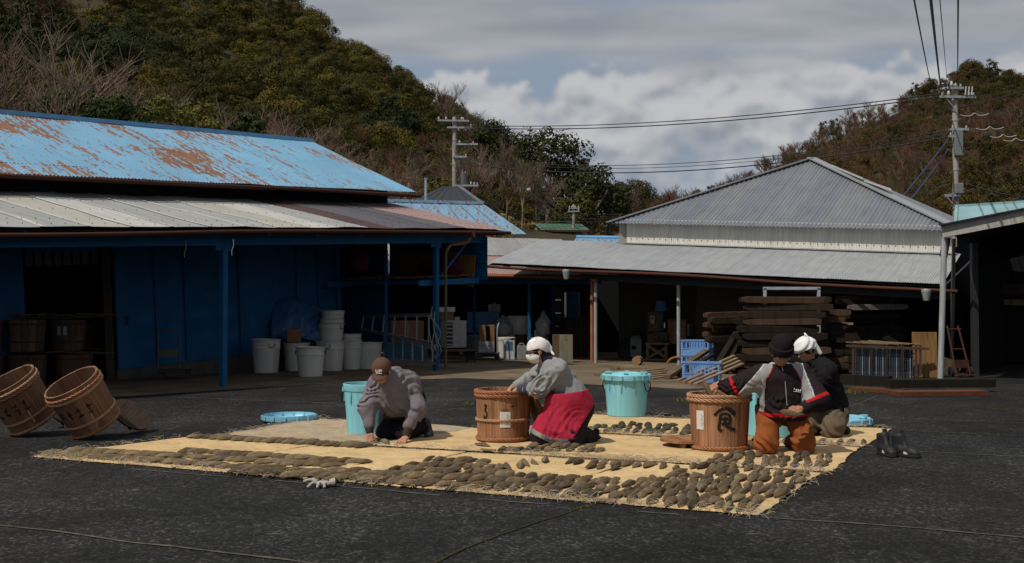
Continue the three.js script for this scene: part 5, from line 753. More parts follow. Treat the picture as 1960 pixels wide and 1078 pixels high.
    const mk = [], rr = rng(seed); for (let c = 0; c < 4; c++) for (let k2 = 0; k2 < 5; k2++) { const x = -0.17 + c * 0.11 + (rr() - 0.5) * 0.03, y = 0.30 + (rr() - 0.5) * 0.10, a = rr() < 0.5; mk.push([[[x - (a ? 0.03 : 0), y - (a ? 0 : 0.025)], [x + 0.005 * rr(), y + 0.003], [x + (a ? 0.03 : 0.005), y + (a ? 0.004 : 0.025)]], [[0, 0.004], [0.5, 0.007], [1, 0.003]]]); } strokes(o, 'painted_writing', FRONT - 0.1, R0, R1, Hh, mk, M.ink);
  }
  const dl = lid(V(0, 0, 0), [0, 0, 0], 'round dark wooden lid propped against the tipped tub', [woodM('dl', 0.045, 0.033, 0.026)]); { const g = gp(240, 832); dl.position.set(g.x - 0.02, 0.17, g.z - 0.16); dl.quaternion.setFromUnitVectors(V(0, 1, 0), V(0.62, 0.72, 0.30).normalize()); dl.scale.setScalar(0.86); }  // underside shade is put into the dark wood of both propped lids
  const d2 = lid(V(0, 0, 0), [0, 0, 0], 'dark wooden lid half hidden behind the two tipped tubs', [woodM('dl', 0.045, 0.033, 0.026)]); { const g = gp(100, 822); d2.position.set(g.x, 0.17, g.z - 0.3); d2.quaternion.setFromUnitVectors(V(0, 1, 0), V(0.62, 0.72, 0.30).normalize()); }
}
// ---------------------------------------------------------------- turquoise plastic bins
function bin(t, r, h, m, ribs = 10, lidded = false, lidM = m) {
  mesh('body', lathe([[0, 0], [r * 0.80, 0], [r * 0.82, 0.012], [r * 0.93, h * 0.86], [r * 0.97, h * 0.87], [r * 0.985, h * 0.99], [r * 0.97, h], [r * 0.92, h * 0.99], [r * 0.90, h * 0.86], [r * 0.79, 0.02], [0, 0.02]], 48), m, t);
  for (let k = 0; k < ribs; k++) { const a = k / ribs * 6.283 + 0.3; mesh('rib', box(0.012, h * 0.24, 0.022, 0, 0, 0).translate(0, 0, r * 0.915), m, t, [0, h * 0.74, 0], [0.09, a, 0]); }
  for (const s of [0.35, Math.PI + 0.35]) { const hd = mesh('handle', tube([V(-0.075, 0.04, 0), V(-0.08, -0.03, 0.012), V(-0.05, -0.085, 0.02), V(0, -0.10, 0.022), V(0.05, -0.085, 0.02), V(0.08, -0.03, 0.012), V(0.075, 0.04, 0)], 0.006, 24, 6), M.black, t, [Math.sin(s) * r * 0.97, h * 0.8, Math.cos(s) * r * 0.97], [0, s, 0]); mesh('handle_lug', merge([rbox(0.03, 0.05, 0.03, 0.006, -0.075, 0.04, -0.005), rbox(0.03, 0.05, 0.03, 0.006, 0.075, 0.04, -0.005)]), m, t, [Math.sin(s) * r * 0.965, h * 0.8, Math.cos(s) * r * 0.965], [0, s, 0]); }
  if (lidded) lidOf(t, r, lidM, h * 0.93, false);
}
function lidOf(t, r, m, y, flipped) {
  const g = lathe([[0, 0.045], [r * 0.6, 0.045], [r * 0.62, 0.062], [r * 0.75, 0.062], [r * 0.77, 0.042], [r * 0.95, 0.05], [r * 1.035, 0.045], [r * 1.05, 0.03], [r * 1.045, -0.028], [r * 1.03, -0.03], [r * 1.025, 0.02], [r * 0.9, 0.034], [0, 0.036]], 48);
  mesh('lid', g, m, t, [0, y, 0]); for (let k = 0; k < 14; k++) { const a = k / 14 * 6.283; mesh('lid_clip', rbox(0.02, 0.056, 0.03, 0.004).translate(0, 0, r * 1.05), m, t, [0, y + 0.005, 0], [0, a, 0]); }
  for (let k = 0; k < 6; k++) mesh('lid_boss', rbox(0.05, 0.022, 0.09, 0.006).translate(0, 0.062, r * 0.86), m, t, [0, y, 0], [0, k / 6 * 6.283 + 0.3, 0]);
}
{
  const a = gp(702, 837), b1 = thing('plastic_bin', 'open turquoise plastic bin behind the man in the brown cap', 'bin', V(a.x, 0.02, a.z - 0.24), 0.9, 'turquoise bins'); bin(b1, 0.30, 0.55, M.teal);
  const c = gp(1203, 802), b2 = thing('plastic_bin', 'turquoise plastic bin closed with a ribbed lid', 'bin', V(c.x, 0.02, c.z - 0.24), 0.62, 'turquoise bins'); bin(b2, 0.30, 0.525, M.teal, 10, true);
  const d = gp(1500, 845), b3 = thing('plastic_bin', 'turquoise plastic bin mostly hidden behind the man in orange trousers', 'bin', V(d.x - 0.06, 0.02, d.z - 0.35), 0.2, 'turquoise bins'); bin(b3, 0.30, 0.57, M.teal);
  for (const [u, v, label, dy] of [[552, 809, 'light blue round bin lid lying upside down left of the beige mat', 0], [1617, 812, 'light blue round bin lid lying flat behind the towel man', 0]]) { const g = gp(u, v), o = thing('bin_lid', label, 'bin lid', V(g.x, 0.052, g.z - 0.05), 0.4, 'loose bin lids'); lidOf(o, 0.31, M.lidBlue, 0, true); o.rotation.x = u < 1000 ? Math.PI : 0; o.position.y = u < 1000 ? 0.068 : 0.032; }
}
// ---------------------------------------------------------------- white tubs under the lean-to
{
  const G = 'white plastic tubs by the blue wall', wb = (u, v, r, h, label, y = 0, rim = 1) => {
    const g = gp(u, v), o = thing('white_tub', label, 'plastic tub', V(g.x, y + 0.004, g.z - r * 0.8), (u % 7) * 0.5, G);
    mesh('body', lathe([[0, 0], [r * 0.80, 0], [r * 0.83, 0.02], [r * 0.95, h * 0.72], [r, h * 0.73], [r * 1.0, h * 0.75], [r * 0.97, h * 0.76], [r * 0.99, h * 0.97], [r * 1.04, h * 0.97], [r * 1.04, h], [r * 0.97, h], [r * 0.94, h * 0.9], [r * 0.78, 0.03], [0, 0.03]], 40), M.whiteBin, o);
    for (const s of [0.6, 3.74]) mesh('handle', tube([V(-0.06, 0.03, 0), V(-0.06, -0.03, 0.015), V(0, -0.055, 0.02), V(0.06, -0.03, 0.015), V(0.06, 0.03, 0)], 0.007, 16, 5), M.black, o, [Math.sin(s) * r, h * 0.84, Math.cos(s) * r], [0, s, 0]); return o; };
  wb(504, 716, 0.30, 0.72, 'tall white tub standing left of the blue tarp'); wb(590, 723, 0.285, 0.60, 'short white tub standing in front of the cardboard box'); wb(563, 712, 0.29, 0.62, 'white tub under the cardboard box'); wb(628, 712, 0.31, 0.66, 'white tub at the bottom of the tall nested stack');
  wb(631, 711, 0.28, 0.40, 'white tub second in the tall nested stack', 0.64); wb(632, 711, 0.27, 0.30, 'white tub third in the tall nested stack', 0.84); wb(633, 711, 0.265, 0.30, 'white tub at the top of the tall nested stack, with lid', 1.02); wb(668, 709, 0.25, 0.66, 'slim white tub right of the tall nested stack'); wb(668, 709, 0.25, 0.28, 'slim white tub nested in the slim tub, with rope on top', 0.52); wb(702, 708, 0.31, 0.60, 'wide white tub standing next to the ladder');
  const c = gp(558, 712), cb = thing('cardboard_box', 'small brown cardboard box set on a white tub', 'box', V(c.x, 0.632, c.z - 0.25), 0.2); mesh('carton', rbox(0.3, 0.29, 0.26, 0.008, 0, 0.145, 0), M.card, cb); mesh('tape', box(0.04, 0.004, 0.262, 0, 0.2925, 0), M.lumber, cb);
  const rp = gp(668, 709); tag(mesh('rope_coil', merge([0, 1, 2, 3].map(k => tube([...Array(9)].map((_, i) => V(Math.cos(i / 9 * 6.28) * (0.1 + 0.02 * k), 0.02 * k + 0.02 * Math.sin(i * 2 + k), Math.sin(i / 9 * 6.28) * (0.12 - 0.01 * k))), 0.014, 30, 5, true))), M.black, scene, V(rp.x, 0.83, rp.z - 0.2)), 'coil of black rope lying on the slim white tub', 'rope');
  // tarp draped over a pile
  const g = new THREE.PlaneGeometry(1.35, 1.0, 70, 50), p = g.attributes.position; for (let i = 0; i < p.count; i++) { const x = p.getX(i), y = p.getY(i), fold = 0.07 * Math.sin(x * 11 + 3 * fbm(x * 2, y * 2, 1.1, 3) * 3) * sstep(0.1, -0.5, y) + 0.10 * fbm(x * 3, y * 3, 5.1, 4); const top = sstep(-0.35, 0.30, y); p.setXYZ(i, x + 0.1 * fbm(x * 2, y * 2, 9, 2), 0.66 * top + 0.16 * (y + 0.5) + fold + 0.10 * Math.exp(-(x + 0.3) * (x + 0.3) * 9) - 0.15 * x * top, -0.55 * sstep(-0.2, 0.5, y) + 0.5 * fold - 0.15 * Math.abs(x)); } g.computeVertexNormals();
  const q = gp(565, 712); tag(mesh('blue_tarp', g, M.tarp, scene, V(q.x + 0.06, 0.62, q.z - 0.28)), 'crumpled blue tarpaulin draped over a pile by the blue wall', 'tarp');
  const pl = thing('covered_crate', 'wooden crate mostly hidden under the blue tarpaulin', 'crate', V(q.x - 0.05, 0, q.z - 0.85)); for (let k = 0; k < 6; k++) mesh('slat', box(1.05, 0.17, 0.03, 0, 0.11 + k * 0.19, 0.3), M.shelf, pl); for (const s of [-0.5, 0.5]) mesh('upright', box(0.05, 1.2, 0.05, s, 0.6, 0.26), M.shelf, pl);
}
// ---------------------------------------------------------------- platform trolley by the door
{
  const g = gp(322, 727), o = thing('platform_trolley', 'platform trolley with bent tube handle standing before the blue door', 'trolley', V(g.x, 0, g.z - 0.15), 0.25);
  mesh('deck', rbox(0.62, 0.05, 0.42, 0.015, 0.08, 0.16, 0), M.darkSteel, o); mesh('handle', tube([V(-0.2, 0.16, -0.15), V(-0.2, 0.82, -0.15), V(-0.19, 0.90, -0.15), V(-0.13, 0.93, -0.15), V(0.13, 0.93, -0.15), V(0.19, 0.90, -0.15), V(0.2, 0.82, -0.15), V(0.2, 0.16, -0.15)].map(q => V(q.x - 0.05, q.y, q.z)), 0.016, 60, 8), painted(0.09, 0.08, 0.065, 0.6, 2), o); mesh('back_plate', box(0.37, 0.14, 0.012, -0.05, 0.50, -0.15), painted(0.10, 0.09, 0.075, 0.7, 2), o);
  for (const [x, z] of [[-0.16, 0.15], [-0.16, -0.15], [0.32, 0.15], [0.32, -0.15]]) { const w = mesh('wheel', new THREE.CylinderGeometry(0.06, 0.06, 0.035, 16).rotateZ(0).rotateX(Math.PI / 2), M.rubber, o, [x, 0.062, z]); mesh('fork', box(0.03, 0.09, 0.05, 0, 0.05, 0), M.darkSteel, w); }
}
// ---------------------------------------------------------------- tubs stacked in the doorway
{
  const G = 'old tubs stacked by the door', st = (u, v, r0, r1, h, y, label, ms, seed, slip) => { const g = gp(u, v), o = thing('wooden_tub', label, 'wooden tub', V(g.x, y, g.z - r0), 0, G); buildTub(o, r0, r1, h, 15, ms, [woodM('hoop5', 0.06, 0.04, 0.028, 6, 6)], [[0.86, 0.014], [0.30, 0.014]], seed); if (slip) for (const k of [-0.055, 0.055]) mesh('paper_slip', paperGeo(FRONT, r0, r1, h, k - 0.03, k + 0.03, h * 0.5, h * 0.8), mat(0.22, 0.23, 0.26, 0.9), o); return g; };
  st(36, 742, 0.30, 0.34, 0.56, 0.006, 'grey wooden tub at the bottom, below the brown stacked tub', tubGrey, 31); st(128, 738, 0.29, 0.33, 0.54, 0.006, 'dark wooden tub at the bottom, below the tub with two slips', tubOldShaded, 32);
  st(36, 742, 0.28, 0.325, 0.56, 0.62, 'brown wooden tub stacked on top beside the tub with two slips', tubOldShaded, 33); st(118, 738, 0.27, 0.31, 0.55, 0.62, 'grey wooden tub stacked on top with two paper slips', tubGrey, 34, 1); st(-50, 745, 0.29, 0.33, 0.56, 0.62, 'wooden tub stacked at the far end of the row', tubOldShaded, 35); st(-50, 745, 0.3, 0.34, 0.56, 0.006, 'wooden tub at the bottom of the far end of the row', tubGrey, 36);
  const r = rng(9), base = gp(90, 740); const board = (x, y, dz, L, w, rot, i) => tag(mesh('board', rbox(L, 0.022, w, 0.004), [M.shelf, woodM('bd2', 0.075, 0.052, 0.036)][i % 2], scene, V(base.x + x, y, base.z - 0.3 + dz), [(r() - 0.5) * 0.06, rot, (r() - 0.5) * 0.09]), y > 1 ? 'loose board lying on top of the stacked tubs by the door' : 'loose board between the upper and lower tubs by the door', 'board', y > 1 ? 'boards on the stacked tubs' : 'boards between the tubs');
  for (let k = 0; k < 9; k++) board(-0.9 + k * 0.22 + (r() - 0.5) * 0.1, 1.215 + (k % 3) * 0.028, (r() - 0.5) * 0.3, 0.6 + r() * 0.5, 0.10, (r() - 0.5) * 0.3, k); for (let k = 0; k < 7; k++) board(-0.8 + k * 0.27, 0.578 + (k % 2) * 0.024, (r() - 0.5) * 0.3, 0.55, 0.1, (r() - 0.5) * 0.3, k);
  const pile = gp(170, 728); for (let k = 0; k < 14; k++) tag(mesh('board', rbox(0.55 + r() * 0.15, 0.03, 0.16, 0.004), M.shelf, scene, V(pile.x + 0.02 + (r() - 0.5) * 0.12, 0.62 + k * 0.034, pile.z - 0.45), [0, (r() - 0.5) * 0.25, 0]), 'dark board in the pile between the stacked tubs and the door post', 'board', 'boards piled on the open box');
  const bx = thing('wooden_box', 'open fronted dark wooden box beside the lower stacked tubs', 'box', V(pile.x + 0.04, 0, pile.z - 0.4)); mesh('top', box(0.6, 0.03, 0.45, 0, 0.585, 0), M.shelf, bx); for (const s of [-0.285, 0.285]) mesh('side', box(0.03, 0.57, 0.45, s, 0.285, 0), M.shelf, bx); mesh('back', box(0.54, 0.57, 0.02, 0, 0.285, -0.21), M.shelf, bx); mesh('floor', box(0.54, 0.02, 0.42, 0, 0.02, 0), M.shelf, bx);
}
// ---------------------------------------------------------------- ladder, cabinet and the clutter of the middle bay
{
  const o = thing('step_ladder', 'aluminium step ladder lying on its side behind the blue post', 'ladder', gp(775, 699).setY(0)); const al = painted(0.20, 0.21, 0.22, 0.45, 3, 0.4), D = 23.9, P = (u, v, dd = 0) => at(u, v, D + dd).sub(o.position);
  const rail = (a, b) => mesh('rail', beam(a, b, 0.03, 0.085), al, o), rung = (a, b) => mesh('rung', beam(a, b, 0.06, 0.03, V(1, 0, 0)), al, o);
  const A = P(696, 606, 2.2), B = P(832, 603), C = P(692, 631, 2.2), E = P(832, 659), F = P(832, 667, -0.15), H = P(832, 694, -0.15), J = P(735, 641, 1.4), K = P(735, 690, 1.0);
  rail(A, B); rail(C, E); rail(J, F); rail(K, H); rung(A, C); for (let k = 1; k < 7; k++) rung(A.clone().lerp(B, k / 6.5), C.clone().lerp(E, k / 6.5)); for (let k = 0; k < 6; k++) rung(J.clone().lerp(F, k / 5.2), K.clone().lerp(H, k / 5.2)); for (const [p, q] of [[B, E], [F, H]]) mesh('foot', cyl(p, q, 0.022), M.rubber, o);
  const cords = []; const r = rng(12); for (let k = 0; k < 5; k++) { const p0 = at(824 + r() * 10, 585 + r() * 30, 23.7); cords.push(tube([p0, p0.clone().add(V(-0.12 + r() * 0.2, -0.25, 0.05)), p0.clone().add(V(-0.05 + r() * 0.25, -0.5 - r() * 0.3, 0.08)), p0.clone().add(V(0.15 * r(), -0.75 - r() * 0.4, 0.02))], 0.007, 20, 4)); } tag(mesh('cord_bundle', merge(cords), mat(0.34, 0.31, 0.29, 0.9), scene), 'tangle of pale cords hanging on the blue post by the ladder', 'cord');
}
const boxThing = (name, label, cat, u, v, w, h, d, m, turn = 0, extra) => { const g = gp(u, v), o = thing(name, label, cat, V(g.x, 0.005, g.z - d / 2), turn); mesh('body', rbox(w, h, d, 0.012, 0, h / 2, 0), m, o); if (extra) extra(o, w, h, d); return o; };
{
  const pallet = (u, v, label, y = 0.0) => { const g = gp(u, v), o = thing('pallet', label, 'pallet', V(g.x, y, g.z - 0.4), 0.35, 'pallets'); for (let k = 0; k < 6; k++) mesh('board', box(0.9, 0.02, 0.11, 0, 0.30, -0.35 + k * 0.14), M.shelf, o); for (const s of [-0.4, 0, 0.4]) mesh('bearer', box(0.07, 0.09, 0.8, s, 0.245, 0), M.shelf, o); for (const s of [-0.38, 0.38]) for (const z of [-0.34, 0.34]) mesh('leg', box(0.05, 0.2, 0.05, s, 0.1, z), M.darkSteel, o); };
  pallet(872, 695, 'low wooden pallet on legs carrying the white cabinet');
  const g = gp(866, 690), c = thing('appliance_cabinet', 'white metal cabinet with slotted side standing on the pallet', 'cabinet', V(g.x, 0.315, g.z - 0.45), 0.3), wm = painted(0.34, 0.34, 0.33, 0.5, 2); mesh('body', rbox(0.62, 0.72, 0.4, 0.01, 0, 0.36, 0), wm, c); mesh('door', box(0.34, 0.66, 0.012, 0.13, 0.36, 0.207), painted(0.37, 0.37, 0.36, 0.5, 2), c); mesh('shade_plate', box(0.2, 0.62, 0.006, -0.17, 0.36, 0.203), M.darkSteel, c); for (let k = 0; k < 6; k++) mesh('slot_bar', box(0.2, 0.03, 0.012, -0.17, 0.09 + k * 0.105, 0.21), wm, c);  // dark plate behind the slot bars stands in for shade inside
  const b = thing('foam_box', 'pale foam box with lid sitting on the white cabinet', 'box', V(g.x - 0.2, 1.036, g.z - 0.45), 0.3); mesh('carton', rbox(0.36, 0.22, 0.3, 0.01, 0, 0.11, 0), M.card, b); mesh('lid', rbox(0.42, 0.13, 0.34, 0.01, 0, 0.285, 0), M.whiteBin, b);
  tag(mesh('small_box', rbox(0.14, 0.09, 0.12, 0.01), M.whiteBin, scene, V(g.x + 0.1, 1.082, g.z - 0.45)), 'small white box beside the foam box on the cabinet', 'box');
  // row of things along the back
  boxThing('storage_crate', 'blue plastic crate stacked behind the cartons', 'crate', 925, 678, 0.95, 0.62, 0.5, M.crate, 0, o => { o.position.y = 0.62; for (const k of [-1, 1]) mesh('rim', box(0.95, 0.05, 0.02, 0, 0.6, k * 0.255), M.crate, o); });
  boxThing('storage_crate', 'dark lower crate carrying the blue plastic crate', 'crate', 925, 678, 1.0, 0.6, 0.5, M.darkSteel);
  boxThing('cooler_box', 'grey white cooler lid on the blue crate', 'cooler', 946, 678, 0.36, 0.22, 0.3, M.whiteBin, 0, o => { o.position.y = 1.25; mesh('knob', rbox(0.1, 0.05, 0.1, 0.02, 0, 0.24, 0), M.whiteBin, o); });
  boxThing('carton', 'brown cardboard carton above the white printed carton', 'carton', 931, 690, 0.40, 0.42, 0.3, M.card, 0.1, o => { o.position.y = 0.50; mesh('shade_strip', box(0.1, 0.36, 0.01, 0.02, 0.2, 0.153), M.black, o); }); boxThing('carton', 'white printed carton on the low trolley', 'carton', 930, 690, 0.42, 0.30, 0.3, mat(0.36, 0.36, 0.38, 0.8, { map: rep(tDirt, 2) }), 0.1, o => { o.position.y = 0.2; for (const [x, y] of [[-0.1, 0.2], [0.08, 0.19]]) mesh('printed_lines', merge([box(0.1, 0.014, 0.003, x, y, 0.153), box(0.08, 0.012, 0.003, x, y - 0.03, 0.153)]), mat(0.10, 0.11, 0.14, 0.8), o); });  // carton opening is a black strip standing in for inner shade
  { const q = gp(925, 690), o = thing('low_trolley', 'low dark trolley on castors under the printed carton', 'trolley', V(q.x, 0, q.z - 0.2)); mesh('deck', rbox(0.85, 0.05, 0.5, 0.01, 0, 0.175, 0), M.darkSteel, o); for (const x of [-0.36, 0.36]) for (const z of [-0.2, 0.2]) mesh('wheel', new THREE.CylinderGeometry(0.07, 0.07, 0.04, 16).rotateX(Math.PI / 2), M.rubber, o, [x, 0.072, z]); mesh('handle', tube([V(0.37, 0.2, -0.18), V(0.37, 0.85, -0.16), V(0.4, 0.95, -0.1), V(0.4, 0.95, 0.12), V(0.37, 0.85, 0.18), V(0.37, 0.2, 0.2)], 0.016, 30, 7), M.greyPost, o); }
  const drum = (u, v, r, h, m, label, y = 0) => { const q = gp(u, v), o = thing('drum', label, 'drum', V(q.x, y + 0.004, q.z - r), u % 3, 'buckets and drums in the middle bay'); mesh('body', lathe([[0, 0], [r * 0.86, 0], [r * 0.9, 0.02], [r * 0.98, h * 0.85], [r * 1.03, h * 0.86], [r * 1.05, h * 0.98], [r * 1.0, h], [r * 0.94, h * 0.97], [r * 0.84, 0.03], [0, 0.03]], 32), m, o); mesh('handle', tube([V(-r * 0.4, 0, 0), V(-r * 0.3, -0.07, 0.02), V(r * 0.3, -0.07, 0.02), V(r * 0.4, 0, 0)], 0.008, 14, 5), M.black, o, [0, h * 0.85, r * 1.0]); };
  drum(908, 684, 0.22, 0.62, painted(0.10, 0.11, 0.12, 0.6), 'dark grey bucket beside the cartons'); drum(994, 683, 0.36, 0.62, M.whiteBin, 'wide white drum at the bottom of the drum stack'); drum(994, 683, 0.33, 0.58, M.whiteBin, 'wide white drum on top of the drum stack', 0.56); drum(969, 686, 0.24, 0.56, M.whiteBin, 'white bucket next to the wide drums'); drum(997, 684, 0.17, 0.62, woodM('drumw', 0.055, 0.035, 0.025), 'slim brown fibre drum before the wide white drums');
  { const q = gp(962, 684), gg = new THREE.SphereGeometry(1, 24, 18), pp = gg.attributes.position; for (let i = 0; i < pp.count; i++) { const x = pp.getX(i), y = pp.getY(i), z = pp.getZ(i), k = 1 + 0.5 * fbm(x * 2, y * 2, z * 2, 4), w = y > 0 ? 1 - 0.65 * y : 1; pp.setXYZ(i, x * k * 0.26 * w, y * 0.32 * k, z * k * 0.2 * w); } gg.computeVertexNormals(); tag(mesh('plastic_bag', gg, mat(0.22, 0.23, 0.24, 0.3), scene, V(q.x, 0.84, q.z - 0.3)), 'grey plastic bag stuffed into the white bucket', 'bag'); tag(mesh('plastic_bag', gg.clone().scale(0.9, 1.1, 1).rotateY(1.4), mat(0.26, 0.27, 0.28, 0.3), scene, V(at(1040, 0, 29.5).x, 0.92, -29.8)), 'clear plastic bag heaped on the light blue box by the post', 'bag'); }
  boxThing('kerosene_can', 'white and blue metal can standing before the white bucket', 'can', 975, 689, 0.3, 0.5, 0.2, painted(0.34, 0.36, 0.39, 0.5, 2), -0.1, o => { mesh('blue_label', box(0.2, 0.24, 0.004, 0, 0.36, 0.103), painted(0.05, 0.09, 0.15, 0.5), o); mesh('cap', cyl(V(0.08, 0.5, 0), V(0.08, 0.54, 0), 0.03), M.black, o); });
  boxThing('jerry_can', 'grey plastic can beside the blue labelled can', 'can', 998, 689, 0.24, 0.36, 0.2, painted(0.22, 0.23, 0.23, 0.6, 2), 0.2, o => mesh('handle', tube([V(-0.08, 0.35, 0), V(-0.06, 0.41, 0), V(0.06, 0.41, 0), V(0.08, 0.35, 0)], 0.014, 12, 6), painted(0.22, 0.23, 0.23, 0.6, 2), o));
  boxThing('plastic_box', 'light blue plastic box behind the blue post', 'box', 1030, 685, 0.55, 0.5, 0.35, painted(0.10, 0.17, 0.24, 0.5), 0, o => mesh('lid', rbox(0.58, 0.05, 0.38, 0.01, 0, 0.52, 0), painted(0.12, 0.19, 0.26, 0.5), o)); boxThing('carton', 'silver wrapped carton on the light blue plastic box', 'carton', 1034, 685, 0.3, 0.18, 0.25, painted(0.36, 0.37, 0.38, 0.35), 0, o => { o.position.y = 0.56; mesh('strap', box(0.03, 0.185, 0.255, 0, 0.09, 0), M.galv, o); });
  boxThing('cabinet', 'cream panelled cabinet standing behind the woman with the kerchief', 'cabinet', 1077, 695, 0.38, 0.70, 0.36, woodM('cabside', 0.085, 0.055, 0.035), 0.5, (o, w, h, d) => { mesh('front_panel', box(w - 0.01, h - 0.01, 0.012, 0, h / 2, d / 2 + 0.008), mat(0.46, 0.43, 0.31, 0.7, { map: rep(tDirt, 1.4) }), o); mesh('pink_sticker', rbox(0.05, 0.05, 0.004, 0.02, -0.02, h - 0.1, d / 2 + 0.018), mat(0.5, 0.2, 0.17, 0.8), o); });
  boxThing('cabinet', 'tall dark brown cabinet behind the cream cabinet', 'cabinet', 1100, 683, 0.72, 1.08, 0.5, woodM('cabd', 0.05, 0.028, 0.02), 0.4, (o, w, h, d) => { for (const k of [-1, 1]) mesh('door', box(w / 2 - 0.03, h - 0.06, 0.015, k * w / 4, h / 2, d / 2 + 0.009), woodM('cabd2', 0.06, 0.034, 0.024), o); });
  boxThing('storage_chest', 'blue chest seen through the ladder rungs', 'chest', 775, 690, 1.1, 0.42, 0.4, painted(0.03, 0.09, 0.15, 0.6), 0.4, o => mesh('lid', rbox(1.14, 0.05, 0.44, 0.01, 0, 0.44, 0), painted(0.035, 0.1, 0.17, 0.6), o)); boxThing('carton', 'large brown carton seen through the upper ladder rungs', 'carton', 775, 690, 0.9, 0.55, 0.35, M.card, 0.4, o => { o.position.y = 0.48; mesh('tape', box(0.06, 0.552, 0.352, 0, 0.275, 0), M.lumber, o); });
}
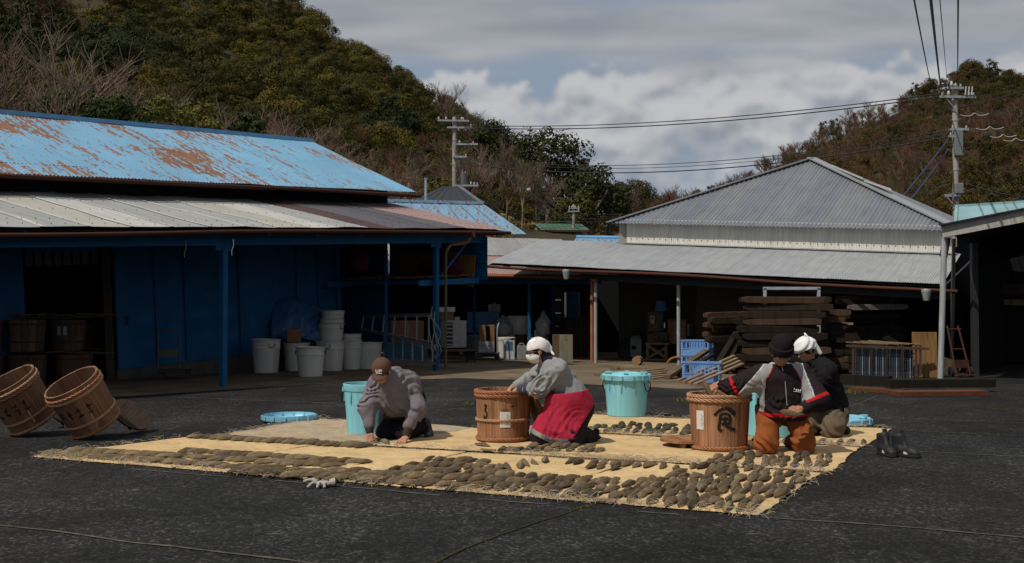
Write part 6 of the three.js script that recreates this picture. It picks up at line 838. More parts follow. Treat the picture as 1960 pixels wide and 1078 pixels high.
// ---------------------------------------------------------------- clutter under the grey lean-to
{
  const G = gp(1262, 690), mc = thing('old_machine', 'rusty old machine with control box on a timber stand', 'machine', V(G.x, 0, G.z - 0.3), -0.2), brown = painted(0.10, 0.075, 0.055, 0.7, 3), iron = painted(0.06, 0.05, 0.045, 0.6, 3, 0.3);
  mesh('column', rbox(0.42, 0.82, 0.30, 0.02, -0.05, 0.86, 0), brown, mc); const cb = mesh('control_box', rbox(0.12, 0.22, 0.09, 0.015, -0.12, 1.06, 0.19), painted(0.30, 0.29, 0.27, 0.5, 3), mc); mesh('switch', cyl(V(-0.12, 1.1, 0.235), V(-0.12, 1.1, 0.255), 0.025), M.black, cb);
  mesh('gearbox', merge([rbox(0.34, 0.26, 0.26, 0.03, 0.12, 0.62, 0.12), cyl(V(0.16, 0.80, 0.2), V(0.16, 0.92, 0.2), 0.07), cyl(V(-0.02, 0.62, 0.24), V(-0.02, 0.62, 0.36), 0.05), cyl(V(0.12, 0.62, 0.24), V(0.12, 0.62, 0.36), 0.05)]), iron, mc); mesh('chrome_valve', cyl(V(0.2, 0.85, 0.26), V(0.2, 0.98, 0.26), 0.035), mat(0.6, 0.6, 0.6, 0.25, { metalness: 0.9 }), mc); mesh('hose', tube([V(-0.2, 1.0, 0.18), V(-0.28, 0.85, 0.2), V(-0.24, 0.72, 0.2), V(-0.1, 0.74, 0.2)], 0.018, 20, 6), M.rubber, mc);
  for (const s of [-0.26, 0.22]) for (const z of [-0.12, 0.14]) mesh('leg', box(0.06, 0.42, 0.06, s, 0.21, z), M.lumber, mc); mesh('stand_top', box(0.62, 0.05, 0.4, 0, 0.43, 0), M.lumber, mc); mesh('brace', beam(V(-0.28, 0.4, 0.19), V(0.24, 0.06, 0.19), 0.03, 0.07), M.lumber, mc); mesh('brace', beam(V(0.24, 0.34, 0.15), V(-0.24, 0.06, 0.15), 0.03, 0.06), M.lumber, mc); mesh('skid', box(0.8, 0.04, 0.1, 0, 0.02, 0.3), M.lumber, mc);
  { const q = gp(1221, 686), o = thing('pressure_washer', 'grey box shaped washer with black handle and hose', 'washer', V(q.x, 0, q.z - 0.2), -0.35), gm = painted(0.24, 0.25, 0.255, 0.5, 3); mesh('body', rbox(0.33, 0.52, 0.3, 0.03, 0, 0.28, 0), gm, o); mesh('top', rbox(0.27, 0.08, 0.24, 0.02, 0, 0.57, 0), painted(0.16, 0.165, 0.17, 0.5, 3), o); mesh('handle', tube([V(-0.12, 0.56, 0), V(-0.1, 0.70, 0), V(0.1, 0.70, 0), V(0.12, 0.56, 0)], 0.016, 16, 6), M.black, o); mesh('display', box(0.12, 0.1, 0.01, -0.05, 0.28, 0.152), M.black, o); mesh('hose', tube([V(-0.15, 0.5, 0.1), V(-0.35, 0.5, 0.05), V(-0.5, 0.2, 0.1), V(-0.42, 0.02, 0.2), V(-0.1, 0.02, 0.3)], 0.015, 30, 6), M.black, o); for (const s of [-0.14, 0.14]) mesh('wheel', new THREE.CylinderGeometry(0.05, 0.05, 0.03, 14).rotateX(Math.PI / 2), M.rubber, o, [s, 0.052, 0.1]); }
  { const q = gp(1222, 700), o = thing('log', 'short sawn log lying before the grey washer', 'log', V(q.x, 0.112, q.z - 0.15), 1.25); mesh('bark', new THREE.CylinderGeometry(0.105, 0.11, 0.3, 20, 1, true).rotateZ(Math.PI / 2), woodM('bark', 0.16, 0.12, 0.08), o); for (const s of [-1, 1]) mesh('cut_end', new THREE.CircleGeometry(0.106, 20).rotateY(s * Math.PI / 2).translate(s * 0.151, 0, 0), woodM('cut', 0.22, 0.14, 0.07, 4, 4), o); }
  { const q = at(1271, 0, 28.2), o = thing('blue_bucket', 'blue bucket upside down on top of the old machine', 'bucket', V(G.x + 0.1, 1.275, G.z - 0.36)); mesh('body', lathe([[0.17, 0], [0.175, 0.02], [0.125, 0.27], [0.1, 0.285], [0, 0.285]], 24), painted(0.06, 0.17, 0.36, 0.5), o); mesh('rim', new THREE.TorusGeometry(0.175, 0.012, 6, 24).rotateX(Math.PI / 2).translate(0, 0.012, 0), painted(0.06, 0.17, 0.36, 0.5), o); }
  { const q = gp(1300, 690), o = thing('office_chair', 'worn office chair with a wooden crate on its seat', 'chair', V(q.x + 0.08, 0, q.z - 0.3), -0.5); mesh('seat', rbox(0.44, 0.07, 0.42, 0.03, 0, 0.46, 0), painted(0.24, 0.25, 0.25, 0.7), o); mesh('backrest', rbox(0.06, 0.34, 0.34, 0.03, 0.27, 0.80, 0), painted(0.2, 0.21, 0.215, 0.7), o); mesh('back_bar', cyl(V(0.22, 0.46, 0), V(0.28, 0.7, 0), 0.018), M.darkSteel, o); mesh('stem', cyl(V(0, 0.1, 0), V(0, 0.44, 0), 0.03), M.darkSteel, o); for (let k = 0; k < 5; k++) { const a = k * 1.257; mesh('foot', beam(V(0, 0.1, 0), V(Math.cos(a) * 0.28, 0.06, Math.sin(a) * 0.28), 0.035, 0.03), M.darkSteel, o); mesh('castor', new THREE.SphereGeometry(0.03, 10, 8), M.rubber, o, [Math.cos(a) * 0.28, 0.03, Math.sin(a) * 0.28]); }
    const c = thing('wooden_crate', 'orange brown wooden crate standing on the office chair', 'crate', V(q.x + 0.0, 0.50, q.z - 0.3), -0.2); for (let k = 0; k < 4; k++) mesh('slat', box(0.46, 0.12, 0.02, 0, 0.065 + k * 0.13, 0.17), woodM('cr', 0.27, 0.15, 0.075), c); for (const s of [-0.22, 0.22]) mesh('side', box(0.025, 0.53, 0.32, s, 0.265, 0), woodM('cr', 0.27, 0.15, 0.075), c); mesh('top', box(0.5, 0.025, 0.38, 0, 0.545, 0), woodM('cr', 0.27, 0.15, 0.075), c); }
  const crateBlue = (q, y, turn, label, m, w = 0.62, h = 0.32, d = 0.42) => { const o = thing('plastic_crate', label, 'crate', V(q.x, y, q.z), turn, 'blue plastic crates'); mesh('bottom', box(w - 0.03, 0.015, d - 0.03, 0, 0.008, 0), m, o); for (const [x, z, L, ry] of [[0, d / 2, w, 0], [0, -d / 2, w, 0], [w / 2, 0, d, Math.PI / 2], [-w / 2, 0, d, Math.PI / 2]]) { const s = mesh('side', merge([box(L, 0.04, 0.018, 0, h - 0.02, 0), box(L, 0.05, 0.018, 0, 0.025, 0), box(L, 0.025, 0.014, 0, h * 0.45, 0), box(0.03, h, 0.02, -L / 2 + 0.02, h / 2, 0), box(0.03, h, 0.02, L / 2 - 0.02, h / 2, 0), ...[-0.30, -0.2, -0.1, 0, 0.1, 0.2, 0.30].map(k => box(0.022, h, 0.014, k * L, h / 2, 0)), box(L * 0.3, h * 0.3, 0.013, 0, h * 0.3, 0), box(L * 0.36, h * 0.22, 0.0125, L * 0.28, h * 0.25, 0), box(L * 0.36, h * 0.22, 0.0125, -L * 0.28, h * 0.25, 0)]), m, o, [x, 0, z], [0, ry, 0]); } mesh('rim', merge([box(w + 0.03, 0.02, 0.04, 0, h, d / 2), box(w + 0.03, 0.02, 0.04, 0, h, -d / 2), box(0.04, 0.02, d, w / 2, h, 0), box(0.04, 0.02, d, -w / 2, h, 0)]), m, o); return o; };
  const q1 = gp(1348, 733), q2 = gp(1335, 716); crateBlue(V(q1.x, 0, q1.z - 0.22), 0.006, -0.25, 'light blue plastic crate standing behind the leaning slats', M.crate, 0.68, 0.36, 0.44); crateBlue(V(q2.x + 0.25, 0, q2.z - 1.5), 0.006, -0.4, 'blue plastic crate at the bottom behind the leaning beam', M.crate); crateBlue(V(q2.x + 0.25, 0, q2.z - 1.5), 0.335, -0.4, 'blue plastic crate stacked behind the leaning beam', M.crate);
  // leaning and lying slats
  const sl = (a, b, w, h, m, label, gname) => tag(mesh('board', beam(a, b, w, h), m, scene), label, 'board', gname);
  const rack = thing('slatted_rack', 'pale slatted rack leaning over the light blue crate', 'slatted rack', gp(1320, 738).setY(0)); for (let k = 0; k < 4; k++) { const a = gp(1297 + k * 11, 729 + k * 2.2, 0.04), b = at(1405 + k * 5.5, 681 + k * 5, 21.2 - k * 0.2); mesh('slat', beam(a.sub(rack.position), b.sub(rack.position), 0.075, 0.025), M.lumber, rack); } mesh('crosspiece', beam(gp(1305, 727, 0.035).sub(rack.position), gp(1340, 733, 0.035).sub(rack.position), 0.05, 0.03), M.lumber, rack);
  sl(gp(1276, 722, 0.05), at(1352, 672, 23.6), 0.14, 0.07, woodM('lb', 0.12, 0.085, 0.055), 'long weathered beam leaning from the ground towards the timber pile'); sl(gp(1300, 719, 0.05), at(1362, 680, 23.0), 0.10, 0.05, M.timber2, 'dark beam leaning beside the weathered leaning beam');
  for (let k = 0; k < 5; k++) sl(gp(1215 + k * 8, 712 + k * 3.2, 0.03), gp(1270 + k * 6, 706 + k * 3.2, 0.05 + 0.02 * (k % 2)), 0.07, 0.025, M.lumber, 'pale thin board lying flat before the old machine', 'boards lying flat');
  { const q = gp(1298, 701), pts = []; for (let k = 0; k <= 8; k++) { const a = Math.PI * (0.08 + 0.84 * k / 8); pts.push(V(Math.cos(a) * 0.24, Math.sin(a) * 0.2, 0)); } tag(mesh('hoop_offcut', tube(pts, 0.035, 20, 6), woodM('hp', 0.22, 0.10, 0.04), scene, V(q.x + 0.0, 0.0, q.z - 0.12), [0, -0.2, 0]), 'curved orange brown offcut standing beside the grey post', 'offcut'); }
}
// ---------------------------------------------------------------- pile of old dark timbers
{
  const r = rng(404), TM = [M.timber, M.timber, M.timber2, M.timber3, M.timber];
  const timberGeo = (L, w, h) => { const sh = new THREE.Shape(); const e = 0.10, k = h * 0.3; sh.moveTo(-L / 2, -h / 2 + k); sh.lineTo(-L / 2 + e, -h / 2); sh.lineTo(L / 2 - e, -h / 2); sh.lineTo(L / 2, -h / 2 + k * 0.6); sh.lineTo(L / 2, h / 2 - k * 0.5); sh.lineTo(L / 2 - e, h / 2); sh.lineTo(-L / 2 + e, h / 2); sh.lineTo(-L / 2, h / 2 - k * 0.5); sh.closePath(); const g = new THREE.ExtrudeGeometry(sh, { depth: w, bevelEnabled: true, bevelSize: 0.008, bevelThickness: 0.008, bevelSegments: 1 }); g.translate(0, 0, -w / 2); g.computeVertexNormals(); return boxUV(g); };
  const tg = [timberGeo(1.68, 0.20, 0.128), timberGeo(1.6, 0.19, 0.116), timberGeo(1.75, 0.20, 0.122)], G = 'timbers of the tall pile';
  const base = gp(1505, 722), d0 = -base.z;
  // front stack: rows of long beams laid across, tiers about 0.15 m apart
  const tiers = [[1500, 720], [1500, 706], [1498, 692], [1500, 676], [1497, 662], [1500, 648], [1496, 634], [1498, 620], [1500, 606], [1506, 592], [1504, 577]];
  tiers.forEach(([u, v], i) => { for (let k = 0; k < 2; k++) { const p = at(u + (r() - 0.5) * 14, v, 22.2); const m = mesh('timber', tg[(i + k) % 3], TM[Math.floor(r() * 5)], scene, V(p.x, 0.07 + i * 0.147, -22.2 - k * 0.32 - r() * 0.10), [(r() - 0.5) * 0.10, -0.20 + (r() - 0.5) * 0.10, (r() - 0.5) * 0.03]); m.scale.x = 0.94 + 0.12 * r(); tag(m, `dark notched timber in the ${['lowest', 'second', 'third', 'fourth', 'fifth', 'sixth', 'seventh', 'eighth', 'ninth', 'tenth', 'topmost'][i]} tier of the tall pile, ${k ? 'behind its neighbour' : 'facing the yard'}`, 'timber', G); } });
  for (let i = 0; i < 10; i++) { const p = at(1590 + (r() - 0.5) * 18, 0, 22.6); tag(mesh('timber', timberGeo(0.42, 0.2, 0.12), TM[Math.floor(r() * 5)], scene, V(p.x, 0.066 + i * 0.135, -22.3 - r() * 0.2), [0, -0.2 + (r() - 0.5) * 0.2, 0]), 'short dark timber stacked at the side of the tall pile', 'timber', 'short timbers beside the pile'); }
  for (let i = 0; i < 6; i++) { const p = at(1392 + (r() - 0.5) * 16, 0, 23.2); tag(mesh('timber', timberGeo(0.95 + 0.2 * r(), 0.18, 0.13), TM[2 + i % 2], scene, V(p.x, 0.72 + i * 0.10, -23.2 - r() * 0.3), [0, 0.45 + (r() - 0.5) * 0.3, 0.02]), 'dark timber with broken end jutting out of the tall pile', 'timber', 'jutting timbers'); }
  for (let i = 0; i < 3; i++) { const a = at(1365 + i * 18, 0, 22.8).setY(0.06), b = at(1410 + i * 14, 0, 23.2).setY(0.85); tag(mesh('timber', beam(a, b, 0.16, 0.12), TM[i], scene), 'dark timber propped slantwise against the tall pile', 'timber', 'slanting timbers'); }
  for (let i = 0; i < 8; i++) { const p = at(1672 + (r() - 0.5) * 24, 0, 23.4); tag(mesh('timber', timberGeo(1.15 + 0.3 * r(), 0.16, 0.11), i === 5 ? woodM('gt', 0.11, 0.10, 0.095) : TM[Math.floor(r() * 5)], scene, V(p.x, 0.92 + (i % 8) * 0.095, -23.6 - r() * 0.5), [0, -0.15 + (r() - 0.5) * 0.25, (r() - 0.5) * 0.05]), i === 5 ? 'greyish timber in the smaller pile behind the metal rack' : 'dark timber in the smaller pile behind the metal rack', 'timber', i === 5 ? undefined : 'timbers behind the rack'); }
  for (let i = 0; i < 5; i++) { const p = at(1668, 0, 24); tag(mesh('timber', timberGeo(1.3, 0.5, 0.16), M.timber, scene, V(p.x, 0.09 + i * 0.17, -24.1), [0, -0.2 + (r() - 0.5) * 0.1, 0]), 'dark timber under the smaller pile behind the metal rack', 'timber', 'base timbers behind the rack'); }
  tag(mesh('board', beam(at(1590, 619, 22.9), at(1632, 620, 22.9), 0.1, 0.05), M.lumber, scene), 'pale fresh board end sticking out between the timber piles', 'board');
  // steel frame standing on the pile
  { const o = thing('steel_frame', 'pale galvanised steel frame standing behind the tall pile', 'frame', at(1515, 0, 23.1).setY(0)), D = 23.0, P = (u, v) => at(u, v, D).sub(o.position), gm = painted(0.42, 0.45, 0.47, 0.5, 3, 0.3); for (const u of [1464, 1567]) mesh('upright', beam(P(u, 552).setY(0.02), P(u, 552), 0.06, 0.06, V(1, 0, 0)), gm, o); mesh('top_bar', beam(P(1461, 552), P(1570, 552), 0.06, 0.06), gm, o); for (const u of [1492, 1530]) mesh('bolt', box(0.05, 0.02, 0.07, P(u, 556).x, P(u, 556).y, 0), M.darkSteel, o); }
  // metal rack with slatted trays
  { const o = thing('metal_rack', 'low rusty metal rack with barred blue grey panels', 'rack', gp(1690, 726).setY(0)), D = 21.6, P = (u, v, d = 0) => at(u, v, D + d).sub(o.position), rm = painted(0.085, 0.050, 0.038, 0.7, 3), bm = painted(0.05, 0.065, 0.085, 0.5, 3), wm = painted(0.24, 0.28, 0.32, 0.5, 3);
    for (const u of [1633, 1668, 1697, 1726, 1754, 1762]) mesh('post', beam(P(u, 726).setY(0.05), P(u, 660), 0.035, 0.035, V(1, 0, 0)), u === 1633 || u > 1750 ? rm : M.darkSteel, o); mesh('top_rail', beam(P(1620, 662), P(1778, 668), 0.05, 0.05), rm, o); mesh('bottom_rail', beam(P(1630, 725), P(1762, 727), 0.05, 0.05), rm, o);
    for (let k = 0; k < 26; k++) { const u = 1638 + k * 4.35; mesh('bar', beam(P(u, 724, 0.06), P(u, 667, 0.06), 0.014, 0.014, V(1, 0, 0)), k % 3 === 0 ? wm : bm, o); } for (const v of [676, 690, 704, 717]) mesh('cross_bar', beam(P(1636, v, 0.09), P(1752, v + 1, 0.09), 0.012, 0.02), bm, o); for (let k = 0; k < 4; k++) mesh('stick', beam(P(1620 + k * 14, 655 - k, 0.1 + 0.1 * k), P(1700 + k * 20, 659, 0.2), 0.03, 0.02), M.lumber, o); }
  { const g = gp(1776, 724), o = thing('plywood_board', 'tan plywood board standing upright behind the pale post', 'plywood', V(g.x, 0.003, g.z - 0.15), -0.15); mesh('panel', rbox(0.47, 0.90, 0.02, 0.004, 0, 0.45, 0), M.plywood, o); mesh('edge_batten', box(0.03, 0.9, 0.03, -0.22, 0.45, -0.025), M.lumber, o); }
  { const g = gp(1845, 722), o = thing('hand_truck', 'rusty red hand truck leaning in the dark shed opening', 'hand truck', V(g.x, 0, g.z - 0.15), 0.1), rm = painted(0.06, 0.024, 0.019, 0.7, 3); for (const s of [-0.16, 0.14]) mesh('rail', cyl(V(s, 0.06, 0.12), V(s * 0.75 - 0.05, 1.02, -0.2), 0.02), rm, o); for (const y of [0.2, 0.55, 0.95]) mesh('crossbar', cyl(V(-0.15, y, 0.1 - y * 0.3), V(0.12, y, 0.1 - y * 0.3), 0.016), rm, o); mesh('toe_plate', box(0.36, 0.012, 0.2, 0, 0.045, 0.2), rm, o); mesh('axle_plate', box(0.28, 0.16, 0.02, 0, 0.26, 0.06), rm, o); for (const s of [-0.2, 0.2]) mesh('wheel', new THREE.CylinderGeometry(0.1, 0.1, 0.05, 18).rotateZ(Math.PI / 2), M.rubber, o, [s, 0.102, 0.0]); }
  tag(mesh('board', rbox(0.42, 0.34, 0.025, 0.004), woodM('bw', 0.11, 0.085, 0.06), scene, gp(1824, 722).add(V(0.05, 0.165, -0.25)), [0, 0.1, -0.35]), 'short brown board leaning by the hand truck', 'board');
  // long heavy beams on the ground in front of the rack
  const lb = (u0, v0, u1, v1, h, w, m, label, y = 0.0) => { const a = gp(u0, v0), b = gp(u1, v1); a.y = b.y = y + h / 2 + 0.004; tag(mesh('long_beam', beam(a, b, w, h), m, scene), label, 'beam'); };
  lb(1632, 748, 1725, 754, 0.06, 0.3, painted(0.10, 0.038, 0.022, 0.8, 3), 'rusty flat steel plate under the long black beam'); lb(1712, 758, 1880, 756, 0.07, 0.4, painted(0.10, 0.038, 0.022, 0.8, 3), 'rusty steel channel lying under the longest beam');
  lb(1612, 744, 1705, 748, 0.17, 0.2, M.timber, 'heavy black beam lying before the metal rack', 0.07); lb(1700, 752, 1900, 750, 0.13, 0.22, M.timber, 'longest black beam on the ground below the pale post', 0.08); lb(1706, 742, 1895, 742, 0.05, 0.12, M.timber2, 'slim dark beam lying on the ground behind the longest beam', 0.1);
}
// ---------------------------------------------------------------- shoes and glove
{
  const shoe = (u, v, turn, label) => {
    const g = gp(u, v), o = thing('shoe', label, 'shoe', V(g.x, 0.002, g.z - 0.06), turn, 'pair of black high top shoes');
    const foot = (x, y, z, g) => { let d = smin(cap(x * 1.0, y, z, [0, 0.055, -0.09, 0, 0.044, 0.07, 0.054 + g, 0.052 + g]), cap(x, y, z, [0, 0.040, 0.07, 0, 0.034, 0.115, 0.052 + g, 0.042 + g]), 0.03); d = smin(d, cap(x, y, z * 0.85, [0, 0.09, -0.066, 0, 0.18, -0.070, 0.054 + g, 0.058 + g]), 0.03); return smin(d, cap(x, y, z, [0, 0.10, 0.0, 0, 0.20, -0.045, 0.030 + g, 0.024 + g]), 0.02); }, lea = mat(0.014, 0.014, 0.016, 0.6);
    mesh('upper', surfNet((x, y, z) => Math.max(-smin(-Math.max(foot(x, y, z, 0), 0.026 - y, y - 0.205 - 0.3 * (z + 0.08)), cap(x, y, z, [0, 0.14, -0.078, 0, 0.3, -0.082, 0.036, 0.046]), 0.006)), [-0.08, 0, -0.19], [0.08, 0.27, 0.18], 0.006), lea, o);
    mesh('sole', surfNet((x, y, z) => Math.max(foot(x, Math.max(y, 0.036), z, 0.006), y - 0.030 - 0.25 * Math.max(0, -z - 0.06), 0.0 - y), [-0.08, -0.02, -0.2], [0.08, 0.07, 0.19], 0.006), mat(0.022, 0.022, 0.024, 0.7), o);
    mesh('tongue', rbox(0.05, 0.09, 0.014, 0.006), lea, o, [0, 0.205, -0.035], [-0.25, 0, 0]); for (let k = 0; k < 4; k++) mesh('lace', cyl(V(-0.02, 0.150 - k * 0.022, -0.018 + k * 0.022), V(0.02, 0.150 - k * 0.022, -0.018 + k * 0.022), 0.005, 0.005, 6), M.black, o);
    for (const q of [-1, 1]) mesh('silver_patch', rbox(0.006, 0.024, 0.05, 0.003), mat(0.5, 0.5, 0.5, 0.5), o, [q * 0.057, 0.036, 0.045], [0.35, 0, 0]); };
  shoe(1702, 874, 0.12, 'black high top shoe standing toe forward closer to the mat'); shoe(1738, 876, 0.55, 'black high top shoe turned outward farther from the mat');
  const g = gp(618, 933), o = thing('work_glove', 'crumpled white work glove lying at the mat edge', 'glove', V(g.x, 0.004, g.z), 0.2), gm = mat(0.48, 0.44, 0.40, 0.95, { map: rep(tCloth, 6), bumpMap: tCloth, bumpScale: 0.004 });
  const palm = new THREE.SphereGeometry(1, 22, 14), pp = palm.attributes.position; for (let i = 0; i < pp.count; i++) { const x = pp.getX(i), y = pp.getY(i), z = pp.getZ(i), k = 1 + 0.35 * fbm(x * 2.5, y * 2.5, z * 2.5, 3); pp.setXYZ(i, x * 0.075 * k, y * 0.028 * k + 0.028, z * 0.055 * k); } palm.computeVertexNormals(); mesh('palm', palm, gm, o); o.scale.setScalar(0.88);
  [[-0.06, 0.036, -0.16, 0.052, -0.02, 0.014], [-0.05, 0.03, -0.13, 0.012, 0.04, 0.013], [-0.02, 0.03, -0.05, 0.012, 0.075, 0.013], [0.02, 0.03, 0.01, 0.012, 0.085, 0.013], [-0.055, 0.045, -0.11, 0.055, -0.045, 0.013]].forEach(([x0, y0, x1, y1, z1, rd]) => { const a = V(x0, y0, z1 * 0.4), b = V((x0 + x1) / 2, Math.max(y0, y1) + 0.012, z1 * 0.75), c = V(x1, y1, z1); mesh('finger', merge([tube([a, b, c], rd, 10, 8), new THREE.SphereGeometry(rd, 8, 6).translate(c.x, c.y, c.z)]), gm, o); });
  mesh('cuff', lathe([[0.026, 0], [0.036, 0.03], [0.04, 0.055], [0.034, 0.056], [0.028, 0.03]], 16).rotateZ(-Math.PI / 2), gm, o, [0.055, 0.038, 0]); mesh('cuff_band', new THREE.TorusGeometry(0.037, 0.006, 6, 18).rotateY(Math.PI / 2), M.ink, o, [0.112, 0.038, 0]);
}
{ // ---- man in the brown cap, on hands and knees
  const G = gp(757, 846), Rs = [-0.20, 0.60, -0.02], Ls = [0.16, 0.61, -0.06], Re = [-0.285, 0.37, 0.10], Le = [0.235, 0.36, 0.03], Rw = [-0.25, 0.135, 0.19], Lw = [0.125, 0.10, 0.16], hipR = [-0.06, 0.40, -0.50], hipL = [0.12, 0.40, -0.52], kR = [-0.12, 0.085, -0.16], kL = [0.07, 0.085, -0.10], aR = [0.10, 0.07, -0.58], aL = [0.31, 0.10, -0.40];
  const core = [bone(Rs, Re, 0.05, 0.045), bone(Re, Rw, 0.042, 0.03), bone(Ls, Le, 0.05, 0.045), bone(Le, Lw, 0.042, 0.03), bone([-0.02, 0.63, -0.06], [0.02, 0.46, -0.45], 0.14, 0.13), bone(hipR, kR, 0.08, 0.06), bone(hipL, kL, 0.08, 0.06), bone(kR, aR, 0.055, 0.04), bone(kL, aL, 0.055, 0.04), bone([-0.02, 0.64, -0.02], [-0.11, 0.70, 0.16], 0.06, 0.055)];
  const [t, hm] = person('kneeling person in grey jacket and brown cap leaning on both hands', G, { head: [-0.125, 0.745, 0.19], face: [-0.10, -0.50, 0.85], up: [0, 1, 0.4], core, hands: [{ at: [-0.247, 0.12, 0.20], dir: [0.05, -1, 0.35], back: [-0.25, 0.35, 1], curl: 0.42, mirror: true }, { at: [0.128, 0.07, 0.19], dir: [-0.35, -0.30, 1], back: [0.05, 1, 0.3], curl: 0.14, spread: 0.12 }], hair: 1 });
  const jk = [0.158, 0.138, 0.158];
  garment(t, 'jacket', [bone(Rs, Re, 0.086, 0.078), bone(Re, [-0.255, 0.20, 0.165], 0.076, 0.062), bone(Ls, Le, 0.084, 0.08), bone(Le, [0.155, 0.19, 0.12], 0.078, 0.064), bone([-0.13, 0.60, -0.04], [-0.06, 0.50, -0.36], 0.125, 0.15), bone([0.09, 0.60, -0.06], [0.10, 0.50, -0.38], 0.13, 0.15), bone([-0.02, 0.66, -0.04], [0.02, 0.58, -0.30], 0.11, 0.14), bone([-0.03, 0.52, -0.02], [0.02, 0.36, -0.16], 0.15, 0.16), bone([-0.04, 0.66, 0.02], [-0.10, 0.69, 0.11], 0.095, 0.084), bone([-0.04, 0.60, 0.06], [-0.03, 0.42, 0.0], 0.10, 0.13)], 0.10, clothM(...jk), 1, { fold: 1.7, clip: (x, y, z) => (Math.abs(x + 0.01) > 0.17 || z > 0.06 ? -1 : 0.255 - y) });
  for (const [a, b] of [[[-0.256, 0.215, 0.16], [-0.249, 0.13, 0.19]], [[0.158, 0.205, 0.115], [0.128, 0.095, 0.165]]]) garment(t, 'cuff', [bone(a, b, 0.056, 0.042)], 0.02, clothM(0.045, 0.034, 0.026), 2, { fold: 0.4, cell: 0.007 });
  garment(t, 'waistband', [bone([-0.08, 0.27, -0.20], [0.09, 0.27, -0.22], 0.085, 0.085)], 0.03, clothM(0.052, 0.040, 0.034), 3, { fold: 0.4, clip: (x, y) => Math.max(y - 0.315, 0.225 - y) });
  mesh('zip', tube([V(-0.06, 0.63, 0.12), V(-0.03, 0.52, 0.09), V(-0.01, 0.40, 0.02)], 0.006, 14, 5), M.darkSteel, t);
  garment(t, 'trousers', [bone(hipR, kR, 0.13, 0.098), bone(hipL, kL, 0.13, 0.10), bone(kR, aR, 0.09, 0.07), bone(kL, [0.27, 0.11, -0.36], 0.088, 0.07), bone(hipR, hipL, 0.15, 0.15)], 0.05, clothM(0.012, 0.012, 0.017), 4, { floor: 0.012, fold: 1.1 });
  garment(t, 'boot', [bone([0.29, 0.17, -0.37], [0.33, 0.045, -0.34], 0.05, 0.04), bone([0.33, 0.045, -0.34], [0.31, 0.038, -0.24], 0.04, 0.032)], 0.03, mat(0.020, 0.018, 0.017, 0.5), 5, { fold: 0.3, cell: 0.008, floor: 0.004 }); garment(t, 'boot', [bone([0.10, 0.12, -0.60], [0.12, 0.045, -0.66], 0.05, 0.042)], 0.03, mat(0.020, 0.018, 0.017, 0.5), 6, { fold: 0.3, cell: 0.009, floor: 0.004 });
  const cm = clothM(0.098, 0.052, 0.040), cp = mesh('cap', surfNet((x, y, z) => { const s = ell(x, y, z, 0, 0.04, -0.008, 0.096, 0.108, 0.112); return Math.max(Math.abs(s) - 0.006, 0.035 - y + 0.12 * (z > 0 ? 0 : 0)); }, [-0.13, 0.0, -0.15], [0.13, 0.17, 0.15], 0.005).applyMatrix4(hm), cm, t);
  mesh('visor', surfNet((x, y, z) => { const yy = y - (0.045 - x * x * 5.0 - (z - 0.09) * 0.28); return Math.max(Math.abs(yy) - 0.0055, Math.hypot(x / 0.088, (z - 0.07) / 0.115) * 0.09 - 0.09, 0.075 - z); }, [-0.11, -0.08, 0.06], [0.11, 0.07, 0.20], 0.0045).applyMatrix4(hm), cm, cp);
  mesh('button', new THREE.SphereGeometry(0.01, 8, 6).translate(0, 0.15, -0.008).applyMatrix4(hm), cm, cp);
  const lt = (l, x0) => l.map(([x, y, w, h]) => box(w, h, 0.006, x0 + x, y, 0)); mesh('white_lettering', merge([...lt([[-0.012, 0, 0.007, 0.026], [0.012, 0, 0.007, 0.026], [0, -0.011, 0.028, 0.007]], -0.019), ...lt([[-0.011, 0, 0.007, 0.028], [0.0, 0.011, 0.024, 0.006], [0.0, -0.001, 0.022, 0.006], [0.011, 0.005, 0.006, 0.014]], 0.017), box(0.062, 0.006, 0.006, 0, -0.024, 0)]).rotateX(-0.42).translate(0, 0.082, 0.107).applyMatrix4(hm), M.white, cp);
}
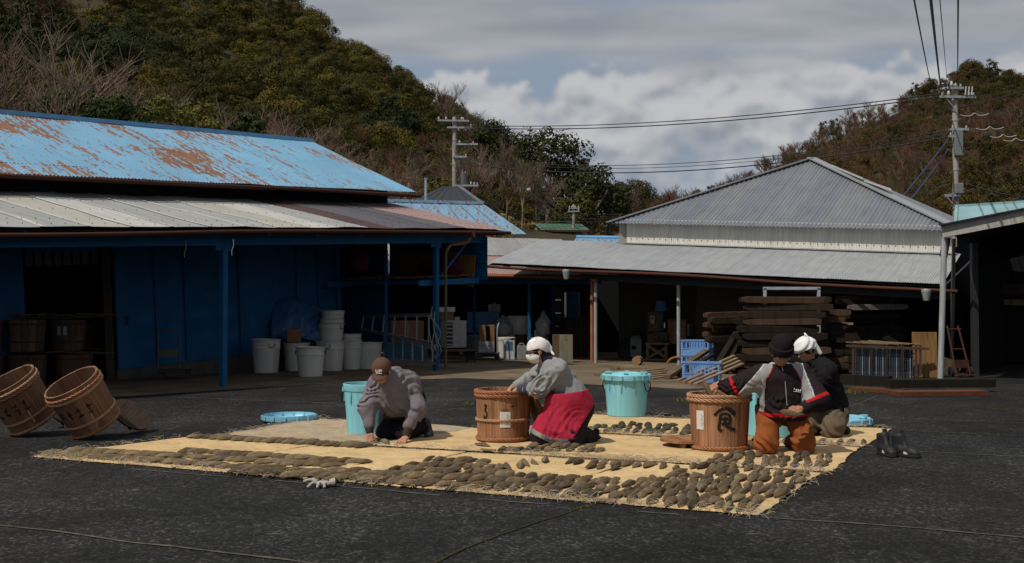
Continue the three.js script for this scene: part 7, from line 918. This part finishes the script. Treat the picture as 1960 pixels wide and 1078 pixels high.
{ // ---- woman with kerchief and pink apron, arms in the tub
  const G = gp(1072, 857), Ls = [-0.02, 0.775, -0.10], Rs = [-0.12, 0.775, -0.44], Le = [-0.215, 0.59, -0.11], Re = [-0.33, 0.62, -0.48], Lw = [-0.43, 0.56, -0.28], Rw = [-0.49, 0.565, -0.44], hL = [0.20, 0.38, -0.20], hR = [0.12, 0.38, -0.40], kL = [0.11, 0.10, -0.06], kR = [-0.19, 0.10, -0.16], aL = [0.36, 0.07, -0.38], aR = [0.22, 0.07, -0.56];
  const core = [bone(Ls, Le, 0.05, 0.042), bone(Le, Lw, 0.042, 0.032), bone(Rs, Re, 0.05, 0.042), bone(Re, Rw, 0.042, 0.032), bone([-0.05, 0.75, -0.27], [0.14, 0.42, -0.30], 0.13, 0.13), bone(hL, kL, 0.08, 0.06), bone(hR, kR, 0.08, 0.06), bone(kL, aL, 0.055, 0.04), bone(kR, aR, 0.055, 0.04), bone([-0.07, 0.80, -0.27], [-0.19, 0.90, -0.25], 0.055, 0.05)];
  const [t, hm] = person('kneeling person in white kerchief, face mask and pink apron reaching into a tub', G, { head: [-0.225, 0.955, -0.24], face: [-0.93, -0.25, 0.22], up: [-0.15, 1, 0], core, hair: 1, hands: [{ at: Lw, dir: [-0.8, -0.5, -0.3], back: [-0.3, 0.95, 0.1], curl: 0.3 }, { at: Rw, dir: [-0.7, -0.7, 0.1], back: [-0.6, 0.8, 0], curl: 0.3, mirror: true }] });
  garment(t, 'sweatshirt', [bone(Ls, Le, 0.098, 0.082), bone(Le, [-0.33, 0.575, -0.20], 0.08, 0.06), bone(Rs, Re, 0.098, 0.08), bone(Re, [-0.43, 0.585, -0.45], 0.078, 0.056), bone([-0.05, 0.76, -0.20], [0.14, 0.50, -0.22], 0.135, 0.15), bone([-0.08, 0.76, -0.35], [0.11, 0.50, -0.35], 0.13, 0.15), bone([0.15, 0.46, -0.22], [0.14, 0.40, -0.32], 0.155, 0.155)], 0.06, clothM(0.235, 0.24, 0.248), 11, { fold: 1.7, clip: (x, y, z) => 0.36 - y });
  garment(t, 'cuff', [bone([-0.325, 0.575, -0.195], [-0.385, 0.565, -0.24], 0.066, 0.055)], 0.02, clothM(0.055, 0.048, 0.07), 12, { fold: 0.6, cell: 0.007 });
  garment(t, 'neck_warmer', [bone([-0.085, 0.83, -0.26], [-0.16, 0.905, -0.25], 0.082, 0.068)], 0.02, clothM(0.028, 0.022, 0.032), 13, { fold: 0.8, cell: 0.007 });
  const tr = [bone(hL, kL, 0.15, 0.108), bone(hR, kR, 0.14, 0.105), bone(kL, aL, 0.10, 0.075), bone(kR, aR, 0.095, 0.07), bone(hL, hR, 0.16, 0.155)]; garment(t, 'trousers', tr, 0.05, clothM(0.020, 0.018, 0.022), 14, { floor: 0.012, fold: 1.8 });
  const ap = [bone(hL, kL, 0.168, 0.118), bone(hR, kR, 0.165, 0.122), bone([0.06, 0.50, -0.24], [-0.06, 0.14, -0.13], 0.175, 0.13), bone([0.10, 0.50, -0.16], [0.12, 0.46, -0.30], 0.165, 0.165)], af = field(ap, 0.10);
  { const edge = (x, y, z) => (x - 0.10) * 0.62 - (y - 0.05) * 0.42, hem = (x, y) => y - (0.035 + 0.42 * Math.max(0, -0.08 - x) * 1.1); const g = surfNet((x, y, z) => { let d = af(x, y, z); if (Math.abs(d) < 0.06) d += 0.8 * folds(x, y, z, 15) + 0.045 * fbm(x * 7 + z * 5, y * 2.2, z * 4 + 3, 3) * sstep(0.56, 0.3, y); return Math.max(Math.abs(d - 0.006) - 0.0065, edge(x, y, z), -hem(x, y), y - 0.565 + 0.12 * (0.2 - x), -((x - 0.15) * -0.8 + (z + 0.29) * 0.6) - 0.06); }, [-0.42, 0, -0.58], [0.42, 0.62, 0.16], 0.0085);
    paint(g, (x, y, z) => { const h = hem(x, y); return h < 0.055 ? (Math.sin(x * 60 + z * 40) > 0.3 ? [0.22, 0.20, 0.17] : Math.sin(x * 37) > 0.5 ? [0.12, 0.14, 0.18] : [0.30, 0.29, 0.27]) : [0.34, 0.021, 0.046]; }); mesh('apron', g, vc(), t); }
  mesh('apron_bow', merge([tube([V(0.29, 0.47, -0.22), V(0.33, 0.45, -0.21), V(0.33, 0.38, -0.2)], 0.014, 10, 5), new THREE.SphereGeometry(0.025, 10, 8).translate(0.30, 0.46, -0.21)]), clothM(0.36, 0.022, 0.062), t);
  { const g = surfNet((x, y, z) => { const s = ell(x, y, z, 0, 0.038, -0.018, 0.094, 0.105, 0.112) + 0.005 * fbm(x * 14, y * 14, z * 14, 2); let d = Math.max(Math.abs(s) - 0.006, 0.032 - y - Math.max(0, -z) * 0.75); d = smin(d, ell(x, y, z, 0.0, -0.02, -0.128, 0.03, 0.026, 0.022), 0.02); d = smin(d, cap(x, y, z, [0.01, -0.02, -0.13, 0.05, -0.07, -0.15, 0.018, 0.012]), 0.015); d = smin(d, cap(x, y, z, [-0.01, -0.02, -0.13, -0.04, -0.06, -0.16, 0.018, 0.012]), 0.015); return smin(d, cap(x, y, z, [0, 0.05, -0.12, 0, 0.0, -0.145, 0.03, 0.022]), 0.02); }, [-0.13, -0.10, -0.2], [0.13, 0.17, 0.13], 0.005);
    paint(g, (x, y, z) => { const a = fbm(x * 16, y * 16, z * 16 + 3, 2), top = x < 0 ? 0 : 1; return y > 0.085 && a > 0.2 ? [0.62, 0.47, 0.43] : y > 0.07 && a < -0.28 ? [0.48, 0.58, 0.50] : [0.68, 0.67, 0.66]; }); mesh('kerchief', g.applyMatrix4(hm), vc(), t); }
  mesh('face_mask', surfNet((x, y, z) => { const s = smin(ell(x, y, z, 0, -0.045, 0.025, 0.066, 0.068, 0.088), ell(x, y, z, 0, -0.02, 0.09, 0.022, 0.03, 0.03), 0.03); return Math.max(Math.abs(s) - 0.005, y + 0.002 + x * x * 4, 0.012 - z, -0.115 - y); }, [-0.1, -0.14, 0], [0.1, 0.04, 0.15], 0.005).applyMatrix4(hm), mat(0.68, 0.65, 0.62, 0.9), t);
  mesh('mask_loop', merge([-1, 1].map(s => tube([V(s * 0.06, -0.02, 0.04), V(s * 0.077, 0.0, 0.01), V(s * 0.08, -0.03, 0.005), V(s * 0.062, -0.07, 0.03)], 0.003, 10, 4))).applyMatrix4(hm), M.white, t);
  mesh('glasses', merge([...[-1, 1].map(s => new THREE.TorusGeometry(0.021, 0.0028, 5, 16).scale(1.2, 0.85, 1).translate(s * 0.033, 0.012, 0.1)), tube([V(0.058, 0.016, 0.095), V(0.08, 0.014, 0.04), V(0.082, 0.01, -0.01)], 0.003, 6, 4), tube([V(-0.058, 0.016, 0.095), V(-0.08, 0.014, 0.04), V(-0.082, 0.01, -0.01)], 0.003, 6, 4)]).applyMatrix4(hm), mat(0.08, 0.05, 0.04, 0.4), t);
}
{ // ---- man in the dark knit cap and orange trousers
  const G = gp(1505, 870), Rs = [-0.235, 0.755, -0.03], Ls = [0.155, 0.76, -0.04], Re = [-0.46, 0.635, -0.10], Le = [0.29, 0.53, 0.10], Rw = [-0.62, 0.665, -0.18], Lw = [0.07, 0.46, 0.27], hR = [-0.12, 0.42, -0.17], hL = [0.11, 0.42, -0.18], kR = [-0.205, 0.105, 0.06], kL = [0.165, 0.105, 0.05], aR = [-0.15, 0.07, -0.40], aL = [0.16, 0.07, -0.40];
  const core = [bone(Rs, Re, 0.055, 0.045), bone(Re, Rw, 0.044, 0.033), bone(Ls, Le, 0.055, 0.045), bone(Le, Lw, 0.044, 0.033), bone([-0.04, 0.76, -0.04], [0, 0.46, -0.12], 0.14, 0.13), bone(hR, kR, 0.09, 0.065), bone(hL, kL, 0.09, 0.065), bone(kR, aR, 0.06, 0.045), bone(kL, aL, 0.06, 0.045), bone([-0.04, 0.80, -0.03], [-0.06, 0.93, 0.03], 0.062, 0.056)];
  const [t, hm] = person('kneeling person in dark knit cap, grey panelled track jacket and orange trousers', G, { head: [-0.065, 0.97, 0.08], face: [0.02, -0.52, 0.85], up: [0, 1, 0.3], core, skin: M.skin2, hair: 1, hands: [{ at: [-0.615, 0.663, -0.178], dir: [-0.75, -0.5, -0.15], back: [-0.3, 0.75, 0.6], curl: 0.5, mirror: true }, { at: [0.08, 0.465, 0.265], dir: [-0.85, -0.25, 0.3], back: [0.1, 0.6, 0.8], curl: 0.55 }] });
  const dk = [0.019, 0.012, 0.015], gr = [0.26, 0.265, 0.265], red = [0.42, 0.012, 0.018], wh = [0.5, 0.48, 0.48], tOf = (x, y, z, a, b) => ((x - a[0]) * (b[0] - a[0]) + (y - a[1]) * (b[1] - a[1]) + (z - a[2]) * (b[2] - a[2])) / ((b[0] - a[0]) ** 2 + (b[1] - a[1]) ** 2 + (b[2] - a[2]) ** 2);
  garment(t, 'track_jacket', [bone(Rs, Re, 0.112, 0.098), bone(Re, [-0.575, 0.655, -0.165], 0.092, 0.056), bone(Ls, Le, 0.115, 0.10), bone(Le, [0.13, 0.475, 0.235], 0.096, 0.062), bone([-0.15, 0.735, -0.04], [-0.08, 0.48, -0.07], 0.125, 0.15), bone([0.075, 0.74, -0.04], [0.08, 0.48, -0.08], 0.125, 0.15), bone([-0.03, 0.72, -0.02], [0, 0.42, -0.05], 0.15, 0.168), bone([-0.06, 0.40, -0.10], [0.06, 0.40, -0.10], 0.165, 0.165), bone([-0.045, 0.81, -0.03], [-0.055, 0.86, -0.01], 0.085, 0.07)], 0.06, vc(0.85), 21, { fold: 1.6, cell: 0.0085, clip: (x, y, z) => 0.325 - y, paint: (x, y, z) => {
    if (y < 0.35) return dk; if (y < 0.41 && z > -0.1) return Math.abs(y - 0.38) < 0.017 ? red : dk;
    for (const [S0, E0, sg] of [[Rs, Re, -1], [Ls, Le, 1]]) { const u = tOf(x, y, z, S0, E0), lat = (x - (-0.04)) * sg; if (lat > 0.17 && u > -0.35 && u < 1.25) { const top = (x - S0[0]) * sg * 0.55 + (y - S0[1] - u * (E0[1] - S0[1])) * 1.0 - 0.055; if (u > 0.96 && u < 1.07) return red; if (u >= 1.07) return dk; if (Math.abs(top - 0.008) < 0.006) return wh; if (top > 0) return dk; if (z > -0.08) return gr; return dk; } if (lat > 0.10 && lat <= 0.17 && y > 0.70 + (0.17 - lat) * 1.9 && y < 0.87 && z > -0.02) return Math.abs(y - 0.71 - (0.17 - lat) * 1.9) < 0.010 ? red : gr; }
    if (y > 0.872 && y < 0.884) return wh; return dk; } });
  mesh('zip', tube([V(-0.055, 0.84, 0.085), V(-0.04, 0.72, 0.125), V(-0.03, 0.60, 0.13), V(-0.02, 0.48, 0.125)], 0.005, 16, 5), M.galv, t); mesh('chest_lettering', merge([[0, 0.024], [0.026, 0.016], [0.045, 0.016], [0.064, 0.014]].map(([x, w]) => box(w * 0.7, 0.014, 0.004, x, 0.008 * (w > 0.02), 0)).concat([box(0.075, 0.004, 0.004, 0.03, -0.016, 0)])).rotateX(-0.15).rotateZ(-0.1).translate(0.045, 0.63, 0.118), M.white, t); mesh('sleeve_lettering', merge([0, 1, 2].map(k => box(0.01, 0.035, 0.004, k * 0.015, -k * 0.012, 0))).rotateY(0.5).rotateZ(0.35).translate(0.30, 0.63, 0.115), M.white, t);
  garment(t, 'trousers', [bone(hR, kR, 0.122, 0.104), bone(hL, kL, 0.122, 0.104), bone([kR[0] - 0.01, 0.14, 0.075], kR, 0.085, 0.09), bone([kL[0] + 0.01, 0.14, 0.065], kL, 0.085, 0.09), bone(kR, aR, 0.10, 0.08), bone(kL, aL, 0.10, 0.08), bone(hR, hL, 0.14, 0.14)], 0.035, clothM(0.225, 0.068, 0.020), 22, { floor: 0.022, fold: 2.0, cell: 0.0085 });
  for (const s of [[-0.14, -0.44], [0.15, -0.44]]) garment(t, 'sock', [bone([s[0], 0.08, s[1]], [s[0], 0.05, s[1] - 0.12], 0.05, 0.04)], 0.02, clothM(0.16, 0.17, 0.19), 23, { cell: 0.009, floor: 0.022 });
  { const g = surfNet((x, y, z) => { const s = ell(x, y, z, 0, 0.055, -0.014, 0.095, 0.125, 0.110) + 0.004 * fbm(x * 16, y * 16, z * 16, 2); let d = Math.max(s, 0.025 - y - Math.max(0, -z) * 0.35); return smin(d, Math.max(Math.abs(ell(x, y, z, 0, 0.05, -0.012, 0.1, 0.125, 0.115)) - 0.008, Math.abs(y - 0.055 + Math.max(0, -z) * 0.3) - 0.032), 0.006); }, [-0.13, -0.03, -0.15], [0.13, 0.2, 0.14], 0.0055); mesh('knit_cap', g.translate(0, 0, 0).scale(1.1, 1.12, 1.1).applyMatrix4(hm), clothM(0.014, 0.009, 0.012), t); }
  mesh('glasses', merge([...[-1, 1].map(s => new THREE.TorusGeometry(0.021, 0.0025, 5, 16).scale(1.25, 0.8, 1).translate(s * 0.033, 0.010, 0.102)), cyl(V(-0.01, 0.014, 0.106), V(0.01, 0.014, 0.106), 0.0025)]).applyMatrix4(hm), mat(0.35, 0.34, 0.33, 0.3, { metalness: 0.6 }), t);
  for (const [p, rot, l] of [[[-0.70, 0.60, -0.19], [1.0, 0.4, 0.4], 'fish fillet gripped over the tub by the man in the knit cap'], [[-0.015, 0.42, 0.30], [0.3, 1.2, 0.5], 'fish fillet held before the chest of the man in the knit cap']]) { const m = mesh('fish_fillet', filletGeos[2], filletMats[1], scene, V(G.x + p[0], p[1], G.z + p[2]), rot); m.scale.setScalar(0.95); tag(m, l, 'fish fillet'); }
}
{ // ---- man with the white head towel, behind
  const G = gp(1587, 836), Ls = [-0.04, 0.73, 0.14], Rs = [-0.16, 0.73, -0.20], Le = [-0.20, 0.50, 0.16], Re = [-0.36, 0.52, -0.14], Lw = [-0.36, 0.36, 0.06], Rw = [-0.48, 0.38, -0.05], hL = [0.08, 0.26, -0.08], hR = [-0.02, 0.26, -0.26], kL = [-0.02, 0.11, 0.20], kR = [-0.28, 0.11, 0.06], aL = [0.12, 0.07, -0.18], aR = [-0.04, 0.07, -0.36];
  const core = [bone(Ls, Le, 0.05, 0.042), bone(Le, Lw, 0.042, 0.032), bone(Rs, Re, 0.05, 0.042), bone(Re, Rw, 0.042, 0.032), bone([-0.08, 0.70, -0.03], [0.04, 0.30, -0.16], 0.13, 0.13), bone(hL, kL, 0.085, 0.065), bone(hR, kR, 0.085, 0.065), bone(kL, aL, 0.06, 0.045), bone(kR, aR, 0.06, 0.045), bone([-0.09, 0.77, -0.03], [-0.2, 0.89, -0.01], 0.062, 0.056)];
  const [t, hm] = person('kneeling person in black shirt, khaki trousers and white head towel', G, { head: [-0.25, 0.935, 0.0], face: [-0.86, -0.42, 0.30], up: [-0.3, 1, 0], core, skin: M.skin2, hair: 1, hands: [{ at: Lw, dir: [-0.7, -0.7, 0], back: [-0.5, 0.6, 0.5], curl: 0.4 }, { at: Rw, dir: [-0.7, -0.7, 0.1], back: [-0.5, 0.6, 0.5], curl: 0.4, mirror: true }] });
  garment(t, 'shirt', [bone(Ls, Le, 0.098, 0.085), bone(Le, [-0.32, 0.40, 0.09], 0.078, 0.052), bone(Rs, Re, 0.098, 0.085), bone(Re, [-0.45, 0.42, -0.07], 0.075, 0.052), bone([-0.07, 0.72, 0.02], [0.06, 0.36, -0.06], 0.14, 0.165), bone([-0.12, 0.71, -0.13], [0.02, 0.36, -0.2], 0.14, 0.16), bone([0.05, 0.30, -0.08], [0.02, 0.28, -0.2], 0.165, 0.165), bone([-0.10, 0.80, -0.03], [-0.15, 0.83, -0.02], 0.08, 0.07)], 0.06, clothM(0.011, 0.011, 0.012), 31, { fold: 1.6, clip: (x, y) => 0.235 - y });
  mesh('shirt_lettering', merge([0, 1, 2, 3].map(k => box(k === 0 ? 0.006 : 0.013, 0.022, 0.004, k * 0.019, 0, 0)).concat([box(0.07, 0.004, 0.004, 0.03, -0.02, 0)])).rotateY(-0.25).translate(-0.13, 0.66, 0.20), M.white, t);
  garment(t, 'trousers', [bone(hL, kL, 0.145, 0.118), bone(hR, kR, 0.14, 0.112), bone(kL, aL, 0.105, 0.085), bone(kR, aR, 0.10, 0.08), bone(hL, hR, 0.16, 0.16)], 0.05, clothM(0.118, 0.088, 0.060), 32, { floor: 0.022, fold: 1.9 });
  garment(t, 'sock', [bone([0.14, 0.09, -0.10], [0.20, 0.06, -0.06], 0.06, 0.05)], 0.03, clothM(0.03, 0.035, 0.012), 33, { cell: 0.009, floor: 0.022 }); garment(t, 'sock', [bone([-0.03, 0.08, -0.4], [0, 0.06, -0.5], 0.05, 0.04)], 0.03, clothM(0.03, 0.035, 0.012), 34, { cell: 0.011, floor: 0.022 });
  mesh('head_towel', surfNet((x, y, z) => { const w = 0.006 * Math.sin((y * 1.2 + z * 0.7 + x * 0.4) * 75) + 0.004 * fbm(x * 18, y * 18, z * 18, 2); let d = Math.max(Math.abs(ell(x, y, z, 0, 0.045, -0.012, 0.097, 0.10, 0.115) + w) - 0.009, 0.018 - y - Math.max(0, -z) * 0.5); d = smin(d, cap(x, y, z, [0.03, 0.10, -0.06, 0.045, 0.165, -0.05, 0.024, 0.009]), 0.015); d = smin(d, cap(x, y, z, [0.0, 0.12, -0.08, -0.03, 0.165, -0.1, 0.024, 0.010]), 0.015); d = smin(d, cap(x, y, z, [0.05, 0.05, -0.10, 0.062, -0.085, -0.115, 0.030, 0.024]), 0.02); return smin(d, cap(x, y, z, [0.0, 0.07, -0.11, 0.05, 0.06, -0.10, 0.03, 0.03]), 0.02); }, [-0.14, -0.13, -0.18], [0.14, 0.2, 0.14], 0.0055).applyMatrix4(hm), clothM(0.66, 0.66, 0.66), t);
}
// ================================================================ power poles and wires
function catenary(a, b, sag, r, n = 26) { const p = []; for (let i = 0; i <= 10; i++) { const t = i / 10, q = a.clone().lerp(b, t); q.y -= sag * 4 * t * (1 - t); p.push(q); } return tube(p, r, n, 4); }
const wire = (a, b, sag, r, label, m = M.cable) => tag(mesh('power_line', catenary(a, b, sag, r), m, scene), label, 'cable', 'overhead cables');
const insul = (x, y, z, s0 = 1, s = s0 * 0.72) => lathe([[0, 0], [0.05 * s, 0.01 * s], [0.085 * s, 0.06 * s], [0.05 * s, 0.09 * s], [0.075 * s, 0.13 * s], [0.04 * s, 0.17 * s], [0.05 * s, 0.2 * s], [0, 0.22 * s]], 10).translate(x, y, z);
function pole(u, vTop, d, r, label, arms) {
  const top = at(u, vTop, d), y0 = Math.max(0, hillY(top.x, d)), o = thing('power_pole', label, 'power pole', V(top.x, y0, -d)), h = top.y - y0; mesh('shaft', cyl(V(0, -0.2, 0), V(0, h, 0), r * 1.25, r, 14), M.poleConc, o);
  const sc = d / FPX; arms.forEach(([v, l, rr, turn, ins]) => { const y = at(u, v, d).y - y0, ar = mesh('crossarm', box((rr - l) * sc, 0.10, 0.10, (l + rr) / 2 * sc, 0, 0), M.galv, o, [0, y, 0.05 + r], [0, turn, 0]); (ins || []).forEach(([x, s, dn]) => mesh('insulator', dn ? insul(0, 0, 0, s).rotateX(Math.PI).translate(x * sc, -0.05, 0) : insul(x * sc, 0.05, 0, s), M.porcelain, ar)); });
  for (let k = 1; k < 5; k++) mesh('band', cyl(V(0, h - 0.5 - k * h * 0.1, 0), V(0, h - 0.42 - k * h * 0.1, 0), r * 1.2, r * 1.2, 14), M.galv, o); for (let k = 0; k < 10; k++) { const y = h - 1 - k * 0.45; mesh('step_bolt', cyl(V((k % 2 ? 1 : -1) * r, y, 0), V((k % 2 ? 1 : -1) * (r + 0.14), y, 0), 0.012, 0.012, 5), M.galv, o); }
  return [o, y0, sc];
}
{
  const [a, ya, sa] = pole(870, 224, 65, 0.125, 'concrete power pole with transformer rising behind the far blue roof', [[232, -32, 28, 0.1, [[-30, 1.1], [-16, 1.1], [14, 1.1], [17, 1]]], [245, -14, 34, 0.1, [[8, 1, 1], [22, 1, 1], [32, 1]]], [277, 4, 45, 0, [[10, 1.1], [36, 0.8]]], [301, -3, 24, 0, [[22, 0.8]]], [356, -4, 46, 0, [[32, 1.2], [38, 1], [44, 0.8]]]]);
  { const p = at(885, 344, 65).sub(a.position), tr = mesh('transformer', cyl(p.clone().add(V(0.08, -0.35, 0)), p.clone().add(V(0.08, 0.38, 0)), 0.22, 0.22, 16), painted(0.10, 0.105, 0.115, 0.5, 2), a); mesh('bushing', merge([insul(p.x, p.y + 0.38, 0.05, 0.8), insul(p.x + 0.18, p.y + 0.38, 0, 0.8)]), M.porcelain, tr); mesh('drop_wire', merge([tube([V(0.2, p.y - 0.5, 0.1), V(0.55, p.y - 0.9, 0.1), V(0.2, p.y - 1.4, 0.1)], 0.02, 14, 4), tube([V(0.1, p.y + 1.4, 0.15), V(0.5, p.y + 0.9, 0.15), V(0.1, p.y + 0.3, 0.15)], 0.02, 14, 4)]), M.cable, a); }
  const [b] = pole(1828, 162, 46, 0.12, 'tall concrete power pole behind the turquoise roof', [[187, -33, 38, 0.1, [[-28, 1], [-16, 1.3], [26, 1], [34, 1]]], [170, -12, 14, 0.1, [[-10, 1.5], [-2, 1.2], [8, 1]]], [249, -12, 22, 0, [[-8, 0.7], [18, 0.7]]], [262, -16, 10, 0, [[-12, 0.7]]], [375, -24, 6, 0]]);
  { const sc = 46 / FPX; for (const [v0, v1, dx] of [[250, 300, 4], [352, 372, 3]]) mesh('cable_box', rbox(0.34, (v1 - v0) * sc, 0.2, 0.03), painted(0.17, 0.18, 0.2, 0.5, 3), b, [0.05, at(0, (v0 + v1) / 2, 46).y - b.position.y, 0.2]); mesh('strut', cyl(V(-0.45, at(0, 190, 46).y - b.position.y, 0.2), V(-0.02, at(0, 214, 46).y - b.position.y, 0.2), 0.025), M.galv, b); mesh('strut', cyl(V(-0.45, at(0, 378, 46).y - b.position.y, 0.2), V(-0.02, at(0, 402, 46).y - b.position.y, 0.2), 0.025), M.galv, b); mesh('white_cutout', merge([6, 12, 18].map(k => cyl(V(k * sc + 0.2, at(0, 184, 46).y - b.position.y, 0.25), V(k * sc + 0.24, at(0, 168, 46).y - b.position.y, 0.25), 0.03))), M.porcelain, b); mesh('loop_wire', tube([...Array(9)].map((_, i) => V(Math.cos(Math.PI * (1 - i / 8)) * 0.95, at(0, 192, 46).y - b.position.y + Math.sin(Math.PI * i / 8) * 0.7, 0.2)), 0.018, 24, 4), M.cable, b); }
  pole(1098, 391, 104, 0.12, 'small distant power pole before the green roofed house', [[399, -10, 11, 0, [[-8, 1.2], [-3, 1.2], [3, 1.2], [9, 1.2]]], [405, -11, 11, 0, [[-9, 1], [9, 1]]]]);
  { const p = at(815, 343, 46), o = thing('vent_pipe', 'thin grey vent pipe standing on the far blue roof', 'pipe', V(p.x, at(815, 392, 46).y, p.z)); mesh('pipe', cyl(V(0, 0, 0), V(0, p.y - o.position.y, 0), 0.055), M.galv, o); mesh('cap', cyl(V(0, p.y - o.position.y, 0), V(0, p.y - o.position.y + 0.04, 0), 0.075), M.galv, o); }
  const W = 0.02; wire(at(884, 244, 65), at(1806, 184, 46), 0.55, 0.026, 'thick twin cable between the tall pole and the transformer pole'); wire(at(890, 240, 65), at(1806, 178, 46), 0.5, 0.022, 'upper thin cable between the tall pole and the transformer pole');
  wire(at(880, 312, 65), at(1815, 262, 46), 1.0, 0.026, 'low thick cable crossing above the grey roof apex'); wire(at(885, 302, 65), at(1815, 250, 46), 0.9, 0.016, 'low thin cable crossing above the grey roof apex'); wire(at(885, 305, 65), at(1815, 256, 46), 0.95, 0.013, 'hairline cable between the two low cables');
  wire(at(868, 266, 65), at(-60, 420, 40), 0.6, W, 'cable from the transformer pole down over the rusty roof'); wire(at(868, 314, 65), at(560, 415, 38), 0.5, W, 'thick service cable from the transformer pole to the shed'); wire(at(878, 260, 65), at(1140, 462, 60), 0.1, 0.018, 'guy wire slanting down from the transformer pole');
  tag(mesh('guy_guard', new THREE.SphereGeometry(0.13, 12, 8), M.porcelain, scene, at(1012, 364, 62.5)), 'white ball on the slanting guy wire', 'insulator');
  for (const [u, v] of [[1000, 404], [1000, 416], [1010, 410]]) wire(at(u - 90, v, 100), at(1330, v + (v > 408 ? 6 : 2), 112), 0.3, 0.028, 'dark cable low before the wooded bank');
  // cables running from the tall pole overhead towards the photographer
  const over = (u0, v0, u1, d1, r, label) => { const p = at(u0, v0, 46), q = at(u1, -6, d1), e = p.clone().add(q.clone().sub(p).multiplyScalar(1.6)); wire(p, e, 0.15, r, label); };
  over(1782, 160, 1752, 17, 0.014, 'outermost of the cables passing overhead from the tall pole'); over(1801, 168, 1783, 17, 0.024, 'thickest of the cables passing overhead from the tall pole'); over(1813, 150, 1800, 20, 0.009, 'thinnest of the cables passing overhead from the tall pole'); over(1833, 160, 1834, 17, 0.014, 'cable passing overhead straight above the tall pole');
  wire(at(1838, 206, 46), at(2100, 128, 44), 0.1, 0.018, 'cable from the tall pole rising past the shed roof edge'); wire(at(1836, 345, 46), at(2100, 372, 40), 0.4, W, 'cable from the tall pole low over the turquoise roof'); wire(at(1822, 345, 46), at(1560, 380, 44), 0.3, W, 'cable from the tall pole behind the grey hip roof'); 
  wire(at(1818, 262, 46), at(1720, 385, 42), 0.05, 0.03, 'blue stay cable on the tall pole', M.cableBlue); wire(at(1816, 285, 46), at(1738, 388, 42), 0.05, 0.03, 'second blue stay cable below the first on the tall pole', M.cableBlue);
  [[1838, 220, 1893], [1868, 246, 1922], [1895, 261, 1946], [1920, 268, 1970]].forEach(([u0, v, u1], i) => { const m2 = (u0 + u1) / 2, pts = []; for (let k = 0; k <= 8; k++) { const u = lerp(u0, u1, k / 8), s = Math.sin(Math.PI * ((k % 4) / 4)); pts.push(at(u, v + (k === 4 ? -2 : 0) + 3 * s - k * 0.3, 60)); } tag(mesh('spacer_cord', tube(pts, 0.022, 30, 4), M.porcelain, scene), ['pale looped cord nearest the tall pole', 'pale looped cord second from the tall pole', 'pale looped cord third from the tall pole', 'pale looped cord farthest from the tall pole'][i], 'cord', 'looped cords on the line'); });
}
renderer.render(scene, camera);
